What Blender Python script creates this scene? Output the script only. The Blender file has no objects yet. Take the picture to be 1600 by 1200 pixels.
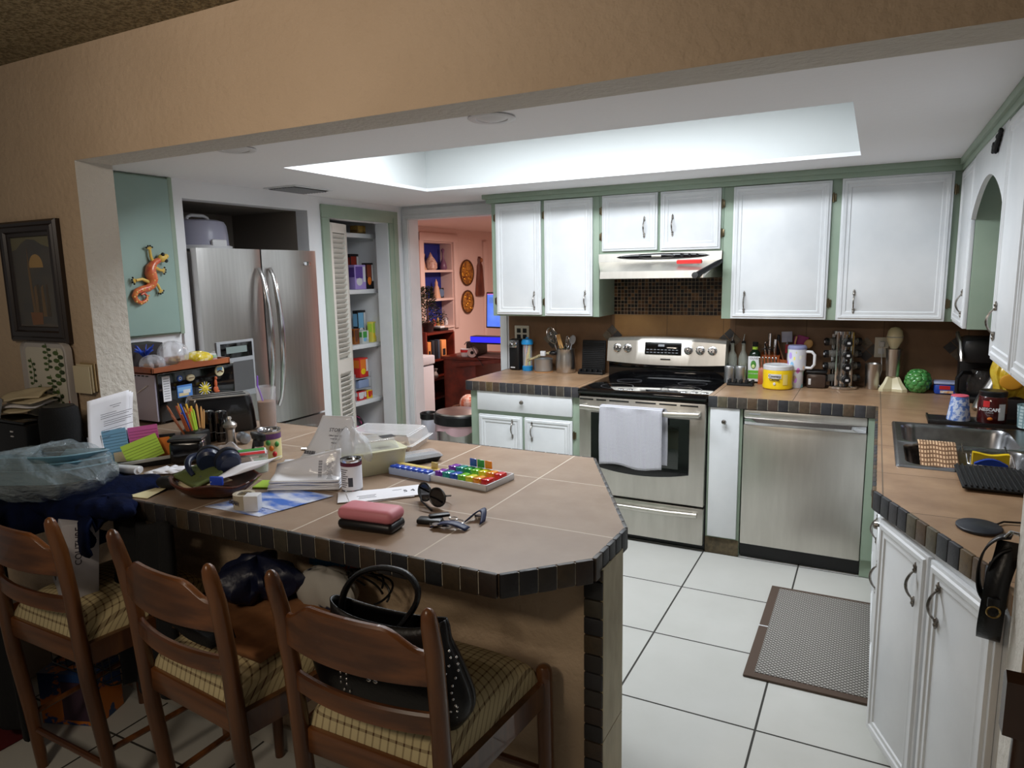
import bpy, bmesh, math, random
from mathutils import Matrix, Vector
R = math.radians
PI = math.pi
random.seed(7)
sc = bpy.context.scene
col = sc.collection

# ---------------------------------------------------------------- camera, world, light, exposure
CF, CYAW, CPITCH, CROLL, CH = 1087.75, 0.48035, 0.15774, -0.018107, 1.6035
cd = bpy.data.cameras.new('camera')
cam = bpy.data.objects.new('camera', cd)
col.objects.link(cam)
sc.camera = cam
cd.sensor_fit = 'HORIZONTAL'
cd.sensor_width = 36.0
cd.lens = CF / 1600 * 36.0
cd.clip_start = 0.02
cam.location = (0, 0, CH)
cam.matrix_world = (Matrix.Translation((0, 0, CH)) @ Matrix.Rotation(CYAW, 4, 'Z')
                    @ Matrix.Rotation(PI / 2 - CPITCH, 4, 'X') @ Matrix.Rotation(CROLL, 4, 'Z'))
sc.view_settings.view_transform = 'Standard'
sc.view_settings.look = 'None'
sc.view_settings.gamma = 1.0
sc.view_settings.exposure = 0.18
sc.view_settings.use_curve_mapping = False
w = bpy.data.worlds.new('world')
sc.world = w
w.use_nodes = True
w.node_tree.nodes['Background'].inputs[0].default_value = (0.9, 0.85, 0.8, 1)
w.node_tree.nodes['Background'].inputs[1].default_value = 0.09


def area(name, loc, sx, sy, power, color, rot=(0, 0, 0), spread=None):
    l = bpy.data.lights.new(name, 'AREA')
    l.shape = 'RECTANGLE'
    l.size = sx
    l.size_y = sy
    l.energy = power
    l.color = color
    if spread:
        l.spread = spread
    o = bpy.data.objects.new(name, l)
    o.location = loc
    o.rotation_euler = rot
    col.objects.link(o)
    return o


# fluorescent fixture in the raised tray of the kitchen ceiling
area('tray_light', (-1.33, 3.05, 2.42), 1.9, 0.30, 50, (0.90, 0.95, 1.0))
# dining room ceiling lamp behind the viewer
area('dining_light', (-1.1, -0.7, 2.30), 0.35, 0.35, 15, (1.0, 0.86, 0.68))
# added fill light, no lamp seen there, brightens the wall over the opening
area('wall_wash_fill', (-1.45, -0.1, 2.28), 1.0, 0.12, 5.2, (1.0, 0.88, 0.77), (PI / 2, 0, 0), R(120))
# lamp of the room behind the doorway
area('far_room_light', (-3.0, 6.3, 2.05), 0.4, 0.4, 48, (1.0, 0.78, 0.70))

# ---------------------------------------------------------------- materials


def lin(c):
    return tuple(((x / 255) / 12.92 if x / 255 <= 0.04045 else ((x / 255 + 0.055) / 1.055) ** 2.4) for x in c) + (1,)


def nt(name):
    m = bpy.data.materials.new(name)
    m.use_nodes = True
    t = m.node_tree
    return m, t, t.nodes['Principled BSDF']


def N(t, kind, **k):
    n = t.nodes.new(kind)
    for a, b in k.items():
        setattr(n, a, b)
    return n


def MT(t, op, a, b=None, c=None):
    n = t.nodes.new('ShaderNodeMath')
    n.operation = op
    for i, x in enumerate((a, b, c)):
        if x is None:
            continue
        if isinstance(x, (int, float)):
            n.inputs[i].default_value = x
        else:
            t.links.new(x, n.inputs[i])
    return n.outputs[0]


def mixc(t, fac, a, b):
    n = t.nodes.new('ShaderNodeMix')
    n.data_type = 'RGBA'
    for i, x in ((0, fac), (6, a), (7, b)):
        if isinstance(x, (int, float)):
            n.inputs[i].default_value = x
        elif isinstance(x, tuple):
            n.inputs[i].default_value = x
        else:
            t.links.new(x, n.inputs[i])
    return n.outputs[2]


def coords(t, kind='obj'):
    if kind == 'pos':
        return N(t, 'ShaderNodeNewGeometry').outputs['Position']
    return N(t, 'ShaderNodeTexCoord').outputs['Object']


def noise(t, vec, scale, detail=3, stretch=None, rough=.55):
    if stretch:
        mp = N(t, 'ShaderNodeMapping')
        mp.inputs['Scale'].default_value = stretch
        t.links.new(vec, mp.inputs[0])
        vec = mp.outputs[0]
    n = N(t, 'ShaderNodeTexNoise')
    n.inputs['Scale'].default_value = scale
    n.inputs['Detail'].default_value = detail
    n.inputs['Roughness'].default_value = rough
    t.links.new(vec, n.inputs['Vector'])
    return n.outputs[0]


def ramp(t, fac, lo, hi):
    n = N(t, 'ShaderNodeMapRange')
    n.inputs[1].default_value = lo
    n.inputs[2].default_value = hi
    t.links.new(fac, n.inputs[0])
    return n.outputs[0]


def bumpn(t, p, h, strength, dist=0.002):
    b = N(t, 'ShaderNodeBump')
    b.inputs['Strength'].default_value = strength
    b.inputs['Distance'].default_value = dist
    t.links.new(h, b.inputs['Height'])
    t.links.new(b.outputs[0], p.inputs['Normal'])


def line1(t, comp, s, off, wd):
    """1 on lines of width wd every s along one coordinate"""
    x = MT(t, 'SUBTRACT', comp, off - wd / 2)
    x = MT(t, 'DIVIDE', x, s)
    x = MT(t, 'FRACT', x)
    return MT(t, 'LESS_THAN', x, wd / s)


def cell(t, comp, s, off):
    x = MT(t, 'DIVIDE', MT(t, 'SUBTRACT', comp, off), s)
    return MT(t, 'FLOOR', x)


def mat(name, c, r=.5, m=0, c2=None, vs=8, vst=None, lo=.35, hi=.65, bump=0, bs=80, bst=None, bd=.002, trans=0, ior=1.45,
        alpha=1, coat=0, spec=.5, emit=0, kind='obj', sheen=0):
    mt, t, p = nt(name)
    p.inputs['Base Color'].default_value = lin(c)
    p.inputs['Roughness'].default_value = r
    p.inputs['Metallic'].default_value = m
    p.inputs['Specular IOR Level'].default_value = spec
    p.inputs['Transmission Weight'].default_value = trans
    p.inputs['IOR'].default_value = ior
    p.inputs['Alpha'].default_value = alpha
    p.inputs['Coat Weight'].default_value = coat
    p.inputs['Sheen Weight'].default_value = sheen
    if emit:
        p.inputs['Emission Color'].default_value = lin(c)
        p.inputs['Emission Strength'].default_value = emit
    if c2:
        v = coords(t, kind)
        f = ramp(t, noise(t, v, vs, 4, vst), lo, hi)
        t.links.new(mixc(t, f, lin(c), lin(c2)), p.inputs['Base Color'])
    if bump:
        v = coords(t, kind)
        bumpn(t, p, noise(t, v, bs, 3, bst), bump, bd)
    return mt


def tiles(name, cs, grout, sx, sy, ox, oy, wd, axes='XY', r=.4, extra=None, spec=.5, bump=.3, gbump=.5, nz=6, kind='pos'):
    """square tiles: colours cs vary from tile to tile, grout lines between"""
    mt, t, p = nt(name)
    pos = coords(t, kind)
    sp = N(t, 'ShaderNodeSeparateXYZ')
    t.links.new(pos, sp.inputs[0])
    a, b = sp.outputs[axes[0]], sp.outputs[axes[1]]
    g = MT(t, 'MAXIMUM', line1(t, a, sx, ox, wd), line1(t, b, sy, oy, wd))
    cv = N(t, 'ShaderNodeCombineXYZ')
    t.links.new(cell(t, a, sx, ox), cv.inputs[0])
    t.links.new(cell(t, b, sy, oy), cv.inputs[1])
    wn = N(t, 'ShaderNodeTexWhiteNoise', noise_dimensions='3D')
    t.links.new(cv.outputs[0], wn.inputs[0])
    cr = N(t, 'ShaderNodeValToRGB')
    el = cr.color_ramp.elements
    cr.color_ramp.interpolation = 'CONSTANT' if len(cs) > 2 else 'LINEAR'
    el[0].color = lin(cs[0])
    el[1].color = lin(cs[-1])
    el[1].position = 1 if len(cs) == 2 else (len(cs) - 1) / len(cs)
    for i in range(1, len(cs) - 1):
        e = el.new(i / len(cs))
        e.color = lin(cs[i])
    t.links.new(wn.outputs[0], cr.inputs[0])
    nn = noise(t, pos, nz, 6)
    f = ramp(t, nn, .3, .7)
    base = cr.outputs[0]
    if extra:
        base = mixc(t, MT(t, 'MULTIPLY', f, .75), base, lin(extra))
    t.links.new(mixc(t, g, base, lin(grout)), p.inputs['Base Color'])
    p.inputs['Specular IOR Level'].default_value = spec
    rr = MT(t, 'ADD', MT(t, 'MULTIPLY', g, .4), r)
    t.links.new(rr, p.inputs['Roughness'])
    h = MT(t, 'SUBTRACT', MT(t, 'MULTIPLY', noise(t, pos, 45, 4), bump), MT(t, 'MULTIPLY', g, gbump))
    bumpn(t, p, h, .5, .0015)
    return mt


WHITE = mat('white_cabinet_paint', (226, 228, 230), .38, c2=(214, 217, 220), vs=3, bump=.08, bs=60)
GREEN = mat('sage_green_paint', (154, 170, 152), .5, c2=(144, 162, 144), vs=4, bump=.1, bs=60)
GREEND = mat('sage_green_door', (150, 172, 164), .45, c2=(142, 166, 158), vs=2, bump=.05, bs=60)
WALLW = mat('white_wall_paint', (232, 233, 236), .7, bump=.35, bs=30, bd=.004, kind='pos')
CEILK = mat('kitchen_ceiling_paint', (240, 240, 243), .8, bump=.25, bs=35, bd=.004, kind='pos')
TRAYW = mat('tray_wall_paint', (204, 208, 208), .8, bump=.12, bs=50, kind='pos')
BEIGE = mat('peach_beige_plaster', (196, 172, 144), .75, c2=(188, 164, 136), vs=2.5, bump=.75, bs=38, bd=.008, kind='pos')
REVEAL = mat('white_textured_plaster', (206, 200, 190), .75, bump=.8, bs=45, bd=.008, kind='pos')
POPCORN = mat('popcorn_ceiling', (176, 160, 124), .95, c2=(120, 106, 76), vs=90, lo=.4, hi=.6, bump=1, bs=110, bd=.02, kind='pos')
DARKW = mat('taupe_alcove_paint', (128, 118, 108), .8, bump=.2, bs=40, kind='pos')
PINKW = mat('rose_wall_paint', (218, 190, 180), .8, kind='pos')
NAVYW = mat('navy_niche_paint', (30, 44, 132), .7)
FLOOR = tiles('white_floor_tile', [(196, 195, 190), (202, 201, 196)], (62, 60, 56), .508, .508, -.798, 3.883, .008, r=.42, extra=(188, 187, 181), bump=.15, nz=3, spec=.25)
CTOP = tiles('tan_counter_tile', [(146, 124, 104), (157, 135, 115)], (196, 184, 168), .41, .41, -.98, 1.66, .0045, r=.36, extra=(134, 110, 90), nz=9, spec=.4)
CTOPR = tiles('tan_counter_tile_sink', [(166, 134, 104), (180, 146, 114)], (108, 92, 76), .41, .41, -.355, 2.19, .004, r=.34, extra=(138, 106, 80), nz=9, spec=.4)
SPLASH = tiles('brown_splash_tile', [(126, 94, 66), (140, 106, 76)], (92, 72, 54), .41, .41, -.355, 1.324, .004, axes='XZ', r=.4, extra=(104, 74, 50), nz=7)
SPLASHY = tiles('brown_splash_tile_side', [(110, 80, 56), (122, 90, 64)], (84, 64, 48), .41, .41, 2.19, 1.324, .004, axes='YZ', r=.4, extra=(74, 52, 36), nz=7)
GOLDT = tiles('gold_splash_tile', [(158, 118, 70), (146, 106, 62)], (110, 84, 56), .36, .41, -1.2, 1.324, .004, axes='XZ', r=.35, extra=(128, 90, 50), nz=8)
MOSAIC = tiles('dark_mosaic', [(34, 24, 18), (48, 30, 20), (26, 20, 18), (70, 44, 26), (38, 26, 20), (96, 64, 36), (120, 84, 50), (30, 24, 22)], (150, 130, 106), .0235, .0235, -1.562, 1.317, .0024, axes='XZ', r=.18, bump=.1, extra=(24, 18, 15), nz=160)
TRAV = mat('travertine', (176, 162, 128), .5, c2=(150, 136, 104), vs=14, vst=(1, 1, .35), bump=.3, bs=40)
NICKEL = mat('antique_nickel', (168, 164, 158), .3, 1, c2=(104, 98, 92), vs=60)
HINGE = mat('brass_dark', (110, 98, 76), .4, 1)
STEEL = mat('brushed_steel', (200, 197, 194), .30, 1, c2=(190, 187, 184), vs=9, vst=(1, 6, .3), bump=.05, bs=40, bst=(1, 1, 30))
STEELH = mat('brushed_steel_horizontal', (206, 202, 194), .36, .92, c2=(196, 192, 184), vs=6, vst=(3, 1, .5), bump=.04, bs=40, bst=(.4, 1, 30))
SINKM = mat('sink_steel', (168, 168, 170), .26, 1, c2=(140, 140, 142), vs=20, vst=(1, 6, 1), bump=.08, bs=60)
CHROME = mat('chrome', (210, 210, 212), .12, 1)
BLACKG = mat('black_glass', (10, 10, 12), .07, coat=.4)
BLACK = mat('black_plastic', (18, 18, 20), .38)
BLACKM = mat('black_matte', (14, 14, 15), .7)
BLACKF = mat('black_fabric', (12, 12, 14), .9, bump=.5, bs=160)
LEATHER = mat('black_leather', (12, 11, 13), .36, bump=.3, bs=140)
OAK = mat('oak_wood', (112, 68, 34), .32, c2=(70, 40, 20), vs=16, vst=(1, 1, .09), lo=.35, hi=.62, bump=.15, bs=60, bst=(1, 1, .08), coat=.35)
OAKH = mat('oak_wood_rail', (120, 72, 36), .32, c2=(76, 43, 22), vs=22, vst=(.07, 1, 1), lo=.35, hi=.62, bump=.15, bs=60, bst=(.08, 1, 1), coat=.35)
DARKWOOD = mat('dark_wood', (58, 34, 22), .3, c2=(38, 22, 15), vs=14, vst=(1, 1, .1), coat=.4)
MAHOG = mat('mahogany', (104, 36, 22), .35, c2=(70, 22, 14), vs=10, vst=(1, .2, 1))
TRAYWOOD = mat('cherry_tray_wood', (158, 88, 52), .4, c2=(130, 66, 36), vs=14, vst=(1, .2, 1))
PAPER = mat('white_paper', (232, 232, 238), .8)
PAPER2 = mat('cream_paper', (206, 192, 160), .8)
INK = mat('grey_ink', (70, 70, 78), .8)
WPLAS = mat('white_plastic', (212, 212, 214), .4)
CREAMP = mat('cream_plastic', (214, 206, 178), .35)
GREYP = mat('grey_plastic', (150, 152, 156), .45)
GLASS = mat('clear_glass', (240, 246, 246), .03, trans=1, ior=1.45)
CLEARP = mat('clear_plastic', (225, 228, 232), .12, trans=.0, alpha=.30, spec=.9)
CLOUDP = mat('cloudy_plastic', (176, 176, 196), .3, alpha=.72)
NAVY = mat('navy_fabric', (14, 24, 56), .95, c2=(9, 14, 32), vs=14, bump=.5, bs=60, bd=.004, spec=.1)
DIRT = mat('brown_baseboard', (104, 90, 66), .7, c2=(70, 60, 44), vs=30)
BASEW = mat('white_baseboard', (200, 194, 182), .6)


def flat(name, c, r=.5, **k):
    return mat(name, c, r, **k)


RED = flat('red_print', (196, 40, 44))
REDB = flat('bright_red_plastic', (214, 52, 50), .35)
YEL = flat('yellow_plastic', (232, 196, 24), .35)
BLUE = flat('blue_print', (50, 92, 190))
BLUEL = flat('light_blue_print', (120, 176, 214))
ORANGE = flat('orange_print', (222, 120, 40))
GRN = flat('green_print', (70, 150, 70))
LIME = flat('lime_print', (178, 214, 70))
PINK = flat('pink_print', (214, 100, 170))
PURP = flat('lilac_print', (168, 146, 210))
BROWN = flat('brown_print', (92, 52, 34))
BLACKP = flat('black_print', (22, 20, 24))

# slate edging: each little tile has its own colour, stored on its faces
_m, _t, _p = nt('slate_edging')
_a = N(_t, 'ShaderNodeVertexColor', layer_name='tone')
_f = ramp(_t, noise(_t, coords(_t, 'pos'), 60, 4), .3, .7)
_t.links.new(mixc(_t, MT(_t, 'MULTIPLY', _f, .45), _a.outputs[0], lin((30, 28, 26))), _p.inputs['Base Color'])
_p.inputs['Roughness'].default_value = .5
bumpn(_t, _p, noise(_t, coords(_t, 'pos'), 90, 4), .5, .002)
SLATE = _m
DSLATE = 1
SLATES = [(64, 62, 66), (50, 50, 56), (92, 72, 52), (74, 66, 58), (104, 84, 56), (56, 58, 62), (82, 64, 54), (60, 54, 50), (96, 88, 70), (48, 46, 50)]

# plaid cushion fabric
_m, _t, _p = nt('plaid_fabric')
_c = coords(_t)
_s = N(_t, 'ShaderNodeSeparateXYZ')
_t.links.new(_c, _s.inputs[0])
_y = MT(_t, 'SUBTRACT', _s.outputs[1], _s.outputs[2])
_g = MT(_t, 'ADD', line1(_t, _s.outputs[0], .021, 0, .0045), line1(_t, _y, .021, 0, .0045))
_t.links.new(mixc(_t, MT(_t, 'MULTIPLY', _g, .5), lin((196, 180, 138)), lin((84, 58, 34))), _p.inputs['Base Color'])
_p.inputs['Roughness'].default_value = .9
bumpn(_t, _p, noise(_t, _c, 320, 2), .4, .001)
PLAID = _m


def weave(name, a, b, s, wd, r=.9, ax=(0, 1), rot=0, st=.6):
    m, t, p = nt(name)
    c = coords(t)
    if rot:
        mp = N(t, 'ShaderNodeMapping')
        mp.inputs['Rotation'].default_value = (0, 0, rot)
        t.links.new(c, mp.inputs[0])
        c = mp.outputs[0]
    sp = N(t, 'ShaderNodeSeparateXYZ')
    t.links.new(c, sp.inputs[0])
    g = MT(t, 'MAXIMUM', line1(t, sp.outputs[ax[0]], s, 0, wd), line1(t, sp.outputs[ax[1]], s, 0, wd))
    t.links.new(mixc(t, g, lin(a), lin(b)), p.inputs['Base Color'])
    p.inputs['Roughness'].default_value = r
    bumpn(t, p, g, -st, .001)
    return m


TOWEL = weave('waffle_towel', (226, 226, 234), (160, 160, 170), .0075, .0028, ax=(0, 2))
MATW = weave('woven_mat', (168, 164, 158), (84, 80, 76), .014, .005, rot=R(45))
NETC = weave('net_cloth', (206, 172, 136), (112, 78, 52), .010, .004, ax=(0, 2))
RIBM = weave('ribbed_black', (20, 20, 22), (58, 58, 60), .012, .004, r=.5, ax=(0, 0))

# ---------------------------------------------------------------- mesh builder


class MB:
    def __init__(s):
        s.v, s.f, s.m, s.c, s.M = [], [], [], [], None
        s.cur = 0
        s.tone = None

    def add(s, vs, fs, m=None, tone=None, M=None):
        o = len(s.v)
        X = M if M is not None else s.M
        for p in vs:
            p = Vector(p)
            s.v.append(X @ p if X is not None else p)
        for f in fs:
            s.f.append([i + o for i in f])
            s.m.append(s.cur if m is None else m)
            s.c.append(tone)
        return s

    def box(s, x0, x1, y0, y1, z0, z1, bev=0, m=None, tone=None, M=None, seg=2):
        if x0 > x1: x0, x1 = x1, x0
        if y0 > y1: y0, y1 = y1, y0
        if z0 > z1: z0, z1 = z1, z0
        if not bev:
            vs = [(x, y, z) for x in (x0, x1) for y in (y0, y1) for z in (z0, z1)]
            fs = [(0, 1, 3, 2), (4, 6, 7, 5), (0, 4, 5, 1), (2, 3, 7, 6), (0, 2, 6, 4), (1, 5, 7, 3)]
            return s.add(vs, fs, m, tone, M)
        b = bmesh.new()
        bmesh.ops.create_cube(b, size=1)
        for q in b.verts:
            q.co = ((x0 + x1) / 2 + q.co.x * (x1 - x0), (y0 + y1) / 2 + q.co.y * (y1 - y0), (z0 + z1) / 2 + q.co.z * (z1 - z0))
        bev = min(bev, .49 * min(x1 - x0, y1 - y0, z1 - z0))
        bmesh.ops.bevel(b, geom=b.edges[:], offset=bev, segments=seg, profile=.5, affect='EDGES')
        b.verts.index_update()
        s.add([q.co.copy() for q in b.verts], [[q.index for q in f.verts] for f in b.faces], m, tone, M)
        b.free()
        return s

    def rings(s, rings, closed=True, cap=True, m=None, tone=None, M=None, loop=False):
        n = len(rings[0])
        vs = [p for r in rings for p in r]
        fs = []
        k = len(rings)
        for i in range(k if loop else k - 1):
            a, b = i * n, ((i + 1) % k) * n
            for j in range(n if closed else n - 1):
                j2 = (j + 1) % n
                fs.append((a + j, a + j2, b + j2, b + j))
        if cap and not loop:
            fs.append(tuple(range(n))[::-1])
            fs.append(tuple((k - 1) * n + j for j in range(n)))
        return s.add(vs, fs, m, tone, M)

    def lathe(s, x, y, prof, n=24, m=None, M=None, cap=True, sx=1, sy=1):
        rs = [[(x + r * sx * math.cos(2 * PI * j / n), y + r * sy * math.sin(2 * PI * j / n), z) for j in range(n)] for r, z in prof]
        return s.rings(rs, True, cap, m, None, M)

    def tube(s, pts, r, n=8, m=None, loop=False, M=None, cap=True, flat=None):
        pts = [Vector(p) for p in pts]
        k = len(pts)
        rs = []
        up = None
        for i, p in enumerate(pts):
            a = pts[(i - 1) % k] if (i > 0 or loop) else p
            b = pts[(i + 1) % k] if (i < k - 1 or loop) else p
            d = (b - a).normalized()
            if up is None:
                up = Vector((0, 0, 1)) if abs(d.z) < .9 else Vector((1, 0, 0))
            u = (up - d * up.dot(d)).normalized()
            up = u
            v = d.cross(u)
            rr = r[i] if isinstance(r, (list, tuple)) else r
            fl = flat or 1
            rs.append([p + u * rr * math.cos(2 * PI * j / n) + v * rr * fl * math.sin(2 * PI * j / n) for j in range(n)])
        return s.rings(rs, True, cap, m, None, M, loop)

    def cyl(s, p0, p1, r0, r1=None, n=20, m=None, M=None):
        return s.tube([p0, p1], [r0, r0 if r1 is None else r1], n, m, M=M)

    def ell(s, c, r, n=16, k=10, m=None, M=None):
        rs = []
        for i in range(k + 1):
            a = -PI / 2 + PI * i / k
            q = max(math.cos(a), .01)
            rs.append([(c[0] + r[0] * q * math.cos(2 * PI * j / n), c[1] + r[1] * q * math.sin(2 * PI * j / n), c[2] + r[2] * math.sin(a)) for j in range(n)])
        return s.rings(rs, True, True, m, None, M)

    def prism(s, poly, z0, z1, m=None, tone=None, M=None, ax='z'):
        n = len(poly)

        def P(a, b, h):
            return {'z': (a, b, h), 'y': (a, h, b), 'x': (h, a, b)}[ax]
        vs = [P(a, b, z0) for a, b in poly] + [P(a, b, z1) for a, b in poly]
        fs = [tuple(range(n))[::-1], tuple(range(n, 2 * n))] + [(i, (i + 1) % n, n + (i + 1) % n, n + i) for i in range(n)]
        return s.add(vs, fs, m, tone, M)

    def grid(s, fn, nu, nv, m=None, M=None):
        vs = [fn(i / nu, j / nv) for i in range(nu + 1) for j in range(nv + 1)]
        fs = [(i * (nv + 1) + j, (i + 1) * (nv + 1) + j, (i + 1) * (nv + 1) + j + 1, i * (nv + 1) + j + 1) for i in range(nu) for j in range(nv)]
        return s.add(vs, fs, m, None, M)

    def text(s, txt, size, M, m=None, depth=.0004, bold=0):
        vs, fs = textmesh(txt, size, depth, bold)
        return s.add(vs, fs, m, None, M)


_tm = {}


def textmesh(txt, size, depth, bold):
    k = (txt, round(size, 5), depth, bold)
    if k in _tm:
        return _tm[k]
    cu = bpy.data.curves.new('letters', 'FONT')
    cu.body = txt
    cu.size = size
    cu.extrude = depth
    cu.offset = bold
    cu.resolution_u = 2
    cu.align_x = 'CENTER'
    cu.align_y = 'CENTER'
    o = bpy.data.objects.new('letters', cu)
    col.objects.link(o)
    bpy.context.view_layer.update()
    me = o.evaluated_get(bpy.context.evaluated_depsgraph_get()).to_mesh()
    vs = [v.co.copy() for v in me.vertices]
    fs = [list(p.vertices) for p in me.polygons]
    o.to_mesh_clear()
    bpy.data.objects.remove(o)
    bpy.data.curves.remove(cu)
    _tm[k] = (vs, fs)
    return vs, fs


WM = {}


def setp(o, label=None, cat=None, group=None, kind=None):
    for k, v in (('label', label), ('category', cat), ('group', group), ('kind', kind)):
        if v:
            o[k] = v
    return o


def build(b, name, mats, parent=None, label=None, cat=None, group=None, kind=None, angle=38, solid=0, sub=0, norm=True):
    me = bpy.data.meshes.new(name)
    if not isinstance(mats, (list, tuple)):
        mats = [mats]
    off = Vector((0, 0, 0))
    if parent is None:
        xs, ys, zs = [p.x for p in b.v], [p.y for p in b.v], [p.z for p in b.v]
        off = Vector(((min(xs) + max(xs)) / 2, (min(ys) + max(ys)) / 2, min(zs)))
    me.from_pydata([p - off for p in b.v], [], b.f)
    for m_ in mats:
        me.materials.append(m_)
    me.polygons.foreach_set('material_index', b.m)
    if any(b.c):
        ca = me.color_attributes.new('tone', 'FLOAT_COLOR', 'CORNER')
        for p in me.polygons:
            c = lin(b.c[p.index]) if b.c[p.index] else (1, 1, 1, 1)
            for li in p.loop_indices:
                ca.data[li].color = c
    if norm:
        q = bmesh.new()
        q.from_mesh(me)
        bmesh.ops.recalc_face_normals(q, faces=q.faces)
        q.to_mesh(me)
        q.free()
    me.polygons.foreach_set('use_smooth', [True] * len(me.polygons))
    me.set_sharp_from_angle(angle=R(angle))
    o = bpy.data.objects.new(name, me)
    col.objects.link(o)
    if parent is not None:
        o.parent = parent
        o.matrix_parent_inverse = WM[parent.name].inverted()
        WM[o.name] = Matrix.Identity(4)
    else:
        o.location = off
        WM[o.name] = Matrix.Translation(off)
    if solid:
        md = o.modifiers.new('solid', 'SOLIDIFY')
        md.thickness = solid
        md.offset = 0
    if sub:
        md = o.modifiers.new('sub', 'SUBSURF')
        md.levels = md.render_levels = sub
    setp(o, label, cat, group, kind)
    return o


def thing(name, label, cat, loc=(0, 0, 0), rz=0, group=None, kind=None):
    o = bpy.data.objects.new(name, None)
    o.empty_display_size = .05
    col.objects.link(o)
    o.location = loc
    o.rotation_euler = (0, 0, rz)
    WM[o.name] = Matrix.Translation(loc) @ Matrix.Rotation(rz, 4, 'Z')
    return setp(o, label, cat, group, kind)


def dup(root, loc, rz=0, label=None, scale=None):
    r = root.copy()
    col.objects.link(r)
    r.location = loc
    r.rotation_euler = (0, 0, rz)
    if scale:
        r.scale = scale
    if label:
        r['label'] = label
    for ch in list(root.children):
        c = ch.copy()
        col.objects.link(c)
        c.parent = r
        for g in list(ch.children):
            d = g.copy()
            col.objects.link(d)
            d.parent = c
    return r


def T(x, y, z, rz=0, rx=0, ry=0):
    return Matrix.Translation((x, y, z)) @ Matrix.Rotation(rz, 4, 'Z') @ Matrix.Rotation(ry, 4, 'Y') @ Matrix.Rotation(rx, 4, 'X')


def FACE(x, y, z, ang=0):
    """text standing upright, facing -y when ang=0, turned by ang about z"""
    return Matrix.Translation((x, y, z)) @ Matrix.Rotation(ang, 4, 'Z') @ Matrix.Rotation(PI / 2, 4, 'X')


def arc(cx, cy, r, a0, a1, n):
    return [(cx + r * math.cos(a0 + (a1 - a0) * i / n), cy + r * math.sin(a0 + (a1 - a0) * i / n)) for i in range(n + 1)]

# ================================================================ THE SETTING
def struct(b, name, mats, **k):
    return build(b, name, mats, kind='structure', **k)


b = MB(); b.box(-4.6, 2.4, -1.6, 9.0, -.05, 0)
struct(b, 'floor', FLOOR)
ZK, ZD, ZB = 2.125, 2.395, 2.025
b = MB(); b.box(-4.6, 2.4, -1.6, 1.56, ZD, ZD + .05)
struct(b, 'ceiling', POPCORN)
# kitchen ceiling with raised tray
TX0, TX1, TY0, TY1 = -2.567, -.098, 2.583, 3.803
b = MB()
b.box(-4.2, TX0, 1.70, 4.66, ZK, ZK + .02); b.box(TX1, 1.0, 1.70, 4.66, ZK, ZK + .02)
b.box(TX0, TX1, 1.70, TY0, ZK, ZK + .02); b.box(TX0, TX1, TY1, 4.66, ZK, ZK + .02)
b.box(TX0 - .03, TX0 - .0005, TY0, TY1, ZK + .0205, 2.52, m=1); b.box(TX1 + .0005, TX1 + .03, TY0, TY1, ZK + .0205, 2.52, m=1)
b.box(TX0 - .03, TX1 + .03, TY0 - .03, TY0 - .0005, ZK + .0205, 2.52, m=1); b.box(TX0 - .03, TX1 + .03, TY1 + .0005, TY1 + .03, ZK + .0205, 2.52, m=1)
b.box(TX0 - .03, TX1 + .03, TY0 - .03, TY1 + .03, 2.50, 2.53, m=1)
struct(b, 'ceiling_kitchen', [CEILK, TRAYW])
# dining wall with the wide opening
b = MB()
XJ, XJR = -2.54, .2935
b.box(-4.6, XJ, 1.56, 1.70, 0, ZD); b.box(XJR, 2.4, 1.56, 1.70, 0, ZD); b.box(XJ, XJR, 1.56, 1.70, ZB, ZD)
for i, f in enumerate(b.f):
    p = [b.v[j] for j in f]
    n = (p[1] - p[0]).cross(p[2] - p[1]).normalized()
    if abs(n.y) < .5:
        b.m[i] = 1
struct(b, 'wall_front', [BEIGE, REVEAL])
b = MB(); b.box(-2.54, -.568, 1.565, 1.695, 0, .872); struct(b, 'wall_peninsula', BEIGE)
b = MB(); b.box(-2.53, -.60, 1.55, 1.565, 0, .085, .003); struct(b, 'baseboard_peninsula', BASEW)
b = MB(); b.box(-.568, -.560, 1.548, 1.70, 0, .40); b.box(-.568, -.560, 1.548, 1.70, .403, .872); struct(b, 'trim_1', TRAV)
b = MB()
z = 0
k = 0
while z < .86:
    h = random.uniform(.046, .052)
    b.box(-.612, -.561, 1.543, 1.566, z + .001, min(z + h, .87), .004, tone=tuple(c_ * .66 for c_ in SLATES[(k * 7 + 3) % 10])); z += h + .0015; k += 1  # slate tones darkened here too, shade painted into the colour
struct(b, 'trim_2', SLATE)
# back wall with doorway
YW = 4.527
b = MB()
b.box(-3.42, -3.241, YW, YW + .12, 0, ZK); b.box(-3.241, -2.434, YW, YW + .12, 2.034, ZK); b.box(-2.434, .82, YW, YW + .12, 0, ZK)
struct(b, 'wall_back', WALLW)
# casing of the doorway
b = MB()
b.box(-3.286, -3.236, YW - .018, YW - .0005, 0, 2.03, .003); b.box(-3.286, -2.36, YW - .018, YW - .0005, 2.0305, 2.105, .003); b.box(-2.44, -2.385, YW - .018, YW - .0005, 0, 2.03, .003)
b.box(-3.2405, -3.234, YW, YW + .125, 0, 2.027); b.box(-2.441, -2.4345, YW, YW + .125, 0, 2.027); b.box(-3.234, -2.441, YW, YW + .125, 2.027, 2.0335)
b.box(-3.27, -3.246, YW - .024, YW - .019, 0, 2.04, .002)
b.box(-3.27, -2.40, YW - .024, YW - .019, 2.0405, 2.06, .002)
struct(b, 'trim_3', WHITE)
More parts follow.
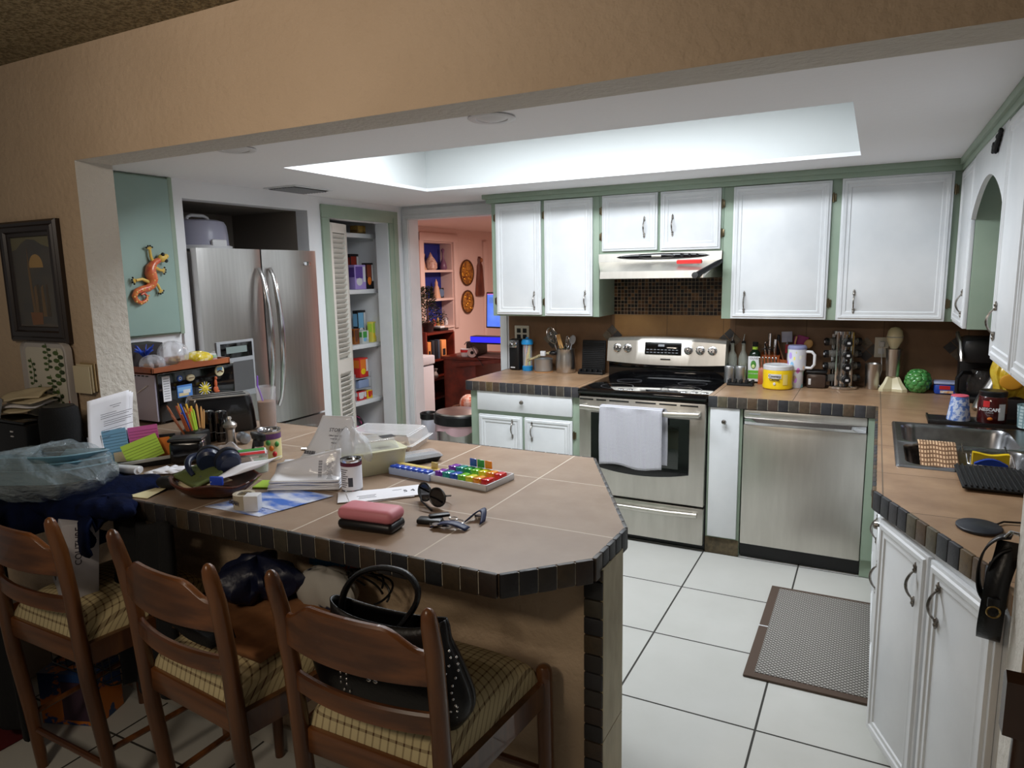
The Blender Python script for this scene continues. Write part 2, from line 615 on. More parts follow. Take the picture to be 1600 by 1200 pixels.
# left wall with refrigerator alcove and pantry
XL = -3.29
b = MB()
b.box(-3.39, XL, 2.51, 2.57, 0, ZK); b.box(-3.39, XL, 3.495, 3.68, 0, ZK); b.box(-3.39, XL, 4.335, YW, 0, ZK)
b.box(-3.39, XL, 2.57, 3.495, 2.028, ZK); b.box(-3.39, XL, 3.68, 4.335, 1.992, ZK)
b.box(-3.39, -3.306, 1.7005, 2.51, 0, 1.3165); b.box(-3.75, -3.65, 1.7005, 2.51, 0, ZK); b.box(-3.75, -3.391, 2.505, 2.53, 0, ZK)
struct(b, 'wall_left', WALLW)
b = MB()
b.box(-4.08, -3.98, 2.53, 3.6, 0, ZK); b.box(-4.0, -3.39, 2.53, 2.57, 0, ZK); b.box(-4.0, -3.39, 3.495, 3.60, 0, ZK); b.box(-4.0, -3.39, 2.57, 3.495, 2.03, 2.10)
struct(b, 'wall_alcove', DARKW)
b = MB()
b.box(-4.08, -3.98, 3.6, 4.5, 0, ZK); b.box(-4.0, -3.39, 3.601, 3.62, 0, ZK); b.box(-4.0, -3.39, 4.42, 4.46, 0, ZK)
struct(b, 'wall_pantry', WALLW)
# green casing of the pantry
b = MB()
b.box(XL, XL + .018, 3.612, 3.682, 0, 1.9915, .003); b.box(XL, XL + .018, 4.335, 4.44, 0, 1.9915, .003); b.box(XL, XL + .018, 3.612, 4.44, 1.992, 2.078, .003)
b.box(XL + .0185, XL + .024, 4.38, 4.42, 0, 2.03, .002)
struct(b, 'trim_4', GREEN)
b = MB(); b.box(-3.40, XL + .004, 4.325, 4.337, 0, 1.992); b.box(-3.40, XL + .004, 3.68, 3.69, 0, 1.992); struct(b, 'trim_5', WHITE)
sb = []
for z in (.63, 1.065, 1.482, 1.90):
    b = MB(); b.box(-3.98, -3.4905, 3.62, 4.42, z, z + .02, .001)
    b.box(-3.49, -3.47, 3.62, 4.42, z - .012, z + .02, .002)
    sb.append(b)
pan = thing('pantry_shelves', 'four white painted shelves inside the open pantry', 'shelf', (-3.7, 4.02, .0))
for b in sb:
    build(b, 'shelf_board', WHITE, pan)
b = MB()
for z in (.63, 1.065, 1.482, 1.90):
    b.box(-3.98, -3.50, 4.405, 4.4195, z - .03, z - .0005)
build(b, 'cleat', WHITE, pan)
# right wall
XR = .70
b = MB(); b.box(XR, XR + .12, 1.70, 4.66, 0, ZK); struct(b, 'wall_right', WALLW)
# backsplashes
b = MB(); b.box(-2.37, -1.562, YW - .012, YW, .90, 1.32); b.box(-.80, XR, YW - .012, YW, .90, 1.32); struct(b, 'trim_6', SPLASH)
b = MB(); b.box(XR - .012, XR, 1.71, YW - .012, .90, 1.32); struct(b, 'trim_7', SPLASHY)
b = MB(); b.box(-1.562, -.80, YW - .013, YW, .90, 1.316); struct(b, 'trim_8', GOLDT)
b = MB(); b.box(-1.562, -.80, YW - .016, YW, 1.317, 1.60); struct(b, 'trim_9', MOSAIC)
# small diagonal slate accents in the backsplash
b = MB()
for k, (x, z) in enumerate([(-1.575, 1.175), (-.80, 1.165), (-.03, 1.13), (.42, 1.155), (-2.02, 1.14)]):
    for a_, c_ in ((0, 0), (1, 0), (0, 1), (1, 1)):
        M_ = T(x, YW - .014, z) @ Matrix.Rotation(PI / 4, 4, 'Y')
        b.box((a_ - 1) * .052 + .002, a_ * .052 - .002, -.003, .003, (c_ - 1) * .052 + .002, c_ * .052 - .002, tone=[(120, 108, 92), (74, 70, 66), (92, 86, 80), (60, 58, 60)][(a_ + c_ * 2 + k) % 4], M=M_)
struct(b, 'trim_10', SLATE)
# green crown strip over the cabinets
b = MB()
b.box(-2.36, .372, 4.195, 4.218, 2.068, ZK, .003); b.box(-2.385, .345, 4.183, 4.22, 2.095, ZK, .003)
b.box(-2.36, -2.332, 4.20, YW, 2.068, ZK, .003)
b.box(.348, .372, 1.71, 4.21, 2.068, ZK, .003); b.box(.335, .372, 1.71, 4.19, 2.095, ZK, .003)
struct(b, 'trim_11', GREEN)

# room behind the doorway
b = MB(); b.box(-4.5, -4.4, 4.66, 6.39, 0, 2.12); b.box(-4.5, -4.4, 7.0, 8.6, 0, 2.12); b.box(-4.5, -4.4, 6.39, 7.0, 1.97, 2.12); b.box(-4.5, -4.4, 6.39, 7.0, 0, .98)
b.box(-4.4, -4.375, 6.31, 6.39, .98, 2.06, .003); b.box(-4.4, -4.375, 7.0, 7.08, .98, 2.06, .003); b.box(-4.4, -4.37, 6.31, 7.08, 1.97, 2.06, .003); b.box(-4.4, -4.385, 4.66, 8.6, 2.03, 2.12)
b.box(-4.4, -4.37, 7.70, 7.80, 0, 2.0, .003)
struct(b, 'wall_far_left', PINKW)
b = MB(); b.box(-4.5, -1.0, 8.5, 8.6, 0, 2.12); b.box(-1.1, -1.0, 4.66, 8.5, 0, 2.12); b.box(-4.5, -3.242, 4.649, 4.66, 0, 2.12); b.box(-2.44, -1.0, 4.648, 4.66, 0, 2.12); struct(b, 'wall_far', PINKW)
b = MB(); b.box(-4.8, -1.0, 4.65, 8.6, 2.12, 2.16); struct(b, 'ceiling_far', PINKW)
b = MB(); b.box(-4.58, -4.561, 6.39, 7.0, .98, 1.97); b.box(-4.56, -4.402, 6.375, 6.3895, .98, 1.97); struct(b, 'trim_12', NAVYW)
b = MB(); b.box(-4.56, -4.402, 6.985, 6.9995, .98, 1.97); b.box(-4.56, -4.402, 6.391, 6.985, 1.955, 1.969)
b.box(-4.56, -4.385, 6.391, 6.985, 1.63, 1.655); b.box(-4.56, -4.385, 6.391, 6.985, 1.31, 1.335); b.box(-4.56, -4.385, 6.391, 6.985, .99, 1.015)
struct(b, 'trim_13', PINKW)

# dining floor skirting is hidden; kitchen ceiling fixtures
for i, (x, y, lb) in enumerate([(-2.346, 2.106, 'round recessed ceiling light near the green cabinet end, unlit'), (-1.184, 2.159, 'round recessed ceiling light nearer the middle of the soffit, unlit')]):
    t = thing('recessed_light', lb, 'ceiling light', (x, y, ZK), group='recessed lights in the kitchen soffit')
    b = MB(); b.lathe(x, y, [(.052, ZK - .001), (.078, ZK - .001), (.082, ZK - .005), (.075, ZK - .009), (.055, ZK - .008), (.052, ZK - .003)], 28, cap=False); build(b, 'trim_ring', WPLAS, t)
    b = MB(); b.lathe(x, y, [(.002, ZK - .0015), (.054, ZK - .0015), (.054, ZK - .004), (.03, ZK - .012), (.002, ZK - .014)], 24); build(b, 'lens', WPLAS, t)
t = thing('ceiling_vent', 'white slatted air vent in the kitchen ceiling above the refrigerator', 'vent', (-3.11, 3.24, ZK))
b = MB()
b.box(-3.23, -2.98, 3.08, 3.40, ZK - .006, ZK, .002); build(b, 'frame', WHITE, t)
b = MB(); b.box(-3.21, -3.0, 3.10, 3.38, ZK - .0075, ZK - .006); build(b, 'backing', BLACKM, t)
b = MB()
for k in range(9):
    b.box(-3.20 + k * .022, -3.193 + k * .022, 3.10, 3.38, ZK - .013, ZK - .0075, .001)
build(b, 'slat', GREYP, t)
t = thing('ceiling_light', 'long fluorescent fixture high inside the raised ceiling tray', 'ceiling light', (-1.33, 3.05, 2.43))
b = MB(); b.box(-2.35, -.31, 2.88, 3.22, 2.455, 2.50, .006); build(b, 'housing', WHITE, t)
b = MB(); b.box(-2.33, -.33, 2.90, 3.20, 2.430, 2.456, .006); build(b, 'diffuser', mat('lit_diffuser', (255, 255, 255), .5, emit=1.5), t)

# ================================================================ CABINETS
def handle(b, x, y, z, nrm, L=.115, vert=True, m=None):
    """bow pull with finials; nrm = outward unit (nx, ny)"""
    nx, ny = nrm
    pts, rad = [], []
    n = 14
    for i in range(n + 1):
        a = i / n
        d = .004 + .022 * math.sin(PI * a) ** .7
        zz = z + (a - .5) * L * .72
        pts.append((x + nx * d, y + ny * d, zz))
        rad.append(.0026 + .0018 * abs(math.sin(PI * a)))
    b.tube(pts, rad, 8, m)
    for s_ in (-1, 1):
        for k, (o, r_) in enumerate(((.36, .0072), (.42, .0052), (.47, .0065), (.51, .004), (.545, .0028))):
            b.ell((x + nx * .004, y + ny * .004, z + s_ * o * L), (r_, r_, r_ * 1.1), 8, 6, m)


def hingeb(b, x, y, z, nrm, side):
    nx, ny = nrm
    tx, ty = -ny, nx
    b.cyl((x + nx * .004, y + ny * .004, z - .026), (x + nx * .004, y + ny * .004, z + .026), .0045, n=8)
    M_ = Matrix.Translation((x, y, z)) @ Matrix.Rotation(math.atan2(ty, tx), 4, 'Z')
    b.box(-.014, .014, -.003, .003, -.02, .02, .001, M=M_)


def door(parent, x, z0, z1, wdt, org, ang, mat_=WHITE, hs=None, hz=None, knob=None, hinge=None, name='door', th=.018, lab=None):
    """panel door standing on its frame. org = (x,y) of the left end, ang = direction of the width; outward = right hand side of it"""
    ux, uy = math.cos(ang), math.sin(ang)
    nx, ny = uy, -ux
    M_ = Matrix.Translation((org[0] + ux * x, org[1] + uy * x, 0)) @ Matrix.Rotation(ang, 4, 'Z')
    b = MB()
    b.M = M_
    b.box(0, wdt, -th, -.001, z0, z1, .003)
    if name == 'door':
        e, q = .010, .05
        rr = [[(a, -y_, c) for a, c in ((o, z0 + o), (wdt - o, z0 + o), (wdt - o, z1 - o), (o, z1 - o))] for o, y_ in
              ((e, th), (e + .004, th + .006), (e + .016, th + .006), (e + .020, th + .002), (e + .026, th + .002), (e + .030, th + .004), (e + .036, th + .004), (q, th))]
        b.rings(rr, True, False)
    d = build(b, name, mat_, parent, label=lab, norm=False)
    if hs is not None:
        hb = MB()
        handle(hb, org[0] + ux * (x + hs) + nx * th, org[1] + uy * (x + hs) + ny * th, hz, (nx, ny))
        build(hb, 'handle', NICKEL, d)
    if knob is not None:
        kb = MB()
        kx, ky = org[0] + ux * (x + knob[0]) + nx * th, org[1] + uy * (x + knob[0]) + ny * th
        kb.cyl((kx, ky, knob[1]), (kx + nx * .016, ky + ny * .016, knob[1]), .005, n=10)
        kb.cyl((kx + nx * .014, ky + ny * .014, knob[1]), (kx + nx * .024, ky + ny * .024, knob[1]), .014, .011, n=16)
        kb.cyl((kx + nx * .024, ky + ny * .024, knob[1]), (kx + nx * .027, ky + ny * .027, knob[1]), .011, .006, n=16)
        build(kb, 'knob', NICKEL, d)
    if hinge is not None:
        hb = MB()
        for z_ in (z0 + .09, z1 - .09):
            hingeb(hb, org[0] + ux * (x + hinge) + nx * .004, org[1] + uy * (x + hinge) + ny * .004, z_, (nx, ny), 1)
        build(hb, 'hinge', HINGE, d)
    return d


YU = 4.218
ZU = 1.317


def cab(name, label, x0, x1, y0, y1, z0, z1, mat_=GREEN, cat='cabinet'):
    t = thing(name, label, cat, ((x0 + x1) / 2, (y0 + y1) / 2, z0))
    b = MB(); b.box(x0, x1, y0, y1, z0, z1, .002)
    build(b, 'body', mat_, t)
    return t


t = cab('wall_cabinet', 'tall green wall cabinet with two white doors beside the doorway', -2.332, -1.561, YU, YW, ZU, 2.095)
door(t, .038, 1.328, 2.062, .335, (-2.332, YU), 0, hs=.285, hz=1.42, hinge=-.006)
door(t, .398, 1.322, 2.062, .333, (-2.332, YU), 0, hs=.285, hz=1.425, hinge=-.006)
t = cab('wall_cabinet', 'short green wall cabinet with two white doors above the range hood', -1.560, -.801, YU, YW, 1.712, 2.095)
door(t, .022, 1.728, 2.066, .352, (-1.560, YU), 0, hs=.272, hz=1.865, hinge=-.006)
door(t, .391, 1.722, 2.066, .354, (-1.560, YU), 0, hs=.075, hz=1.868, hinge=.36)
t = cab('wall_cabinet', 'wide green wall cabinet with two large white doors right of the hood', -.800, .372, YU, YW, ZU, 2.095)
door(t, .054, 1.320, 2.064, .510, (-.800, YU), 0, hs=.075, hz=1.415, hinge=.518)
door(t, .612, 1.318, 2.068, .508, (-.800, YU), 0, hs=.085, hz=1.42, hinge=.516)
XU = .372
t = cab('wall_cabinet', 'green wall cabinet in the corner with one door facing the sink', XU, XR, 3.712, YW, ZU, 2.095)
door(t, .02, 1.32, 2.066, .485, (XU, 4.218), -PI / 2, hs=.42, hz=1.43)
t = cab('wall_cabinet', 'nearest green wall cabinet over the sink counter with bow handle', XU, XR, 1.95, 2.835, ZU, 2.095)
door(t, .02, 1.29, 2.066, .42, (XU, 2.83), -PI / 2, hs=.06, hz=1.42)
door(t, .45, 1.29, 2.066, .42, (XU, 2.83), -PI / 2)
# arched valance over the sink
b = MB()
pl = [(3.71, 2.068), (2.836, 2.068), (2.836, 1.80)]
for i in range(21):
    a = i / 20
    pl.append((2.836 + .874 * a, 1.80 + .14 * math.sin(PI * a) ** .8 + (.0 if a < 1 else 0)))
pl.append((3.71, 1.80))
b.prism(pl, XU - .018, XU, ax='x')
t = build(b, 'valance', WHITE, label='white arched valance board between the cabinets over the sink', cat='valance')
b = MB()
oy, oz = 3.02, 2.02
for k, (dy, dz, r_) in enumerate([(0, 0, .018), (.03, -.006, .016), (-.03, .01, .015), (.052, -.014, .013), (-.052, .02, .013), (.015, -.022, .013), (-.012, .02, .012), (.07, .0, .01), (-.07, .03, .01)]):
    b.ell((XU - .026, oy + dy, oz + dz), (.008, r_, r_ * .9), 10, 8)
b.tube([(XU - .027, oy - .08, oz + .035), (XU - .03, oy - .04, oz + .0), (XU - .03, oy, oz - .02), (XU - .03, oy + .04, oz + .005), (XU - .027, oy + .08, oz - .02)], .006, 8)
build(b, 'wall_ornament', BLACKM, label='black cast scroll ornament on the white valance', cat='ornament')

# gecko cabinet
t = thing('wall_cabinet', 'green wall cabinet over the counter end, seen side on by the column', 'cabinet', (-3.45, 2.1, ZU))
b = MB(); b.box(-3.64, -3.285, 1.71, 2.503, ZU, ZK - .002, .002); build(b, 'body', GREEN, t)
b = MB(); b.box(-3.285, -3.268, 1.73, 2.475, ZU + .01, ZK - .012, .002); build(b, 'door', GREEND, t)
b = MB(); b.box(-3.285, -3.272, 2.478, 2.503, ZU, ZK - .002, .002); build(b, 'edge_strip', GREEN, t)

# base cabinets along the back wall
YC = 3.885
t = thing('base_cabinet', 'green base cabinet with white drawer and two doors beside the range', 'cabinet', (-1.95, 4.2, 0))
b = MB(); b.box(-2.332, -1.562, YC, YW - .001, .10, .866, .002); b.box(-2.30, -1.562, YC + .06, YW - .001, 0, .10); build(b, 'body', GREEN, t)
door(t, .058, .727, .864, .668, (-2.332, YC), 0, knob=(.33, .797), name='drawer')
door(t, .066, .15, .700, .315, (-2.332, YC), 0, hs=.25, hz=.62)
door(t, .400, .15, .700, .326, (-2.332, YC), 0, hs=.055, hz=.615, hinge=.334)
t = thing('base_cabinet', 'narrow green base cabinet with one white door between range and dishwasher', 'cabinet', (-.70, 4.2, 0))
b = MB(); b.box(-.792, -.606, YC, YW - .001, .0, .866, .002); build(b, 'body', GREEN, t)
door(t, .014, .105, .852, .158, (-.792, YC), 0, knob=(.078, .775), name='drawer_front')
b = MB(); b.box(-.792, -.606, YC - .004, YC, 0, .095, .002); build(b, 'kickboard', DIRT, t)

# sink base, seen along its front
XC = .060
t = thing('base_cabinet', 'white fronted base cabinet below the sink', 'cabinet', (.37, 3.1, 0))
b = MB(); b.box(XC + .02, XR - .001, 2.36, YW - .001, .10, .70, .002); b.box(XC + .09, XR - .001, 2.36, YW - .001, 0, .10)
b.box(XC + .02, XC + .04, 2.36, YC - .001, .70, .866); b.box(.005, XC + .03, YC - .018, YC, .1, .866); b.box(.005, .07, YC, YW - .001, 0, .866)
build(b, 'body', GREEN, t)
for k, y_ in enumerate((3.80, 3.32, 2.84)):
    door(t, 0, .70, .845, .45, (XC + .02, y_), -PI / 2, knob=(.40 if k == 2 else .225, .78), name='drawer')
    door(t, 0, .15, .675, .45, (XC + .02, y_), -PI / 2, hs=.39, hz=.60)

# diagonal base cabinet next to the column
P0, P1 = Vector((.055, 2.345)), Vector((.292, 1.765))
dv = (P1 - P0)
LD = dv.length
ANG = math.atan2(dv.y, dv.x)
t = thing('base_cabinet', 'angled white base cabinet with two tall doors beside the column', 'cabinet', (.35, 2.05, 0))
nn_ = Vector((-dv.y, dv.x)).normalized()
q0, q1 = P0 + nn_ * .012, P1 + nn_ * .012
b = MB(); b.prism([(q0.x, q0.y), (q1.x, q1.y), (.45, 1.71), (.699, 1.71), (.699, 2.355), (.10, 2.355)], .10, .866)
k0, k1 = P0 + nn_ * .08, P1 + nn_ * .08
b.prism([(k0.x, k0.y), (k1.x, k1.y), (.699, 1.75), (.699, 2.33)], 0, .10)
build(b, 'body', WHITE, t)
wD = (LD - .03) / 2
door(t, .005, .135, .838, wD, (q0.x, q0.y), ANG, hs=wD - .055, hz=.735, hinge=.0)
door(t, .018 + wD, .135, .838, wD, (q0.x, q0.y), ANG, hs=.055, hz=.735)

# cabinet body behind the peninsula wall
b = MB(); b.box(-3.30, -.99, 1.702, 2.33, .09, .872, .002); b.box(-3.29, -1.03, 1.702, 2.27, 0, .09)
build(b, 'base_cabinet', GREEN, label='green cabinet body under the far side of the tiled peninsula', cat='cabinet')


# ---------------------------------------------------------------- countertops
def nosing(b, path, z0=.853, z1=.9145, wd=.0505, out=.010, seed=0, k=1.0):
    rnd = random.Random(seed)
    for (a, c) in zip(path[:-1], path[1:]):
        a, c = Vector(a), Vector(c)
        L = (c - a).length
        n = max(1, round(L / wd))
        ang = math.atan2((c - a).y, (c - a).x)
        for i in range(n):
            M_ = Matrix.Translation((a.x, a.y, 0)) @ Matrix.Rotation(ang, 4, 'Z')
            s0 = i * L / n + (.0010 if i or 1 else 0)
            b.box(s0, (i + 1) * L / n - .0010, -out, .004, z0 + rnd.uniform(-.0012, .0012), z1, .0035, tone=tuple(c * k for c in rnd.choice(SLATES)), M=M_)
            if i:
                b.box(i * L / n - .0012, i * L / n + .0012, -out * .7, .004, z0 + .004, z1 - .003, tone=(188, 180, 162), M=M_)


pen = [(-3.22, 1.335), (-.742, 1.338), (-.576, 1.513), (-.571, 1.743), (-.905, 2.387), (-2.75, 2.387), (-2.88, 2.50), (-3.304, 2.50), (-3.304, 1.702), (-2.541, 1.702), (-2.541, 1.558), (-3.22, 1.558)]
t = thing('peninsula_countertop', 'brown tiled peninsula countertop with dark slate edge tiles', 'countertop', (-1.8, 1.85, .874))
b = MB(); b.prism(pen, .874, .914); build(b, 'tiled_top', CTOP, t)
b = MB(); nosing(b, pen[:7], seed=4, k=.66); build(b, 'slate_edging', SLATE, t)  # shade on the peninsula edge put into the slate colours, scaled darker
cl = [(-2.352, YW - .013), (-2.352, 3.868), (-1.557, 3.868), (-1.557, YW - .013)]
t = thing('countertop', 'short tan tiled countertop between the doorway and the range', 'countertop', (-1.95, 4.2, .874))
b = MB(); b.prism(cl, .868, .914); build(b, 'tiled_top', CTOPR, t)
b = MB(); nosing(b, cl[:3], seed=9); build(b, 'slate_edging', SLATE, t)
cr = [(-.790, YW - .013), (-.790, 3.868), (.043, 3.868), (.036, 2.372), (.272, 1.866), (.292, 1.76), (.292, 1.703), (XR - .013, 1.703), (XR - .013, YW - .013)]
SK = (.112, .585, 2.715, 3.475)
t = thing('countertop', 'tan tiled countertop running round the corner past the sink', 'countertop', (.2, 3.3, .874))
b = MB()
# pieces around the sink cut-out
b.prism([(-.790, YW - .013), (-.790, 3.868), (.043, 3.868), (.0415, SK[3]), (XR - .013, SK[3]), (XR - .013, YW - .013)], .868, .914)
b.prism([(.0415, SK[3]), (.038, SK[2]), (SK[0], SK[2]), (SK[0], SK[3])], .868, .914)
b.prism([(SK[1], SK[2]), (XR - .013, SK[2]), (XR - .013, SK[3]), (SK[1], SK[3])], .868, .914)
b.prism([(.038, SK[2]), (.036, 2.372), (.272, 1.866), (.292, 1.76), (.292, 1.703), (XR - .013, 1.703), (XR - .013, SK[2])], .868, .914)
build(b, 'tiled_top', CTOPR, t)
b = MB(); nosing(b, cr[1:6], seed=5, wd=.053); build(b, 'slate_edging', SLATE, t)


def rrect(x0, x1, y0, y1, r, z, n=5):
    out = []
    for cx, cy, a0 in ((x1 - r, y1 - r, 0), (x0 + r, y1 - r, PI / 2), (x0 + r, y0 + r, PI), (x1 - r, y0 + r, 1.5 * PI)):
        for i in range(n + 1):
            a = a0 + PI / 2 * i / n
            out.append((cx + r * math.cos(a), cy + r * math.sin(a), z))
    return out


def bowlr(b, x0, x1, y0, y1, r, zs, inset=0):
    pass


# ================================================================ APPLIANCES
SX0, SX1 = -1.555, -.795
t = thing('kitchen_range', 'stainless steel electric range with black glass cooktop', 'stove', (-1.175, 4.1, 0))
b = MB(); b.box(SX0, SX1, 3.885, 4.47, .02, .885, .003); build(b, 'body', BLACK, t)
b = MB()
b.box(SX0 - .002, SX1 + .002, 3.835, 4.40, .890, .912, .008); b.box(SX0, SX1, 3.84, 4.42, .885, .892)
ck = build(b, 'cooktop', BLACKG, t)
b = MB()
for (x, y, r_) in ((-1.37, 4.02, .095), (-.98, 4.03, .115), (-.98, 4.03, .075), (-1.37, 4.26, .075), (-.97, 4.27, .085)):
    b.lathe(x, y, [(r_, .9121), (r_ + .0025, .9125), (r_ + .005, .9121)], 48, cap=False)
build(b, 'burner_ring', mat('burner_grey', (70, 70, 74), .3), ck)
b = MB()
b.box(SX0, SX1, 4.385, 4.47, .905, 1.03, .006)
build(b, 'rear_riser', BLACKG, t)
b = MB()
pr_ = [(4.36, 1.02), (4.385, 1.165), (4.42, 1.185), (4.47, 1.185), (4.47, 1.02)]
nseg = 20
rs = []
for i in range(nseg + 1):
    x = SX0 + (SX1 - SX0) * i / nseg
    k = 1 - (2 * i / nseg - 1) ** 2
    e = .012 * (1 if 0 < i < nseg else .6)
    rs.append([(x, 4.352, 1.020 - .014 * k), (x, 4.372, 1.150 + .012 * k), (x, 4.392, 1.168 + .014 * k), (x, 4.47, 1.168 + .014 * k), (x, 4.47, 1.02)])
b.rings(rs)
cp = build(b, 'control_panel', STEELH, t)
PT = Matrix.Rotation(-math.atan2(.020, .13), 4, 'X')


def panelM(x, z, o=0):
    f = (z - 1.02) / .13
    return Matrix.Translation((x, 4.350 + .020 * f - o, z)) @ PT


b = MB(); b.box(-.118, .118, -.004, .004, -.040, .040, .008, M=panelM(-1.184, 1.112)); kp = build(b, 'display', BLACKG, cp)
b = MB()
for r_ in range(2):
    for c_ in range(9):
        b.box(-.105 + c_ * .0235, -.090 + c_ * .0235, -.0062, -.004, -.028 + r_ * .018, -.0245 + r_ * .018, M=panelM(-1.184, 1.112))
pass
build(b, 'key_marking', mat('grey_marking', (150, 154, 160), .5), kp)
b = MB(); b.box(-.03, .01, -.0062, -.004, .012, .026, M=panelM(-1.184, 1.112)); build(b, 'clock_display', bpy.data.materials['grey_marking'], kp)
for x in (-1.488, -1.418, -1.022, -.948, -.874):
    b = MB()
    M_ = panelM(x, 1.108) @ Matrix.Rotation(PI / 2, 4, 'X')
    b.lathe(0, 0, [(.028, 0), (.028, .003), (.024, .005), (.019, .006), (.018, .020), (.015, .024), (.001, .024)], 24, M=M_)
    b.box(-.0035, .0035, -.018, .018, .022, .030, .001, M=M_)
    build(b, 'knob', CHROME, cp)
b = MB(); b.box(-.032, .032, -.003, 0, -.004, .004, .001, M=panelM(-1.165, 1.045)); build(b, 'badge', BLACK, cp)
b = MB(); b.box(SX0 + .004, SX1 - .004, 3.848, 3.885, .272, .868, .006)
od = build(b, 'oven_door', STEELH, t)
b = MB()
rs = []
for x in [SX0 + .082 + .588 * i / 16 for i in range(17)]:
    k = 1 - ((x - (-1.179)) / .294) ** 2
    rs.append([(x, 3.842, .452 - .035 * k), (x, 3.842, .775), (x, 3.850, .775), (x, 3.850, .452 - .035 * k)])
b.rings(rs); wn = build(b, 'window', BLACKG, od)
b = MB(); b.box(-1.40, -.945, 3.8405, 3.843, .48, .73, .001); build(b, 'inner_glass', mat('dark_green_glass', (30, 38, 32), .06, coat=.5), wn)
b = MB()
b.tube([(SX0 + .03, 3.80, .812), (-1.35, 3.793, .806), (-1.175, 3.791, .803), (-1.0, 3.793, .806), (SX1 - .03, 3.80, .812)], .016, 14, flat=.75)
for x in (SX0 + .04, SX1 - .04):
    b.box(x - .014, x + .014, 3.80, 3.85, .800, .824, .005)
build(b, 'door_handle', STEELH, od)
b = MB()
for x0, x1 in ((-1.545, -1.46), (-1.44, -1.38), (-1.36, -1.24), (-1.2, -1.08), (-1.06, -.96), (-.94, -.84)):
    b.box(x0, x1, 3.846, 3.852, .848, .856)
for x0, x1 in ((-1.50, -1.44), (-.98, -.92), (-.90, -.84)):
    b.box(x0, x1, 3.846, 3.852, .792, .796)
build(b, 'vent_slot', BLACK, od)
b = MB(); b.box(SX0 + .004, SX1 - .004, 3.852, 3.885, .042, .260, .006); dw = build(b, 'storage_drawer', STEELH, t)
b = MB(); b.tube([(SX0 + .05, 3.822, .226), (-1.35, 3.815, .222), (-1.0, 3.815, .222), (SX1 - .035, 3.822, .226)], .015, 12, flat=.7)
for x in (SX0 + .06, SX1 - .05):
    b.box(x - .012, x + .012, 3.82, 3.855, .214, .236, .004)
build(b, 'drawer_handle', STEELH, dw)
b = MB()
for x in (SX0 + .04, SX1 - .04):
    for y in (3.93, 4.42):
        b.cyl((x, y, 0), (x, y, .03), .015)
build(b, 'foot', BLACK, t)
b = MB(); b.box(SX0 + .01, SX1 - .003, 3.90, 3.92, .002, .045); build(b, 'kick_plate', BLACK, t)

# waffle towel over the oven handle
b = MB()


def tow(u, v):
    x = -1.392 + .372 * u + .004 * math.sin(v * 9) * (u - .5)
    L = v * .80
    if v < .46:
        zz = .828 - (.46 - v) / .46 * .345 + .010 * math.sin(u * 7) * (1 - v / .46)
        yy = 3.768 - .004 * math.sin(u * 13 + v * 5)
    elif v < .54:
        a = (v - .46) / .08
        zz = .828 + .006 * math.sin(PI * a)
        yy = 3.768 + .060 * a
    else:
        zz = .828 - (v - .54) / .46 * .33
        yy = 3.832 + .006 * math.sin(u * 9)
    return (x + (.014 if v > .54 else 0), yy, zz)


b.grid(tow, 20, 50)
build(b, 'dish_towel', TOWEL, label='white waffle weave dish towel hanging over the oven door handle', cat='towel', solid=.004)

# range hood
t = thing('range_hood', 'stainless steel range hood under the short wall cabinet', 'range hood', (-1.175, 4.3, 1.56))
b = MB()
prof = [(4.20, 1.711), (4.195, 1.660), (4.02, 1.602), (4.015, 1.560), (4.52, 1.560), (4.52, 1.711)]
rs = []
for side in (0, 1):
    r_ = []
    for (y, z) in prof:
        f = max(0, min(1, (4.20 - y) / .18))
        xx = (-1.558 + .075 * f) if side == 0 else (-.802 - .066 * f)
        r_.append((xx, y, z))
    rs.append(r_)
b.rings(rs)
hd = build(b, 'canopy', STEELH, t, angle=20)
b = MB()
b.ell((-1.155, 4.196, 1.688), (.285, .007, .019), 32, 8); b.ell((-1.185, 4.192, 1.690), (.12, .008, .017), 24, 8)
ct_ = build(b, 'control_strip', BLACKG, hd)
b = MB(); b.box(-1.215, -1.155, 4.181, 4.186, 1.683, 1.697, .002); build(b, 'badge', STEELH, ct_)
b = MB(); b.cyl((-1.03, 4.19, 1.692), (-1.03, 4.176, 1.692), .010); b.cyl((-.985, 4.19, 1.692), (-.985, 4.178, 1.692), .008); b.cyl((-.94, 4.19, 1.692), (-.94, 4.178, 1.692), .008); build(b, 'knob', BLACK, ct_)
b = MB()
M_ = T(-.965, 4.10, 1.641, -.12, rx=.31)
b.box(-.075, .075, -.012, .012, 0, .022, .006, M=M_)
tl = build(b, 'utility_knife', REDB, label='red utility knife lying on the sloping front of the range hood', cat='knife')
b = MB()
b.tube([(-.90, 3.995, 1.575), (-.86, 4.05, 1.605), (-.81, 4.12, 1.640), (-.79, 4.14, 1.655)], [.018, .016, .016, .010], 10)
b.lathe(0, 0, [(.011, 0), (.018, .002), (.018, .012), (.001, .013)], 16, M=T(-.905, 3.987, 1.573, rx=PI / 2.2))
build(b, 'flashlight', BLACK, label='small black flashlight clipped to the corner of the range hood', cat='flashlight')

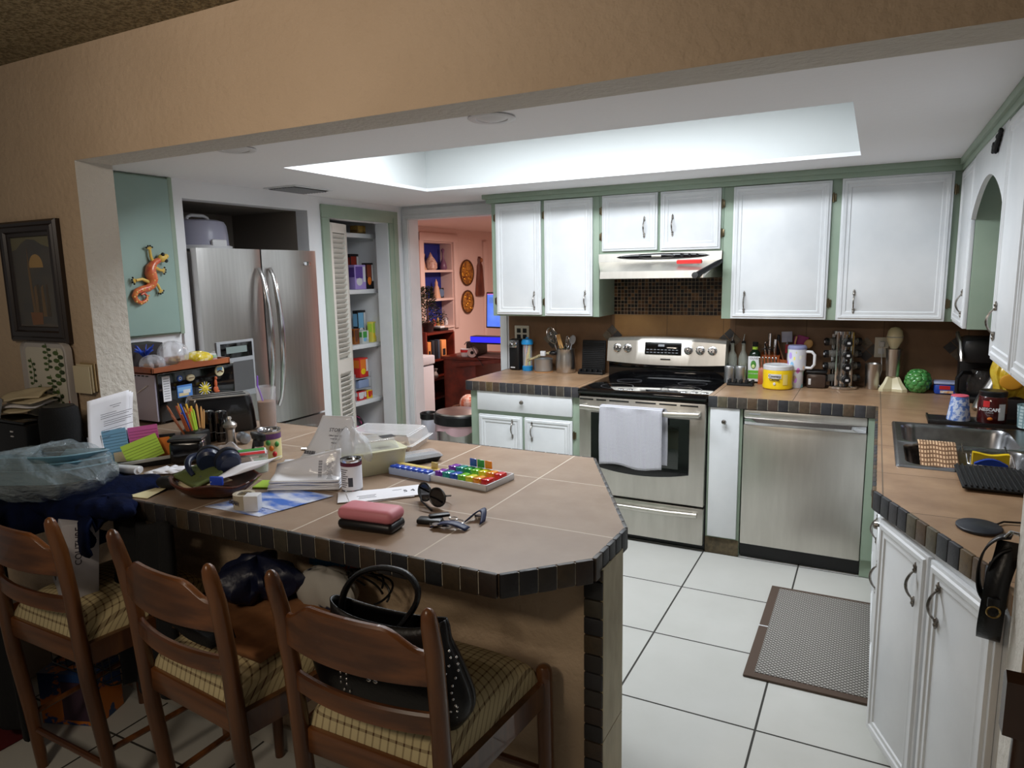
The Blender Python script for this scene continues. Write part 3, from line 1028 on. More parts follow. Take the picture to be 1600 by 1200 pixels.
# dishwasher
t = thing('dishwasher', 'stainless steel dishwasher under the corner countertop', 'dishwasher', (-.297, 4.15, 0))
b = MB(); b.box(-.600, .004, 3.90, 4.45, .02, .862); build(b, 'tub', BLACK, t)
b = MB(); b.box(-.597, .002, 3.862, 3.902, .092, .770, .005)
dd = build(b, 'door', STEELH, t)
b = MB(); b.box(-.597, .002, 3.862, 3.902, .806, .852, .006); build(b, 'control_strip', STEELH, t)
b = MB()
rs = []
for i in range(17):
    a = i / 16
    x = -.592 + .590 * a
    k = math.sin(PI * a) ** .5 * .018
    rs.append([(x, 3.860 - k, .808), (x, 3.856 - k, .788), (x, 3.862 - k * .5, .772), (x, 3.890, .772), (x, 3.890, .808)])
b.rings(rs); build(b, 'handle', CHROME, t)
b = MB(); b.box(-.57, -.51, 3.8605, 3.863, .828, .834); build(b, 'badge', GREYP, t)
b = MB(); b.box(-.597, .002, 3.905, 3.92, .004, .092); build(b, 'kick_plate', BLACK, t)

# refrigerator
FX = -3.215
t = thing('refrigerator', 'stainless steel french door refrigerator in the left wall alcove', 'refrigerator', (-3.55, 3.03, 0))
b = MB(); b.box(-3.93, -3.285, 2.585, 3.482, .02, 1.745, .006); build(b, 'cabinet_body', GREYP, t)
fd = []
for (y0, y1) in ((2.583, 3.022), (3.032, 3.484)):
    b = MB()
    rs = []
    for i in range(13):
        a = i / 12
        y = y0 + (y1 - y0) * a
        k = .018 * math.sin(PI * a) ** .6
        rs.append([(-3.28, y, .72), (-3.28, y, 1.768), (FX - .018 + k, y, 1.768), (FX - .018 + k, y, .72)])
    b.rings(rs)
    fd.append(build(b, 'door', STEEL, t))
b = MB()
rs = []
for i in range(13):
    a = i / 12
    y = 2.583 + .901 * a
    k = .018 * math.sin(PI * a) ** .6
    rs.append([(-3.28, y, .06), (-3.28, y, .708), (FX - .018 + k, y, .708), (FX - .018 + k, y, .06)])
b.rings(rs)
fz = build(b, 'freezer_drawer', STEEL, t)
b = MB(); b.tube([(FX + .01, 2.66, .63), (FX + .055, 2.70, .63), (FX + .06, 3.03, .63), (FX + .055, 3.36, .63), (FX + .01, 3.40, .63)], .014, 10); build(b, 'drawer_handle', CHROME, fz)
for d_, y, s_ in ((fd[0], 2.985, -1), (fd[1], 3.068, 1)):
    b = MB()
    pts = []
    for i in range(17):
        a = i / 16
        pts.append((FX + .004 + .062 * math.sin(PI * a) ** .55, y, .83 + .83 * a))
    b.tube(pts, [.010 + .007 * math.sin(PI * i / 16) for i in range(17)], 10, flat=1.2)
    build(b, 'door_handle', CHROME, d_)
b = MB(); b.box(FX - .01, FX + .004, 2.645, 2.905, .93, 1.255, .004)
ds = build(b, 'ice_dispenser', GREYP, fd[0])
b = MB(); b.box(FX + .002, FX + .006, 2.668, 2.890, 1.158, 1.242, .002, m=0); b.box(FX + .005, FX + .007, 2.705, 2.850, 1.185, 1.222, m=1)
b.box(FX + .003, FX + .0055, 2.668, 2.890, .965, 1.135, m=2)
build(b, 'dispenser_panel', [BLACKG, mat('lcd_grey', (128, 140, 138), .3), mat('recess_grey', (112, 112, 114), .35, .6)], fd[0])
b = MB(); b.box(FX + .0, FX + .004, 3.355, 3.415, 1.675, 1.70, .001); build(b, 'badge', CHROME, fd[1])

# cake carrier on the refrigerator
t = thing('cake_carrier', 'round cloudy plastic cake carrier on top of the refrigerator', 'cake carrier', (-3.44, 2.82, 1.768))
z = 1.746
b = MB(); b.lathe(-3.47, 2.80, [(.13, z + .022), (.175, z + .024), (.178, z + .040), (.165, z + .045), (.01, z + .040)], 40); build(b, 'base', WPLAS, t)
b = MB(); b.lathe(-3.47, 2.80, [(.160, z + .044), (.158, z + .10), (.152, z + .155), (.14, z + .178), (.11, z + .188), (.01, z + .19)], 40); build(b, 'dome_lid', CLOUDP, t)
b = MB(); b.tube([(-3.47, 2.72, z + .175), (-3.47, 2.735, z + .205), (-3.47, 2.76, z + .215), (-3.47, 2.84, z + .215), (-3.47, 2.865, z + .205), (-3.47, 2.88, z + .175)], .010, 10); build(b, 'handle', WPLAS, t)
b = MB(); b.box(-3.316, -3.298, 2.75, 2.85, z + .03, z + .075, .008); build(b, 'latch', WPLAS, t)

# ---------------------------------------------------------------- sink
t = thing('kitchen_sink', 'double bowl stainless steel sink set in the tiled countertop', 'sink', (.35, 3.1, .75))
b = MB()
X0, X1, Y0, Y1 = .096, .600, 2.698, 3.490
zt = .921
n = 5
ym = 3.085
for (y0, y1, ya, yb) in ((2.745, 3.066, Y0 + .012, ym), (3.104, 3.448, ym, Y1 - .012)):
    b.rings([rrect(X0 + .012, X1 - .012, ya, yb, .0005, zt, n), rrect(.128, .520, y0 - .008, y1 + .008, .06, zt - .003, n), rrect(.136, .514, y0, y1, .055, zt - .018, n),
             rrect(.150, .500, y0 + .012, y1 - .012, .05, .765, n), rrect(.175, .475, y0 + .035, y1 - .035, .04, .745, n)], True, False)
    b.add([p for p in rrect(.175, .475, y0 + .035, y1 - .035, .04, .745, n)], [tuple(range(4 * (n + 1)))])
b.rings([rrect(X0 + .012, X1 - .012, Y0 + .012, Y1 - .012, .001, zt, n), rrect(X0 + .004, X1 - .004, Y0 + .004, Y1 - .004, .006, zt - .001, n), rrect(X0, X1, Y0, Y1, .012, .9145, n)], True, False)
build(b, 'basin', SINKM, t, angle=50, norm=False)
for (x, y) in ((.325, 2.905), (.325, 3.27)):
    b = MB(); b.lathe(x, y, [(.042, .7455), (.040, .750), (.030, .747), (.001, .747)], 24); build(b, 'drain', CHROME, t)
t = thing('faucet', 'chrome single lever kitchen faucet at the back of the sink', 'faucet', (.565, 2.90, .914))
b = MB(); b.lathe(.565, 2.86, [(.026, .921), (.026, .935), (.020, .94), (.018, 1.0), (.001, 1.005)], 20); build(b, 'base', CHROME, t)
b = MB(); b.tube([(.565, 2.86, .96), (.565, 2.84, .99), (.555, 2.80, 1.0), (.545, 2.77, .985), (.545, 2.765, .965)], .010, 10); build(b, 'spout', CHROME, t)
# net cloth over the divider
b = MB()


def netf(u, v):
    x = .190 + .125 * u - .012 * v
    if v < .85:
        y = 3.056 - (.85 - v) * .004 - .0
        return (x, 2.752 + (3.07 - 2.752) * (v / .85) ** 1.0, .785 + (.928 - .785) * (v / .85) ** .8 + .003 * math.sin(u * 12))
    return (x, 3.07 + .03 * (v - .85) / .15, .928)


b.grid(netf, 14, 26)
build(b, 'net_dishcloth', NETC, label='tan net dishcloth spread over the edge of the near sink bowl', cat='cloth', solid=.004)
# sponge caddy and sponge
SPO = .035
t = thing('sponge_holder', 'chrome wire sponge caddy hooked on the sink divider', 'sponge holder', (.39, 2.87, .84))
b = MB()
for y_ in (2.835, 2.895):
    b.tube([(.330, y_, .862), (.455, y_, .862)], .0022, 6)
b.tube([(.322, 3.075, .93), (.322, 3.06, .934), (.322, 2.99, .915), (.322, 2.90, .90), (.322, 2.835, .880), (.335, 2.828, .878), (.45, 2.828, .878), (.458, 2.835, .880), (.458, 2.90, .90), (.458, 2.99, .915), (.458, 3.06, .934), (.458, 3.075, .93)], .0028, 6)
for k in range(6):
    x = .335 + k * .0225
    b.tube([(x, 2.828, .878), (x, 2.83, .855), (x, 2.90, .855), (x, 2.905, .90)], .002, 5)
b.v = [p + Vector((0, 0, SPO if p.z < .905 else 0)) for p in b.v]
build(b, 'wire_frame', CHROME, t)
t = thing('sponge', 'yellow sponge with a blue scrubbing side in the wire caddy', 'sponge', (.39, 2.87, .86))
b = MB()
rs = []
for i in range(13):
    a = i / 12
    x = .338 + .108 * a
    w_ = .93 + .07 * math.cos(a * 2 * PI)
    rs.append([(x, 2.868, .858), (x, 2.868, .858 + .056 * w_), (x, 2.894, .858 + .056 * w_), (x, 2.894, .858)])
b.rings(rs); b.v = [p + Vector((0, 0, SPO)) for p in b.v]; build(b, 'foam', YEL, t)
b = MB()
rs = []
for i in range(13):
    a = i / 12
    x = .343 + .098 * a
    w_ = .55 + .45 * math.sin(PI * a)
    rs.append([(x, 2.848, .858), (x, 2.848, .858 + .040 * w_), (x, 2.867, .858 + .040 * w_), (x, 2.867, .858)])
b.rings(rs); b.v = [p + Vector((0, 0, SPO)) for p in b.v]; build(b, 'scrub_side', mat('blue_scrub', (28, 60, 150), .9, bump=.8, bs=200), t)
# ribbed mat by the sink
b = MB()
b.box(.272, .60, 2.475, 2.752, .9225, .929, .002)
for k in range(22):
    b.box(.278 + k * .0148, .284 + k * .0148, 2.478, 2.749, .928, .935, .0015)
build(b, 'drying_mat', BLACKM, label='black ribbed rubber drying mat in front of the sink', cat='drying mat')

Z = .9145
# ================================================================ BACK COUNTER, LEFT OF THE RANGE
t = thing('can_opener', 'tall black electric can opener beside the doorway', 'can opener', (-2.275, 4.44, Z))
b = MB(); b.box(-2.318, -2.232, 4.40, 4.49, Z, Z + .225, .018); build(b, 'body', BLACK, t)
b = MB(); b.box(-2.305, -2.245, 4.385, 4.402, Z + .165, Z + .205, .006); b.cyl((-2.285, 4.385, Z + .182), (-2.285, 4.376, Z + .182), .013); b.tube([(-2.30, 4.39, Z + .21), (-2.26, 4.385, Z + .214), (-2.235, 4.38, Z + .205)], .005); build(b, 'cutting_head', CHROME, t)
b = MB(); b.box(-2.30, -2.265, 4.397, 4.401, Z + .018, Z + .026); build(b, 'badge', WPLAS, t)
t = thing('straw_dispenser', 'clear straw dispenser with blue lid and blue base', 'straw dispenser', (-2.185, 4.44, Z))
cx, cy = -2.185, 4.44
b = MB(); b.lathe(cx, cy, [(.038, Z), (.038, Z + .03), (.034, Z + .034), (.001, Z + .034)], 24); build(b, 'base', mat('bright_blue_plastic', (36, 140, 204), .35), t)
b = MB(); b.lathe(cx, cy, [(.034, Z + .03), (.034, Z + .19)], 24, cap=False); build(b, 'tube', CLEARP, t)
b = MB(); b.lathe(cx, cy, [(.042, Z + .188), (.043, Z + .205), (.036, Z + .222), (.012, Z + .228), (.010, Z + .238), (.001, Z + .24)], 24); build(b, 'lid', bpy.data.materials['bright_blue_plastic'], t)
for k in range(9):
    a = k * 2.4
    b = MB(); b.cyl((cx + .020 * math.cos(a), cy + .020 * math.sin(a), Z + .036), (cx + .022 * math.cos(a + 1.6), cy + .022 * math.sin(a + 1.6), Z + .185), .0032, n=8)
    build(b, 'drinking_straw', [LIME, mat('straw_red', (220, 90, 70)), YEL, PINK, WPLAS][k % 5] if k < 5 else [LIME, bpy.data.materials['straw_red'], YEL, PINK, WPLAS][k % 5],
          label=['lime green', 'red', 'yellow', 'pink', 'white', 'second lime green', 'second red', 'second yellow', 'second pink'][k] + ' drinking straw in the blue lidded dispenser', cat='straw', group='straws in the dispenser')
b = MB()
b.lathe(-2.045, 4.41, [(.068, Z), (.068, Z + .006), (.001, Z + .006)], 28); build(b, 'trivet', flat('cork', (176, 128, 84), .9), label='round cork trivet under the small aluminium pot', cat='trivet')
t = thing('saucepan', 'small dull aluminium pot standing on the cork trivet', 'pot', (-2.045, 4.42, Z + .006))
ALU = mat('aluminium', (186, 188, 190), .38, .9)
b = MB(); b.lathe(-2.045, 4.41, [(.060, Z + .007), (.064, Z + .012), (.064, Z + .088), (.067, Z + .092), (.062, Z + .09), (.060, Z + .02), (.001, Z + .02)], 32); build(b, 'pot_body', ALU, t)
b = MB(); b.lathe(-2.045, 4.41, [(.066, Z + .0925), (.060, Z + .098), (.02, Z + .106), (.001, Z + .107)], 32); build(b, 'lid', ALU, t)
t = thing('serving_ladle', 'black ladle with patterned handle lying on the small pot', 'ladle', (-2.05, 4.42, Z + .11))
b = MB(); b.tube([(-2.13, 4.33, Z + .085), (-2.06, 4.38, Z + .118), (-1.99, 4.42, Z + .138)], .009, 8); build(b, 'handle', mat('ladle_pattern', (190, 170, 120), .5, c2=(40, 34, 30), vs=90), t)
b = MB(); b.ell((-1.975, 4.425, Z + .135), (.030, .028, .016)); b.box(-2.055, -2.02, 4.375, 4.40, Z + .115, Z + .15, .004, m=1); build(b, 'bowl', [BLACK, WPLAS], t)
# utensil crock
cx, cy = -1.888, 4.44
b = MB(); b.lathe(cx, cy, [(.062, Z), (.067, Z + .006), (.071, Z + .05), (.066, Z + .12), (.062, Z + .158), (.0655, Z + .165), (.060, Z + .16), (.060, Z + .01), (.001, Z + .01)], 36)
build(b, 'utensil_crock', STEEL, label='brushed steel crock holding whisks and spoons', cat='utensil crock')


def frame_to(a, c):
    z = (c - a).normalized()
    x = (Vector((1, 0, 0)) - z * z.x).normalized()
    y = z.cross(x)
    return Matrix(((x.x, y.x, z.x, a.x), (x.y, y.y, z.y, a.y), (x.z, y.z, z.z, a.z), (0, 0, 0, 1)))


def whisk(lb, x, y, z0, tip, r, L):
    t = thing('whisk', lb, 'whisk', (x, y, z0), group='utensils in the steel crock')
    a, c = Vector((x, y, z0)), Vector(tip)
    d = (c - a).normalized()
    M_ = frame_to(a, c)
    LL = (c - a).length
    b = MB(); b.cyl((0, 0, 0), (0, 0, LL - L), .006, .005, 10, M=M_); build(b, 'handle', CHROME, t)
    b = MB()
    for k in range(5):
        th = PI * k / 5
        pts = []
        for i in range(17):
            s_ = -1 + 2 * i / 16
            rr = r * math.sin(PI * (s_ + 1) / 2 * .999 + .0005) ** .6
            # loop: up one side and down the other
            ang = PI * (i / 16)
            pts.append((r * math.cos(ang + PI) * math.sin(min(1, i / 3, (16 - i) / 3) * PI / 2) * math.cos(th), r * math.cos(ang + PI) * math.sin(min(1, i / 3, (16 - i) / 3) * PI / 2) * math.sin(th), LL - L + L * math.sin(ang)))
        b.tube(pts, .0009, 5, M=M_)
    build(b, 'wire_loops', CHROME, t)


whisk('big steel balloon whisk leaning left out of the crock', cx - .02, cy, Z + .02, (cx - .115, cy - .02, Z + .315), .045, .13)
whisk('small steel whisk standing upright in the crock', cx + .01, cy + .01, Z + .02, (cx + .005, cy + .02, Z + .25), .02, .09)


def spoonlike(name, lb, cat, a, c, hm, head, r_=.0045, grp='utensils in the steel crock', hw=(.02, .006, .03)):
    a, c = Vector(a), Vector(c)
    M_ = frame_to(a, c)
    LL = (c - a).length
    t = thing(name, lb, cat, tuple(a), group=grp)
    b = MB(); b.cyl((0, 0, 0), (0, 0, LL - hw[2]), r_, r_ * .9, 8, M=M_); build(b, 'handle', hm, t)
    b = MB()
    if head == 'spoon':
        b.ell((0, 0, LL - hw[2]), hw, 14, 8, M=M_)
    else:
        b.box(-hw[0], hw[0], -hw[1], hw[1], LL - 2 * hw[2], LL, min(.006, hw[1] * .9), M=M_)
    build(b, 'head', hm, t)


spoonlike('wooden_spatula', 'tan wooden spatula leaning out of the steel crock', 'spatula', (cx + .02, cy - .02, Z + .02), (cx - .045, cy - .03, Z + .265), flat('pale_wood', (196, 150, 92), .6), 'flat', hw=(.016, .003, .05))
spoonlike('serving_spoon', 'grey serving spoon at the right of the steel crock', 'spoon', (cx + .0, cy, Z + .02), (cx + .065, cy - .01, Z + .262), GREYP, 'spoon', hw=(.022, .006, .034))
spoonlike('serving_spoon', 'shiny metal spoon behind the grey serving spoon', 'spoon', (cx + .01, cy + .01, Z + .02), (cx + .035, cy + .03, Z + .25), CHROME, 'spoon', hw=(.017, .005, .028))
for k, (dx, lb) in enumerate(((-.02, 'looped wire handle at the left rim of the steel crock'), (.02, 'looped wire handle at the right rim of the steel crock'))):
    b = MB(); b.tube([(cx + dx - .010, cy - .045, Z + .03), (cx + dx - .011, cy - .05, Z + .18), (cx + dx, cy - .052, Z + .198), (cx + dx + .011, cy - .05, Z + .18), (cx + dx + .010, cy - .045, Z + .03)], .0025, 6)
    build(b, 'kitchen_tongs', CHROME, label=lb, cat='tongs', group='utensils in the steel crock')
# black ribbed rack
t = thing('sandwich_press', 'black ribbed griddle plate standing on edge next to the range', 'griddle plate', (-1.69, 4.44, Z))
b = MB(); M_ = T(0, 4.455, Z + .008, rx=-.10)
b.box(-1.775, -1.605, -.008, .008, 0, .22, .006, M=M_)
for k in range(14):
    b.box(-1.768, -1.612, -.013, -.007, .035 + k * .0125, .041 + k * .0125, .001, M=M_)
build(b, 'ribbed_plate', BLACKM, t)
b = MB(); b.box(-1.78, -1.60, 4.39, 4.45, Z, Z + .018, .004)
for k in range(5):
    b.box(-1.775 + k * .040, -1.762 + k * .040, 4.395, 4.43, Z + .016, Z + .034, .003)
build(b, 'base', BLACK, t)


def outlet(lb, x, z, y=YW - .0125, two=True):
    t = thing('power_outlet', lb, 'outlet', (x, y, z))
    b = MB(); w_ = .058 if two else .036
    b.box(x - w_, x + w_, y - .006, y, z - .058, z + .058, .004); build(b, 'cover_plate', flat('ivory_plate' + str(len(bpy.data.objects)), (206, 200, 186), .4), t)
    b = MB()
    for dx in ((-.024, .024) if two else (0,)):
        for dz in (-.022, .022):
            b.box(x + dx - .016, x + dx + .016, y - .008, y - .005, z + dz - .016, z + dz + .016, .003)
    build(b, 'socket', BLACK if two else WPLAS, t)
    return t


outlet('double ivory outlet plate on the splash above the can opener', -2.262, 1.17)
outlet('ivory outlet plate behind the milkshake mixer', .048, 1.145, two=False)

# ================================================================ BACK COUNTER, RIGHT OF THE RANGE
def bottle(name, lb, x, y, prof, m, cap=None, cat='bottle', grp=None, lab=None, n=24):
    t = thing(name, lb, cat, (x, y, Z), group=grp)
    b = MB(); b.lathe(x, y, [(r, Z + z) for r, z in prof], n); build(b, 'bottle_body', m, t)
    if cap:
        b = MB(); b.lathe(x, y, [(r, Z + z) for r, z in cap[0]], 16); build(b, 'cap', cap[1], t)
    return t


GB = mat('bottle_glass', (190, 196, 186), .06, alpha=.42, spec=.9)
for k, (x, y, lb) in enumerate([(-.772, 4.468, 'clear glass oil bottle with metal pourer nearest the range'), (-.708, 4.478, 'clear glass oil bottle with metal pourer next to the green bottle')]):
    t = bottle('oil_bottle', lb, x, y, [(.028, 0), (.030, .01), (.030, .14), (.024, .165), (.012, .19), (.011, .225), (.014, .228), (.014, .235), (.001, .236)], GB, ([(.013, .232), (.013, .246), (.008, .250), (.001, .252)], BLACK), grp='glass oil bottles')
    b = MB(); b.tube([(x, y, Z + .25), (x + .002, y, Z + .27), (x + .006, y, Z + .292)], [.006, .004, .003], 8); build(b, 'pourer', CHROME, t)
    b = MB(); b.lathe(x, y, [(.0285, Z + .005), (.0285, Z + (.07 if k == 0 else .11)), (.001, Z + (.07 if k == 0 else .11))], 20); build(b, 'oil', mat('oil_%d' % k, (150, 140, 80), .2, alpha=.6), t)
for k, (x, y, lb) in enumerate([(-.770, 4.372, 'small brushed metal canister nearest the range'), (-.705, 4.380, 'small brushed metal canister beside the green bottle')]):
    t = bottle('spice_canister', lb, x, y, [(.029, 0), (.030, .003), (.030, .085), (.001, .085)], ALU, ([(.031, .085), (.031, .102), (.029, .106), (.001, .106)], ALU), cat='canister', grp='metal canisters by the range')
t = thing('napkin_tray', 'low black notched tray in front of the metal canisters', 'tray', (-.68, 4.29, Z))
b = MB(); b.box(-.765, -.615, 4.262, 4.325, Z, Z + .014, .003)
for k in range(5):
    b.box(-.762 + k * .033, -.746 + k * .033, 4.266, 4.28, Z + .013, Z + .034, .002)
    b.box(-.762 + k * .033, -.746 + k * .033, 4.307, 4.321, Z + .013, Z + .034, .002)
build(b, 'tray_body', BLACKM, t)
t = bottle('olive_oil_bottle', 'dark green oil bottle with green and white label and black cap', -.632, 4.43, [(.033, 0), (.035, .006), (.035, .165), (.030, .185), (.014, .205), (.014, .235), (.001, .236)], mat('dark_green_glass_bottle', (18, 34, 22), .08), ([(.0165, .222), (.0165, .250), (.001, .250)], BLACK))
b = MB(); b.lathe(-.632, 4.43, [(.0158, Z + .205), (.0165, Z + .222)], 20, cap=False); build(b, 'neck_label', LIME, t)
b = MB(); b.box(-.666, -.598, 4.392, 4.40, Z + .012, Z + .165, .003); b.box(-.664, -.600, 4.3905, 4.393, Z + .03, Z + .08, m=1); b.ell((-.634, 4.391, Z + .115), (.016, .0025, .026), m=2); b.ell((-.634, 4.389, Z + .105), (.009, .002, .012), m=3)
b.text('OLIVE', .018, FACE(-.632, 4.3912, Z + .152), 4)
b.text('EXTRA VIRGIN', .009, FACE(-.632, 4.390, Z + .06), 0)
build(b, 'front_label', [WPLAS, flat('leaf_green', (96, 170, 50)), flat('avocado_green', (70, 130, 50)), flat('pale_green', (206, 220, 150)), INK], t)
# knife block
t = thing('knife_block', 'orange brown wooden knife block full of knives', 'knife block', (-.545, 4.44, Z))
b = MB(); b.prism([(4.37, Z), (4.37, Z + .075), (4.425, Z + .155), (4.495, Z + .185), (4.50, Z)], -.602, -.492, ax='x'); build(b, 'block', mat('block_wood', (168, 84, 36), .4, c2=(132, 62, 26), vs=12, vst=(1, 1, .2)), t)
for k in range(6):
    x = -.594 + k * .0185
    a, c = Vector((x, 4.392, Z + .090)), Vector((x, 4.352, Z + .165))
    b = MB(); b.tube([a, (a + c) / 2, c], [.0052, .0062, .0068], 10); b.ell(c, (.0068, .0068, .0068), 10, 6)
    build(b, 'steak_knife', CHROME, label='steel steak knife, %s of the row in the block front' % ['first', 'second', 'third', 'fourth', 'fifth', 'last'][k], cat='knife', group='steak knives in the block')
for k, (x, y, l, lb) in enumerate([(-.575, 4.45, .085, 'short handled kitchen knife at the left of the block top'), (-.553, 4.46, .135, 'tall handled kitchen knife at the back of the block'), (-.520, 4.455, .10, 'kitchen knife with looped handle in the block top'), (-.505, 4.465, .125, 'kitchen knife at the right of the block top')]):
    b = MB(); b.tube([(x, y, Z + .165), (x, y - .012, Z + .17 + l * .5), (x + .004, y - .03, Z + .17 + l)], [.008, .010, .009], 10, flat=.6); build(b, 'kitchen_knife', [CHROME, BLACK][k % 2] if k != 1 else CHROME, label=lb, cat='knife', group='large knives in the block')
b = MB(); b.box(-.598, -.53, 4.425, 4.435, Z + .205, Z + .21, .002); b.tube([(-.56, 4.43, Z + .18), (-.575, 4.42, Z + .24), (-.56, 4.415, Z + .255)], .004); build(b, 'kitchen_scissors', BLACK, label='black handled kitchen scissors in the knife block', cat='scissors')
# yellow creamer tub
t = thing('creamer_tub', 'large yellow tub with white lid and printed label', 'tub', (-.475, 4.27, Z))
cx, cy = -.478, 4.265
b = MB(); b.lathe(cx, cy, [(.075, Z), (.082, Z + .006), (.083, Z + .02), (.080, Z + .03), (.082, Z + .105), (.079, Z + .112), (.001, Z + .112)], 44); bt = build(b, 'tub_body', YEL, t)
b = MB(); b.lathe(cx, cy, [(.079, Z + .112), (.081, Z + .114), (.081, Z + .134), (.077, Z + .139), (.070, Z + .136), (.001, Z + .136)], 44); build(b, 'lid', WPLAS, t)


def wrap(b, cx, cy, r, a0, a1, z0, z1, m, n=12):
    b.rings([[(cx + r * math.sin(a0 + (a1 - a0) * i / n), cy - r * math.cos(a0 + (a1 - a0) * i / n), z) for i in range(n + 1)] for z in (z0, z1)], False, False, m)


b = MB(); wrap(b, cx, cy, .0835, -.55, .35, Z + .066, Z + .092, 0); wrap(b, cx, cy, .0838, .45, .8, Z + .03, Z + .09, 2, 6)
b.text('Country', .020, FACE(cx - .008, cy - .0850, Z + .080, -.1), 1, .0002, .0004)
b.text('CREAM', .017, FACE(cx - .008, cy - .0850, Z + .059, -.1), 1, .0002, .0006)
b.ell((cx - .008, cy - .0835, Z + .036), (.007, .002, .009), m=0)
build(b, 'label', [WPLAS, flat('dark_ink', (40, 34, 30)), flat('pale_amber', (236, 214, 120))], t)
# handled tumbler
cx, cy = -.385, 4.335
t = thing('handled_tumbler', 'tall white travel tumbler with pastel pattern and side handle', 'tumbler', (cx, cy, Z))
_m, _t, _p = nt('pastel_pattern')
_v = N(_t, 'ShaderNodeTexVoronoi'); _v.inputs['Scale'].default_value = 38
_mp = N(_t, 'ShaderNodeMapping'); _mp.inputs['Rotation'].default_value = (.4, .6, .3); _mp.inputs['Scale'].default_value = (1, 1, .55)
_t.links.new(coords(_t), _mp.inputs[0]); _t.links.new(_mp.outputs[0], _v.inputs[0])
_h = N(_t, 'ShaderNodeHueSaturation'); _h.inputs['Saturation'].default_value = .75; _h.inputs['Value'].default_value = .9
_t.links.new(_v.outputs['Color'], _h.inputs['Color'])
_t.links.new(mixc(_t, MT(_t, 'LESS_THAN', _v.outputs['Distance'], .42), lin((216, 218, 226)), _h.outputs[0]), _p.inputs['Base Color'])
_p.inputs['Roughness'].default_value = .35
b = MB(); b.lathe(cx, cy, [(.036, Z), (.038, Z + .004), (.039, Z + .095), (.050, Z + .108), (.052, Z + .225), (.001, Z + .225)], 36); build(b, 'cup_body', _m, t)
b = MB(); b.lathe(cx, cy, [(.0525, Z + .225), (.0525, Z + .238), (.049, Z + .242), (.046, Z + .247), (.001, Z + .244)], 36); build(b, 'lid', mat('lid_grey_blue', (136, 140, 176), .3), t)
b = MB(); b.tube([(cx + .048, cy - .01, Z + .212), (cx + .080, cy - .015, Z + .212), (cx + .096, cy - .018, Z + .195), (cx + .096, cy - .018, Z + .14), (cx + .080, cy - .015, Z + .118), (cx + .048, cy - .01, Z + .118)], .0085, 10); build(b, 'handle', WPLAS, t)
# utensil pot behind the tumbler
cx, cy = -.44, 4.452
b = MB(); b.lathe(cx, cy, [(.05, Z), (.058, Z + .008), (.060, Z + .15), (.055, Z + .15), (.053, Z + .01), (.001, Z + .01)], 28)
build(b, 'utensil_crock', flat('terracotta', (150, 76, 40), .5), label='terracotta crock of spatulas behind the white tumbler', cat='utensil crock')
G2 = 'utensils in the terracotta crock'
spoonlike('spatula', 'clear plastic slotted spatula standing in the terracotta crock', 'spatula', (cx, cy, Z + .02), (cx - .018, cy + .0, Z + .315), CLOUDP, 'flat', grp=G2, hw=(.030, .002, .032))
spoonlike('spatula', 'purple silicone spatula in the terracotta crock', 'spatula', (cx + .01, cy, Z + .02), (cx + .075, cy + .01, Z + .29), flat('magenta_silicone', (140, 30, 100), .5), 'flat', grp=G2, hw=(.032, .004, .034))
spoonlike('spatula', 'second purple silicone spatula behind the first', 'spatula', (cx + .02, cy, Z + .02), (cx + .050, cy + .02, Z + .285), bpy.data.materials['magenta_silicone'], 'flat', grp=G2, hw=(.026, .004, .034))
spoonlike('spatula', 'dark red silicone spatula low in the terracotta crock', 'spatula', (cx, cy - .02, Z + .02), (cx + .005, cy - .025, Z + .24), flat('dark_red_silicone', (150, 24, 40), .5), 'flat', grp=G2, hw=(.025, .004, .026))
spoonlike('wooden_spoon', 'pale wooden spoon handle rising beside the purple spatula', 'spoon', (cx - .01, cy - .01, Z + .02), (cx + .04, cy - .02, Z + .29), bpy.data.materials['pale_wood'], 'flat', grp=G2, hw=(.005, .004, .04))
spoonlike('wooden_spoon', 'thin brown wooden spoon leaning left out of the terracotta crock', 'spoon', (cx + .01, cy - .01, Z + .02), (cx - .07, cy - .01, Z + .27), flat('brown_wood_stick', (120, 80, 54), .6), 'flat', grp=G2, hw=(.005, .003, .03))
spoonlike('wooden_spoon', 'round pale wooden spoon at the right of the terracotta crock', 'spoon', (cx + .01, cy - .01, Z + .02), (cx + .115, cy + .0, Z + .27), bpy.data.materials['pale_wood'], 'spoon', grp=G2, hw=(.024, .006, .028))
# brown lidded jar
t = thing('storage_jar', 'brown translucent jar with black lid between tumbler and spice rack', 'jar', (-.27, 4.37, Z))
b = MB(); b.box(-.33, -.225, 4.33, 4.42, Z, Z + .085, .014); build(b, 'jar_body', mat('brown_translucent', (66, 52, 44), .2), t)
b = MB(); b.box(-.334, -.221, 4.326, 4.424, Z + .085, Z + .103, .008); build(b, 'lid', BLACK, t)
b = MB(); b.box(-.318, -.304, 4.327, 4.331, Z + .02, Z + .055, .001); build(b, 'sticker', WPLAS, t)
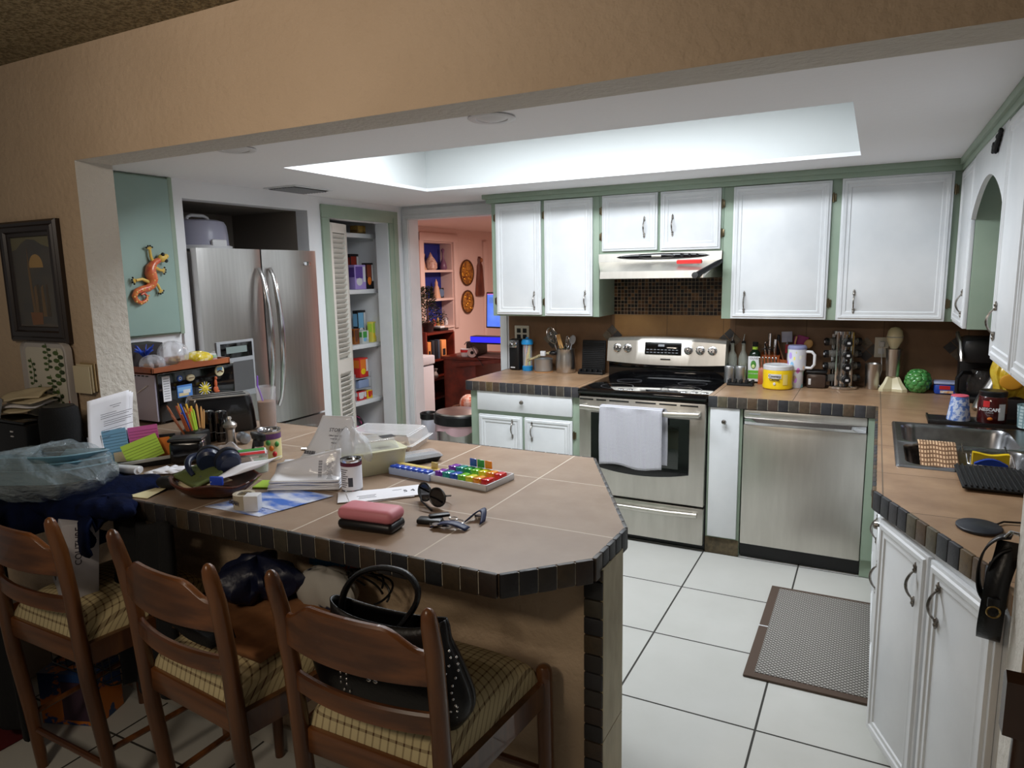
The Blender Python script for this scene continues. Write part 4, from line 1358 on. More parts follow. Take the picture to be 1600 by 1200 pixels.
# rotating spice rack
cx, cy = -.150, 4.405
t = thing('spice_rack', 'chrome revolving spice rack holding black capped jars', 'spice rack', (cx, cy, Z))
b = MB(); b.lathe(cx, cy, [(.086, Z), (.09, Z + .004), (.09, Z + .016), (.085, Z + .02), (.001, Z + .02)], 40); build(b, 'base', CHROME, t)
b = MB(); b.lathe(cx, cy, [(.03, Z + .02), (.03, Z + .31), (.058, Z + .312), (.058, Z + .33), (.001, Z + .33)], 30)
for k in range(4):
    a = PI / 4 + k * PI / 2 + .35
    b.tube([(cx + .055 * math.cos(a), cy + .055 * math.sin(a), Z + .02), (cx + .055 * math.cos(a), cy + .055 * math.sin(a), Z + .325)], .011, 8)
build(b, 'column', CHROME, t)
JG = mat('jar_glass', (120, 118, 112), .1, alpha=.6)
SPC = [mat('spice_%d' % i, c, .8) for i, c in enumerate([(120, 70, 40), (150, 110, 60), (70, 90, 50), (150, 60, 40), (190, 170, 130)])]
j0 = None
for lv in range(4):
    for k in range(4):
        a = -PI / 2 + .35 + k * PI / 2
        zz = Z + .058 + lv * .070
        if j0 is None:
            jt = thing('spice_jar', '', 'spice jar', (0, 0, 0), group='jars in the revolving spice rack')
            M_ = Matrix.Rotation(PI / 2, 4, 'Y')
            b = MB(); b.lathe(0, 0, [(.019, 0), (.021, .003), (.021, .045), (.001, .045)], 20, M=M_); build(b, 'glass', JG, jt)
            b = MB(); b.lathe(0, 0, [(.0225, .045), (.0225, .062), (.020, .065), (.001, .065)], 20, M=M_); build(b, 'cap', BLACK, jt)
            b = MB(); b.box(.0655, .0665, -.008, .008, -.006, .006); build(b, 'cap_label', WPLAS, jt)
            j0 = jt
        o = j0 if (lv, k) == (0, 0) else dup(j0, (0, 0, 0))
        o.location = (cx + .034 * math.cos(a), cy + .034 * math.sin(a), zz)
        o.rotation_euler = (0, 0, a)
        side = ['facing the cooktop side corner', 'facing the room corner', 'facing the wall side', 'facing the mixer side'][(k + 1) % 4]
        o['label'] = 'black capped spice jar on the %s tier of the rack, %s' % (['lowest', 'second', 'third', 'top'][lv], ['turned to the room', 'turned to the milkshake mixer', 'turned to the wall', 'turned to the brown jar'][k])
# steel cup
b = MB(); b.lathe(.010, 4.43, [(.034, Z), (.036, Z + .004), (.041, Z + .14), (.043, Z + .146), (.040, Z + .142), (.034, Z + .008), (.001, Z + .008)], 32)
build(b, 'steel_cup', STEEL, label='plain stainless steel cup beside the milkshake mixer', cat='cup')
# milkshake mixer
cx, cy = .110, 4.405
t = thing('milkshake_mixer', 'cream coloured milkshake mixer with egg shaped head and steel cup', 'mixer', (cx, cy, Z))
CR = mat('cream_enamel', (214, 204, 168), .28, coat=.4)
b = MB()
b.prism([(-.066, -.055), (-.045, -.062), (.0, -.040), (.050, -.062), (.075, -.05), (.055, .045), (-.055, .045)], Z, Z + .016, M=T(cx, cy, 0))
b.rings([[(cx + x_ * s_, cy + y_ * s_, z_) for x_, y_ in [(-.066, -.055), (-.045, -.062), (.0, -.040), (.050, -.062), (.075, -.05), (.055, .045), (-.055, .045)]] for s_, z_ in ((1, Z + .016), (.93, Z + .022), (.66, Z + .05), (.5, Z + .075), (.45, Z + .08))])
build(b, 'base', CR, t)
b = MB(); b.box(cx - .018, cx + .018, cy + .030, cy + .055, Z + .01, Z + .27, .008); build(b, 'stand', CR, t)
b = MB(); b.lathe(cx, cy, [(.030, Z + .08), (.033, Z + .083), (.041, Z + .225), (.044, Z + .235), (.041, Z + .232), (.001, Z + .232)], 32); build(b, 'cup', STEEL, t)
b = MB(); b.lathe(cx, cy + .005, [(.016, Z + .235), (.026, Z + .25), (.041, Z + .285), (.0415, Z + .305), (.036, Z + .335), (.022, Z + .352), (.002, Z + .357)], 32); mh = build(b, 'motor_head', CR, t)
b = MB(); b.lathe(cx, cy + .005, [(.0425, Z + .300), (.0435, Z + .302), (.0425, Z + .304)], 32, cap=False); build(b, 'trim_band', GREYP, mh)
b = MB(); b.tube([(.050, YW - .022, 1.165), (.05, YW - .04, 1.12), (.055, 4.46, 1.02), (.04, 4.44, .95), (.06, 4.42, .918)], .0025, 6); b.box(.038, .062, YW - .036, YW - .018, 1.15, 1.18, .004); build(b, 'power_cord', WPLAS, t)
# artichoke
cx, cy, ca = .235, 4.395, Z + .062
t = thing('ceramic_artichoke', 'glossy green ceramic artichoke standing on the counter', 'ornament', (cx, cy, Z))
AG = mat('green_glaze', (52, 128, 62), .15, c2=(96, 160, 86), vs=40, coat=.6)
b = MB(); b.ell((cx, cy, ca), (.054, .054, .060), 24, 14); b.lathe(cx, cy, [(.03, Z), (.034, Z + .012), (.001, Z + .014)], 20); build(b, 'core', AG, t)
b = MB()
for lv in range(6):
    ph = -.75 + lv * .38
    nn = 10 if lv < 4 else 7
    for k in range(nn):
        a = 2 * PI * (k + .5 * (lv % 2)) / nn
        r_ = .058 * math.cos(ph)
        c_ = Vector((cx + r_ * math.cos(a), cy + r_ * math.sin(a), ca + .062 * math.sin(ph)))
        q = Matrix.Translation(c_) @ Matrix.Rotation(a, 4, 'Z') @ Matrix.Rotation(-ph - .25, 4, 'Y')
        b.ell((0, 0, 0), (.009, .019, .021), 8, 6, M=q)
build(b, 'leaf_scales', AG, t)
# blue tub with lid
t = thing('margarine_tub', 'low blue plastic tub with red and white label', 'tub', (.365, 4.40, Z))
b = MB(); b.box(.312, .422, 4.355, 4.45, Z, Z + .056, .012); build(b, 'tub_body', flat('royal_blue', (36, 72, 168), .4), t)
b = MB(); b.box(.308, .426, 4.351, 4.454, Z + .055, Z + .068, .006); build(b, 'lid', mat('pale_blue_lid', (170, 180, 214), .3), t)
b = MB(); b.box(.335, .385, 4.3535, 4.3555, Z + .028, Z + .048); b.box(.340, .40, 4.3535, 4.3552, Z + .008, Z + .022, m=1); build(b, 'label', [RED, mat('swirl', (220, 220, 220), .5, c2=(220, 150, 60), vs=60)], t)
# coffee maker in the corner
t = thing('coffee_maker', 'black coffee maker with silver trim in the counter corner', 'coffee maker', (.50, 4.22, Z))
b0 = build


def build(b, *a, **k):
    b.v = [p + Vector((-.06, 0, 0)) for p in b.v]
    return b0(b, *a, **k)


b = MB(); b.box(.47, .66, 4.12, 4.36, Z, Z + .035, .012); build(b, 'base', BLACK, t)
b = MB(); b.box(.47, .66, 4.28, 4.38, Z + .03, Z + .30, .015); b.box(.462, .655, 4.10, 4.36, Z + .20, Z + .325, .03, M=None); build(b, 'tower', BLACK, t)
b = MB(); b.tube([(.458, 4.36, Z + .335), (.450, 4.25, Z + .332), (.455, 4.14, Z + .30), (.458, 4.09, Z + .24), (.46, 4.085, Z + .215)], .010, 8); b.tube([(.66, 4.36, Z + .335), (.66, 4.25, Z + .332), (.66, 4.14, Z + .30), (.655, 4.09, Z + .24)], .010, 8); build(b, 'trim', STEEL, t)
b = MB(); b.lathe(.565, 4.20, [(.05, Z + .037), (.062, Z + .05), (.066, Z + .10), (.055, Z + .15), (.048, Z + .165)], 28, cap=False); build(b, 'carafe', mat('smoky_glass', (60, 56, 54), .06, alpha=.6), t)
b = MB(); b.tube([(.51, 4.16, Z + .15), (.47, 4.12, Z + .155), (.45, 4.10, Z + .13), (.45, 4.10, Z + .06), (.47, 4.12, Z + .04)], .010, 8); build(b, 'carafe_handle', BLACK, t)
build = b0
# paper cup holder, ribbed clear bottle leaning
t = thing('thermal_carafe', 'silver ribbed bottle leaning in front of the coffee maker', 'bottle', (.52, 3.98, Z))
b = MB(); a, c = Vector((.475, 3.90, Z + .002)), Vector((.60, 4.03, Z + .30))
q = Matrix.Translation(a) @ (c - a).normalized().to_track_quat('Z', 'Y').to_matrix().to_4x4()
b.lathe(0, 0, [(.04, 0), (.042, .02), (.040, .09), (.028, .20), (.022, .30), (.001, .30)], 10, M=q); build(b, 'bottle_body', STEEL, t)
# hanging bag of snacks under the near wall cabinet
t = thing('snack_bag', 'yellow printed snack bag standing by the coffee maker under the cabinet', 'snack bag', (.57, 3.72, 1.02))
_y = mat('yellow_bag_print', (222, 196, 70), .25, c2=(200, 160, 30), vs=30, coat=.4)
b = MB()


def bagf(u, v):
    w_ = .085 * (1 - .12 * math.sin(PI * v))
    return (.555 + (u - .5) * 2 * w_ * .9 + .01 * math.sin(v * 8), 3.74 - .035 * math.sin(PI * u) * math.sin(PI * v) + .004 * math.sin(u * 30), 1.01 + .20 * v - .01 * math.sin(u * 7))


b.grid(bagf, 12, 14)
b.grid(lambda u, v: (bagf(1 - u, v)[0], 2 * 3.745 - bagf(u, v)[1], bagf(1 - u, v)[2]), 12, 14)
build(b, 'bag_body', _y, t)
b = MB(); b.ell((.555, 3.702, 1.09), (.045, .004, .035)); build(b, 'print', flat('chip_orange', (214, 150, 40)), t)
b = MB(); b.box(.49, .64, 3.72, 3.80, Z, 1.008, .006); build(b, 'tea_box', flat('dark_tea_box', (36, 30, 30), .5), label='dark box under the yellow snack bag by the coffee maker', cat='box')
# tray behind the sink with cups
b = MB(); b.box(.245, .66, 3.52, 3.70, Z, Z + .010, .004); b.box(.245, .66, 3.515, 3.522, Z, Z + .018, .002); b.box(.238, .247, 3.515, 3.70, Z, Z + .016, .002)
build(b, 'serving_tray', BLACK, label='low black tray behind the sink under the cups', cat='tray')
t = thing('paper_cup', 'upturned paper cup with pink and blue print behind the sink', 'cup', (.358, 3.60, Z + .01))
b = MB(); b.lathe(.358, 3.60, [(.044, Z + .011), (.046, Z + .012), (.046, Z + .016), (.033, Z + .119), (.030, Z + .121), (.001, Z + .120)], 32); build(b, 'cup_body', mat('floral_print', (206, 214, 232), .5, c2=(96, 130, 200), vs=55, lo=.45, hi=.55), t)
b = MB(); b.lathe(.358, 3.60, [(.0335, Z + .117), (.034, Z + .119), (.031, Z + .1225), (.001, Z + .1215)], 32); build(b, 'pink_rim', mat('cup_pink', (214, 90, 110), .5), t)
t = thing('instant_coffee_jar', 'dark red instant coffee jar with black lid and red logo', 'jar', (.478, 3.585, Z + .01))
cx, cy = .478, 3.59
b = MB(); b.lathe(cx, cy, [(.050, Z + .011), (.054, Z + .016), (.056, Z + .09), (.052, Z + .125), (.049, Z + .13), (.001, Z + .13)], 36); build(b, 'jar_body', mat('coffee_glass', (70, 22, 22), .12, coat=.5), t)
b = MB(); b.lathe(cx, cy, [(.050, Z + .128), (.052, Z + .131), (.052, Z + .148), (.048, Z + .152), (.001, Z + .152)], 36); build(b, 'lid', BLACK, t)
b = MB(); wrap(b, cx, cy, .0570, -.75, -.30, Z + .085, Z + .112, 0, 6); wrap(b, cx, cy, .0572, .3, .8, Z + .03, Z + .10, 1, 6)
b.text('NESCAFÉ', .019, FACE(cx - .016, cy - .0575, Z + .075, -.28), 1, .0002, .0006)
b.text('CLÁSICO', .007, FACE(cx - .016, cy - .0580, Z + .062, -.28), 1, .0002)
b.ell((cx - .012, cy - .0555, Z + .035), (.010, .003, .007), m=2)
build(b, 'label', [RED, WPLAS, ORANGE], t)
t = thing('ceramic_mug', 'pale blue textured mug at the right end of the sink', 'mug', (.575, 3.45, .92))
b = MB(); b.lathe(.600, 3.515, [(.036, Z + .011), (.040, Z + .013), (.045, Z + .10), (.046, Z + .108), (.042, Z + .106), (.036, Z + .02), (.001, Z + .02)], 36); build(b, 'mug_body', weave('mug_pattern', (186, 204, 206), (120, 150, 156), .014, .004, r=.35, ax=(0, 2)), t)
b = MB(); b.tube([(.643, 3.50, Z + .085), (.668, 3.495, Z + .08), (.672, 3.495, Z + .05), (.645, 3.50, Z + .035)], .006, 8); build(b, 'handle', bpy.data.materials['mug_pattern'], t)
# charger puck
t = thing('charging_pad', 'round black wireless charging pad on the counter near the column', 'charging pad', (.278, 2.125, Z))
b = MB(); b.lathe(.278, 2.125, [(.050, Z), (.053, Z + .002), (.053, Z + .007), (.050, Z + .009), (.001, Z + .009)], 40, sx=1, sy=1.15); build(b, 'pad', mat('slate_blue_black', (30, 34, 44), .4), t)
b = MB(); b.tube([(.318, 2.16, Z + .004), (.34, 2.19, Z + .006), (.40, 2.21, Z + .004), (.50, 2.20, Z + .003), (.66, 2.22, Z + .003)], .0028, 6); build(b, 'cable', BLACK, t)

# ================================================================ THINGS ON THE PENINSULA
t = thing('glasses_case', 'pink hard glasses case with black lower half near the counter edge', 'glasses case', (-1.20, 1.45, Z))
M_ = T(-1.203, 1.452, Z, R(6))
b = MB(); b.box(-.088, .088, -.042, .042, 0, .030, .016, M=M_, seg=3); build(b, 'lower_shell', BLACK, t)
b = MB(); b.box(-.088, .088, -.042, .042, .026, .064, .018, M=M_, seg=3); build(b, 'lid', flat('dusty_pink', (206, 126, 136), .5), t)
# keys
t = thing('key_bunch', 'bunch of keys with fobs and a navy strap on the counter', 'keys', (-1.02, 1.57, Z))
b = MB(); b.tube([(-1.0 + .018 * math.cos(a), 1.575 + .018 * math.sin(a), Z + .006) for a in [2 * PI * i / 20 for i in range(20)]], .0018, 6, loop=True)
b.tube([(-1.02 + .012 * math.cos(a), 1.585 + .012 * math.sin(a), Z + .010) for a in [2 * PI * i / 16 for i in range(16)]], .0015, 6, loop=True); build(b, 'split_ring', CHROME, t)
for k, (x, y, a) in enumerate([(-1.055, 1.535, .5), (-1.06, 1.56, .2), (-1.01, 1.53, 1.4), (-.975, 1.54, 2.2), (-1.035, 1.52, 1.0)]):
    b = MB(); M_ = T(x, y, Z + .003 + k * .0022, a)
    b.lathe(0, 0, [(.011, 0), (.011, .0022), (.001, .0022)], 14, M=M_); b.box(.008, .04, -.0035, .0035, 0, .002, M=M_)
    for j in range(4):
        b.box(.018 + j * .005, .020 + j * .005, .003, .0055, 0, .002, M=M_)
    build(b, 'key', [CHROME, NICKEL][k % 2], t)
b = MB(); b.box(-.036, .036, -.018, .018, 0, .015, .006, M=T(-1.075, 1.550, Z, .25)); b.box(-.03, .03, -.012, .012, .012, .022, .005, M=T(-1.06, 1.575, Z, .8)); build(b, 'car_fob', BLACK, t)
b = MB(); b.grid(lambda u, v: (-.985 + .05 * u, 1.60 + .045 * math.sin(PI * u) + .030 * (v - .5), Z + .004 + .022 * math.sin(PI * u)), 12, 3); b.grid(lambda u, v: (-1.05 + .10 * u, 1.525 + .02 * u + .028 * (v - .5), Z + .004 + .014 * math.sin(PI * u)), 12, 3); build(b, 'strap', flat('navy_strap', (24, 34, 74), .5), t, solid=.003)
b = MB(); b.lathe(-.965, 1.632, [(.008, Z + .002), (.012, Z + .004), (.012, Z + .012), (.001, Z + .012)], 16); build(b, 'charm', CHROME, t)
# sunglasses
t = thing('sunglasses', 'black round sunglasses lying upside down on the counter', 'sunglasses', (-1.14, 1.69, Z))
for k, (x, y, a) in enumerate([(-1.195, 1.700, -.35), (-1.130, 1.672, -.20)]):
    M_ = T(x, y, Z + .031, a, rx=PI / 2 - .15)
    b = MB(); b.rings([[(.031 * math.cos(q), .026 * math.sin(q), -.0008) for q in [2 * PI * i / 28 for i in range(28)]], [(.031 * math.cos(q), .026 * math.sin(q), .0008) for q in [2 * PI * i / 28 for i in range(28)]]], M=M_); build(b, 'lens', mat('dark_lens%d' % k, (16, 15, 18), .05, coat=.5), t)
    b = MB(); b.tube([(.032 * math.cos(q), .027 * math.sin(q), 0) for q in [2 * PI * i / 28 for i in range(28)]], .0032, 6, loop=True, M=M_); build(b, 'rim', BLACK, t)
b = MB(); b.tube([(-1.168, 1.69, Z + .045), (-1.162, 1.685, Z + .047), (-1.156, 1.683, Z + .045)], .003, 6); build(b, 'bridge', BLACK, t)
for (p0, p1, p2) in (((-1.224, 1.712, Z + .04), (-1.17, 1.645, Z + .022), (-1.12, 1.625, Z + .006)), ((-1.098, 1.668, Z + .04), (-1.12, 1.73, Z + .02), (-1.17, 1.745, Z + .006))):
    b = MB(); b.tube([p0, p1, p2], [.003, .0026, .0034], 6); build(b, 'temple', BLACK, t)
# rainbow pill organiser
t = thing('pill_organizer', 'white tray pill organizer with rainbow coloured translucent lids', 'pill organizer', (-1.20, 1.97, Z))
M_ = T(-1.205, 1.965, Z, R(-1.5))
PM = M_ @ Matrix.Rotation(R(0), 4, 'Z')
o_, ex, ey = Vector((-1.323, 2.06)), Vector((-1.045, 1.857)) - Vector((-1.301, 1.886)), None
ang = math.atan2(1.857 - 1.886, -1.045 + 1.301)
M_ = T(-1.301, 1.886, Z, ang)
W_, D_ = .235, .160
b = MB(); b.box(0, W_, 0, D_, 0, .006, .002, M=M_)
for (x0, x1, y0, y1) in ((0, W_, 0, .004), (0, W_, D_ - .004, D_), (0, .004, 0, D_), (W_ - .004, W_, 0, D_)):
    b.box(x0, x1, y0, y1, 0, .022, .0015, M=M_)
build(b, 'tray', WPLAS, t)
RB = [(126, 50, 170), (30, 150, 140), (50, 160, 70), (120, 200, 40), (222, 214, 40), (236, 150, 30), (214, 40, 40)]
RBM = [mat('lid_%d' % i, c, .15, alpha=.86, coat=.3) for i, c in enumerate(RB)]
RBM.append(mat('lid_blue', (40, 90, 190), .15, alpha=.86, coat=.3))
for i in range(7):
    for j in range(2):
        b = MB(); x = .007 + i * .0322
        y = .014 + j * .072
        b.box(x, x + .029, y, y + .045, .006, .034, .008, M=M_)
        b.box(x + .005, x + .024, y - .004, y + .006, .030, .036, .002, M=M_)
        build(b, 'compartment', RBM[i] if not (i == 2 and j == 0) else RBM[7], t)
for k, i in enumerate((2, 3, 4)):
    b = MB(); x = .007 + i * .0322
    b.box(x, x + .029, .128, .132, .032, .060, .002, M=M_)
    build(b, 'open_lid', [RBM[7], RBM[2], RBM[5]][k], t)
# blue pill box
t = thing('pill_box', 'weekly pill box with blue lids and a pale yellow lid strip', 'pill box', (-1.39, 1.93, Z))
M_ = T(-1.483, 1.895, Z, R(-6))
b = MB(); b.box(0, .185, 0, .060, 0, .026, .004, M=M_); build(b, 'box', mat('pale_blue_box', (170, 186, 220), .3), t)
for i in range(7):
    b = MB(); b.box(.004 + i * .0254, .0265 + i * .0254, .002, .034, .024, .033, .004, M=M_); b.text('SMTWTFS'[i], .012, M_ @ T(.0152 + i * .0254, .018, .0333), 1, .0002); build(b, 'blue_lid', [mat('pill_blue', (36, 76, 190), .2, coat=.3) if i == 0 else bpy.data.materials['pill_blue'], WPLAS], t)
b = MB(); b.box(.006, .205, .040, .062, .026, .031, .002, M=M_); b.box(.150, .178, .055, .060, .030, .052, .002, M=M_); build(b, 'yellow_lid', mat('straw_yellow', (214, 190, 110), .3), t)
# envelopes
for k, (x, y, a, w_, h_, lb) in enumerate([(-1.345, 1.70, R(47), .235, .105, 'white envelope lying on top near the pill box'), (-1.372, 1.685, R(40), .235, .105, 'white envelope tucked under another at its left'), (-1.33, 1.715, R(52), .24, .100, 'white envelope showing at the far side of the pile')][::-1]):
    b = MB(); M_ = T(x, y, Z + .0004 + k * .0022, a)
    b.box(-w_ / 2, w_ / 2, -h_ / 2, h_ / 2, 0, .0016, M=M_)
    for (tx, ty, L) in ((-.06, .0, .06), (-.06, -.012, .05), (-.06, -.024, .055), (.04, .02, .03)):
        b.box(tx - L / 2, tx + L / 2, ty, ty + .003, .0016, .0019, m=1, M=M_)
    if k == 2:
        b.text('5 4', .03, M_ @ T(.075, .0, .002), 1)
    build(b, 'envelope', [PAPER, INK], label=lb, cat='envelope', group='envelopes beside the pink case')
# can with label
t = thing('food_can', 'small tin can with white printed label and open rim', 'can', (-1.48, 1.69, Z))
cx, cy = -1.480, 1.700
b = MB(); b.lathe(cx, cy, [(.033, Z), (.0345, Z + .003), (.033, Z + .007), (.033, Z + .098), (.035, Z + .102), (.035, Z + .107), (.033, Z + .107), (.032, Z + .100), (.001, Z + .100)], 36); build(b, 'can_body', CHROME, t)
b = MB(); b.lathe(cx, cy, [(.0336, Z + .008), (.0336, Z + .092)], 36, cap=False); b.lathe(cx, cy, [(.0342, Z + .086), (.0342, Z + .097)], 36, cap=False, m=1)
for k in range(9):
    wrap(b, cx, cy, .0339, -.5, .1 + .12 * (k % 3), Z + .018 + k * .007, Z + .0205 + k * .007, 2, 6)
wrap(b, cx, cy, .0339, .35, .8, Z + .02, Z + .05, 2, 4)
build(b, 'paper_label', [PAPER, flat('maroon', (96, 30, 50)), INK], t)
# butter tub: pale yellow container with clear lid box on it
t = thing('food_container', 'long pale yellow plastic container behind the tin can', 'container', (-1.58, 1.90, Z))
b = MB()
M_ = T(-1.575, 1.895, Z, R(59))
b.rings([rrect(-.128 * s_, .128 * s_, -.070 * s_, .070 * s_, .02, z_) for s_, z_ in ((.9, 0), (.93, .003), (1, .075), (1.03, .077), (1.03, .083), (.99, .084))], M=M_)
build(b, 'tub', mat('pale_butter_plastic', (196, 194, 162), .35, alpha=1), t)
t = thing('plastic_takeout_box', 'clear hinged plastic box with black label on the yellow container', 'takeout box', (-1.60, 1.95, Z + .084))
b = MB()
b.rings([rrect(-.10 * s_, .10 * s_, -.062 * s_, .062 * s_, .012, z_) for s_, z_ in ((1, .085), (.98, .088), (.85, .118), (.82, .119))], M=T(-1.575, 1.90, Z, R(59))); build(b, 'clear_lid', CLEARP, t)
b = MB(); b.box(-.02, .03, -.02, .02, .1195, .1205, M=T(-1.53, 1.95, Z, R(59))); build(b, 'sticker', BLACKP, t)
# clamshell with ribs
t = thing('bakery_clamshell', 'clear ribbed bakery clamshell with crumbs at the far counter edge', 'clamshell box', (-1.73, 2.20, Z))
M_ = T(-1.735, 2.215, Z, R(14))
b = MB()
nn2 = 88


def ribr(sx, sy, z_, amp):
    out = []
    for i in range(nn2):
        q = 2 * PI * i / nn2
        c_, s_ = math.cos(q), math.sin(q)
        k = 1 / max(abs(c_) / sx, abs(s_) / sy) * .94
        k = min(k, math.hypot(sx, sy) * .92)
        kk = 1 + (amp if i % 2 else -amp)
        out.append((c_ * k * kk, s_ * k * kk, z_))
    return out


b.rings([ribr(.145, .105, 0, 0), ribr(.148, .108, .004, .01), ribr(.16, .12, .03, .012)], True, False, M=M_)
b.rings([ribr(.165, .125, .030, 0), ribr(.165, .125, .034, 0), ribr(.155, .115, .037, .012), ribr(.145, .105, .068, .012), ribr(.135, .096, .074, .004)], True, False, M=M_)
b.add(ribr(.135, .096, .0741, 0), [tuple(range(nn2))], M=M_)
build(b, 'clear_shell', mat('clamshell_plastic', (226, 226, 228), .15, alpha=.45, spec=.9), t)
b = MB(); b.tube([(x, y, .034) for x, y, _ in ribr(.168, .128, 0, .008)], .0018, 5, loop=True, M=M_); b.tube([(x, y, .073) for x, y, _ in ribr(.138, .099, 0, .012)], .0014, 5, loop=True, M=M_); build(b, 'rim', mat('rim_plastic', (214, 214, 216), .2, alpha=.8), t)
b = MB()
for k in range(16):
    b.ell((random.uniform(-.12, .12), random.uniform(-.08, .08), .009), (random.uniform(.006, .016), random.uniform(.005, .01), .006), 7, 5, M=M_)
b.box(-.11, .11, -.075, .075, .002, .004, M=M_)
build(b, 'crumbs', mat('crumb_tan', (150, 112, 66), .9, c2=(196, 180, 150), vs=40), t)['kind'] = 'stuff'
t = thing('black_food_tray', 'small black plastic food tray with clear lid behind the yellow container', 'food tray', (-1.48, 2.11, Z))
M_ = T(-1.485, 2.075, Z, R(59))
b = MB(); b.rings([rrect(-.085 * s_, .085 * s_, -.045 * s_, .045 * s_, .012, z_) for s_, z_ in ((.85, 0), (1, .018), (1.04, .019))], M=M_); build(b, 'tray', BLACK, t)
b = MB(); b.rings([rrect(-.088 * s_, .088 * s_, -.047 * s_, .047 * s_, .012, z_) for s_, z_ in ((1, .020), (.9, .032), (.6, .034))], M=M_); build(b, 'clear_lid', CLEARP, t)

# plastic bag of printed papers, standing and folded
t = thing('bag_of_papers', 'clear plastic bag of white printed sheets leaning up on the counter', 'paper bag', (-1.66, 1.72, Z))
WP = mat('bagged_paper', (232, 234, 240), .5, coat=.3, bump=.25, bs=14, bd=.012)


def sheet(b, p00, p10, p11, p01, th=.004, wob=.006, n=12, m=0, curve=0, seed=0):
    p00, p10, p11, p01 = map(Vector, (p00, p10, p11, p01))
    nrm = (p10 - p00).cross(p01 - p00).normalized()

    def fn(u, v):
        p = (p00 * (1 - u) + p10 * u) * (1 - v) + (p01 * (1 - u) + p11 * u) * v
        return p + nrm * (wob * math.sin(u * 7 + seed) * math.sin(v * 6 + seed * 2) + curve * math.sin(PI * v))
    b.grid(fn, n, n, m)


# flat near part: stack
b = MB()
for k in range(4):
    sheet(b, (-1.725 + .003 * k, 1.570, Z + .004 + k * .009), (-1.515, 1.675, Z + .004 + k * .009), (-1.560, 1.79, Z + .012 + k * .018), (-1.77, 1.70, Z + .012 + k * .019), wob=.003, seed=k)
build(b, 'folded_sheets', WP, t, solid=.004)
b = MB()
sheet(b, (-1.722, 1.566, Z + .006), (-1.512, 1.672, Z + .006), (-1.55, 1.735, Z + .125), (-1.745, 1.64, Z + .075), wob=.004, curve=-.012)
build(b, 'front_sheet', WP, t, solid=.002)
b = MB()
sheet(b, (-1.80, 1.76, Z + .02), (-1.56, 1.80, Z + .02), (-1.60, 1.86, Z + .205), (-1.71, 1.83, Z + .205), wob=.005, curve=-.018)
build(b, 'rear_sheet', WP, t, solid=.002)
pr0 = Vector((-1.80, 1.76, Z + .02))
ux = Vector((.24, .04, 0)).normalized()
vz = (Vector((-1.655, 1.845, Z + .205)) - Vector((-1.68, 1.78, Z + .02))).normalized()
nz_ = ux.cross(vz)
TM = Matrix((ux.to_4d(), vz.to_4d(), nz_.to_4d(), (0, 0, 0, 1))).transposed()
b = MB()
for (du, dz, s_, tx) in ((.145, .145, .018, 'STORY'), (.150, .125, .007, 'Official Store Pickup'), (.150, .114, .006, 'receipt enclosed'), (.15, .10, .006, 'thank you')):
    TM2 = TM.copy(); p = pr0 + ux * du + vz * dz + nz_ * .020; TM2[0][3], TM2[1][3], TM2[2][3] = p
    b.text(tx, s_, TM2, 0, .0002, .0002)
for k in range(14):
    TM2 = TM.copy(); p = pr0 + ux * (.04 + k * .0032) + vz * .055 + nz_ * .0165; TM2[0][3], TM2[1][3], TM2[2][3] = p
    b.box(-.0008 * (1 + k % 3 * .5), .0008 * (1 + k % 2), 0, .012, 0, .0004, M=TM2)
build(b, 'printing', INK, t)
ux = Vector((.21, .106, 0)).normalized()
vz = (Vector((-1.55, 1.735, Z + .125)) - Vector((-1.512, 1.672, Z + .006))).normalized()
nz_ = ux.cross(vz)
TM = Matrix((ux.to_4d(), vz.to_4d(), nz_.to_4d(), (0, 0, 0, 1))).transposed()
b = MB()
for k in range(18):
    TM2 = TM.copy(); p = Vector((-1.512, 1.672, Z + .006)) - ux * .028 + vz * (.03 + k * .0045) + nz_ * .018; TM2[0][3], TM2[1][3], TM2[2][3] = p
    b.box(-.010 + (k % 3) * .002, .010 - (k % 4) * .002, 0, .0018, 0, .0004, M=TM2)
    TM2 = TM.copy(); p = Vector((-1.512, 1.672, Z + .006)) - ux * .06 + vz * (.035 + k * .0032) + nz_ * .018; TM2[0][3], TM2[1][3], TM2[2][3] = p
    b.box(-.006, .006, 0, .0008 * (1 + k % 3), 0, .0004, M=TM2)
build(b, 'barcode_printing', INK, t)
b = MB()


def crump(u, v):
    a = 2 * PI * u
    r_ = .085 + .012 * math.sin(a * 5 + v * 4) + .01 * math.sin(a * 3)
    r_ *= (math.sin(PI * (.12 + .86 * v)) ** .6)
    return (-1.60 + r_ * math.cos(a) * .9, 1.84 + r_ * math.sin(a) * .7, Z + .02 + .145 * v + .008 * math.sin(a * 4 + 2))


b.grid(crump, 40, 14)
build(b, 'clear_wrap', mat('clear_wrap', (232, 234, 240), .1, alpha=.35, spec=1, bump=.5, bs=22, bd=.01), t)

# blue brochures
for k, (p, lb) in enumerate([([(-1.787, 1.379), (-1.56, 1.383), (-1.50, 1.60), (-1.72, 1.57)], 'glossy blue and white brochure at the counter edge'), ([(-1.74, 1.45), (-1.54, 1.44), (-1.49, 1.62), (-1.70, 1.62)], 'blue brochure lying under the white printed bag')]):
    b = MB(); b.prism(p, Z + .0003 + k * .0016, Z + .0015 + k * .0016)
    if k == 0:
        b.text('Xfi', .03, T(-1.60, 1.42, Z + .0018, .1), 1, .0002)
    build(b, 'brochure', [mat('brochure_blue_%d' % k, (206, 212, 228), .3, c2=(60, 110, 200), vs=7, vst=(1, 2.4, 1), lo=.42, hi=.58), mat('brochure_ink%d' % k, (90, 110, 170))], label=lb, cat='brochure', group='brochures on the counter')
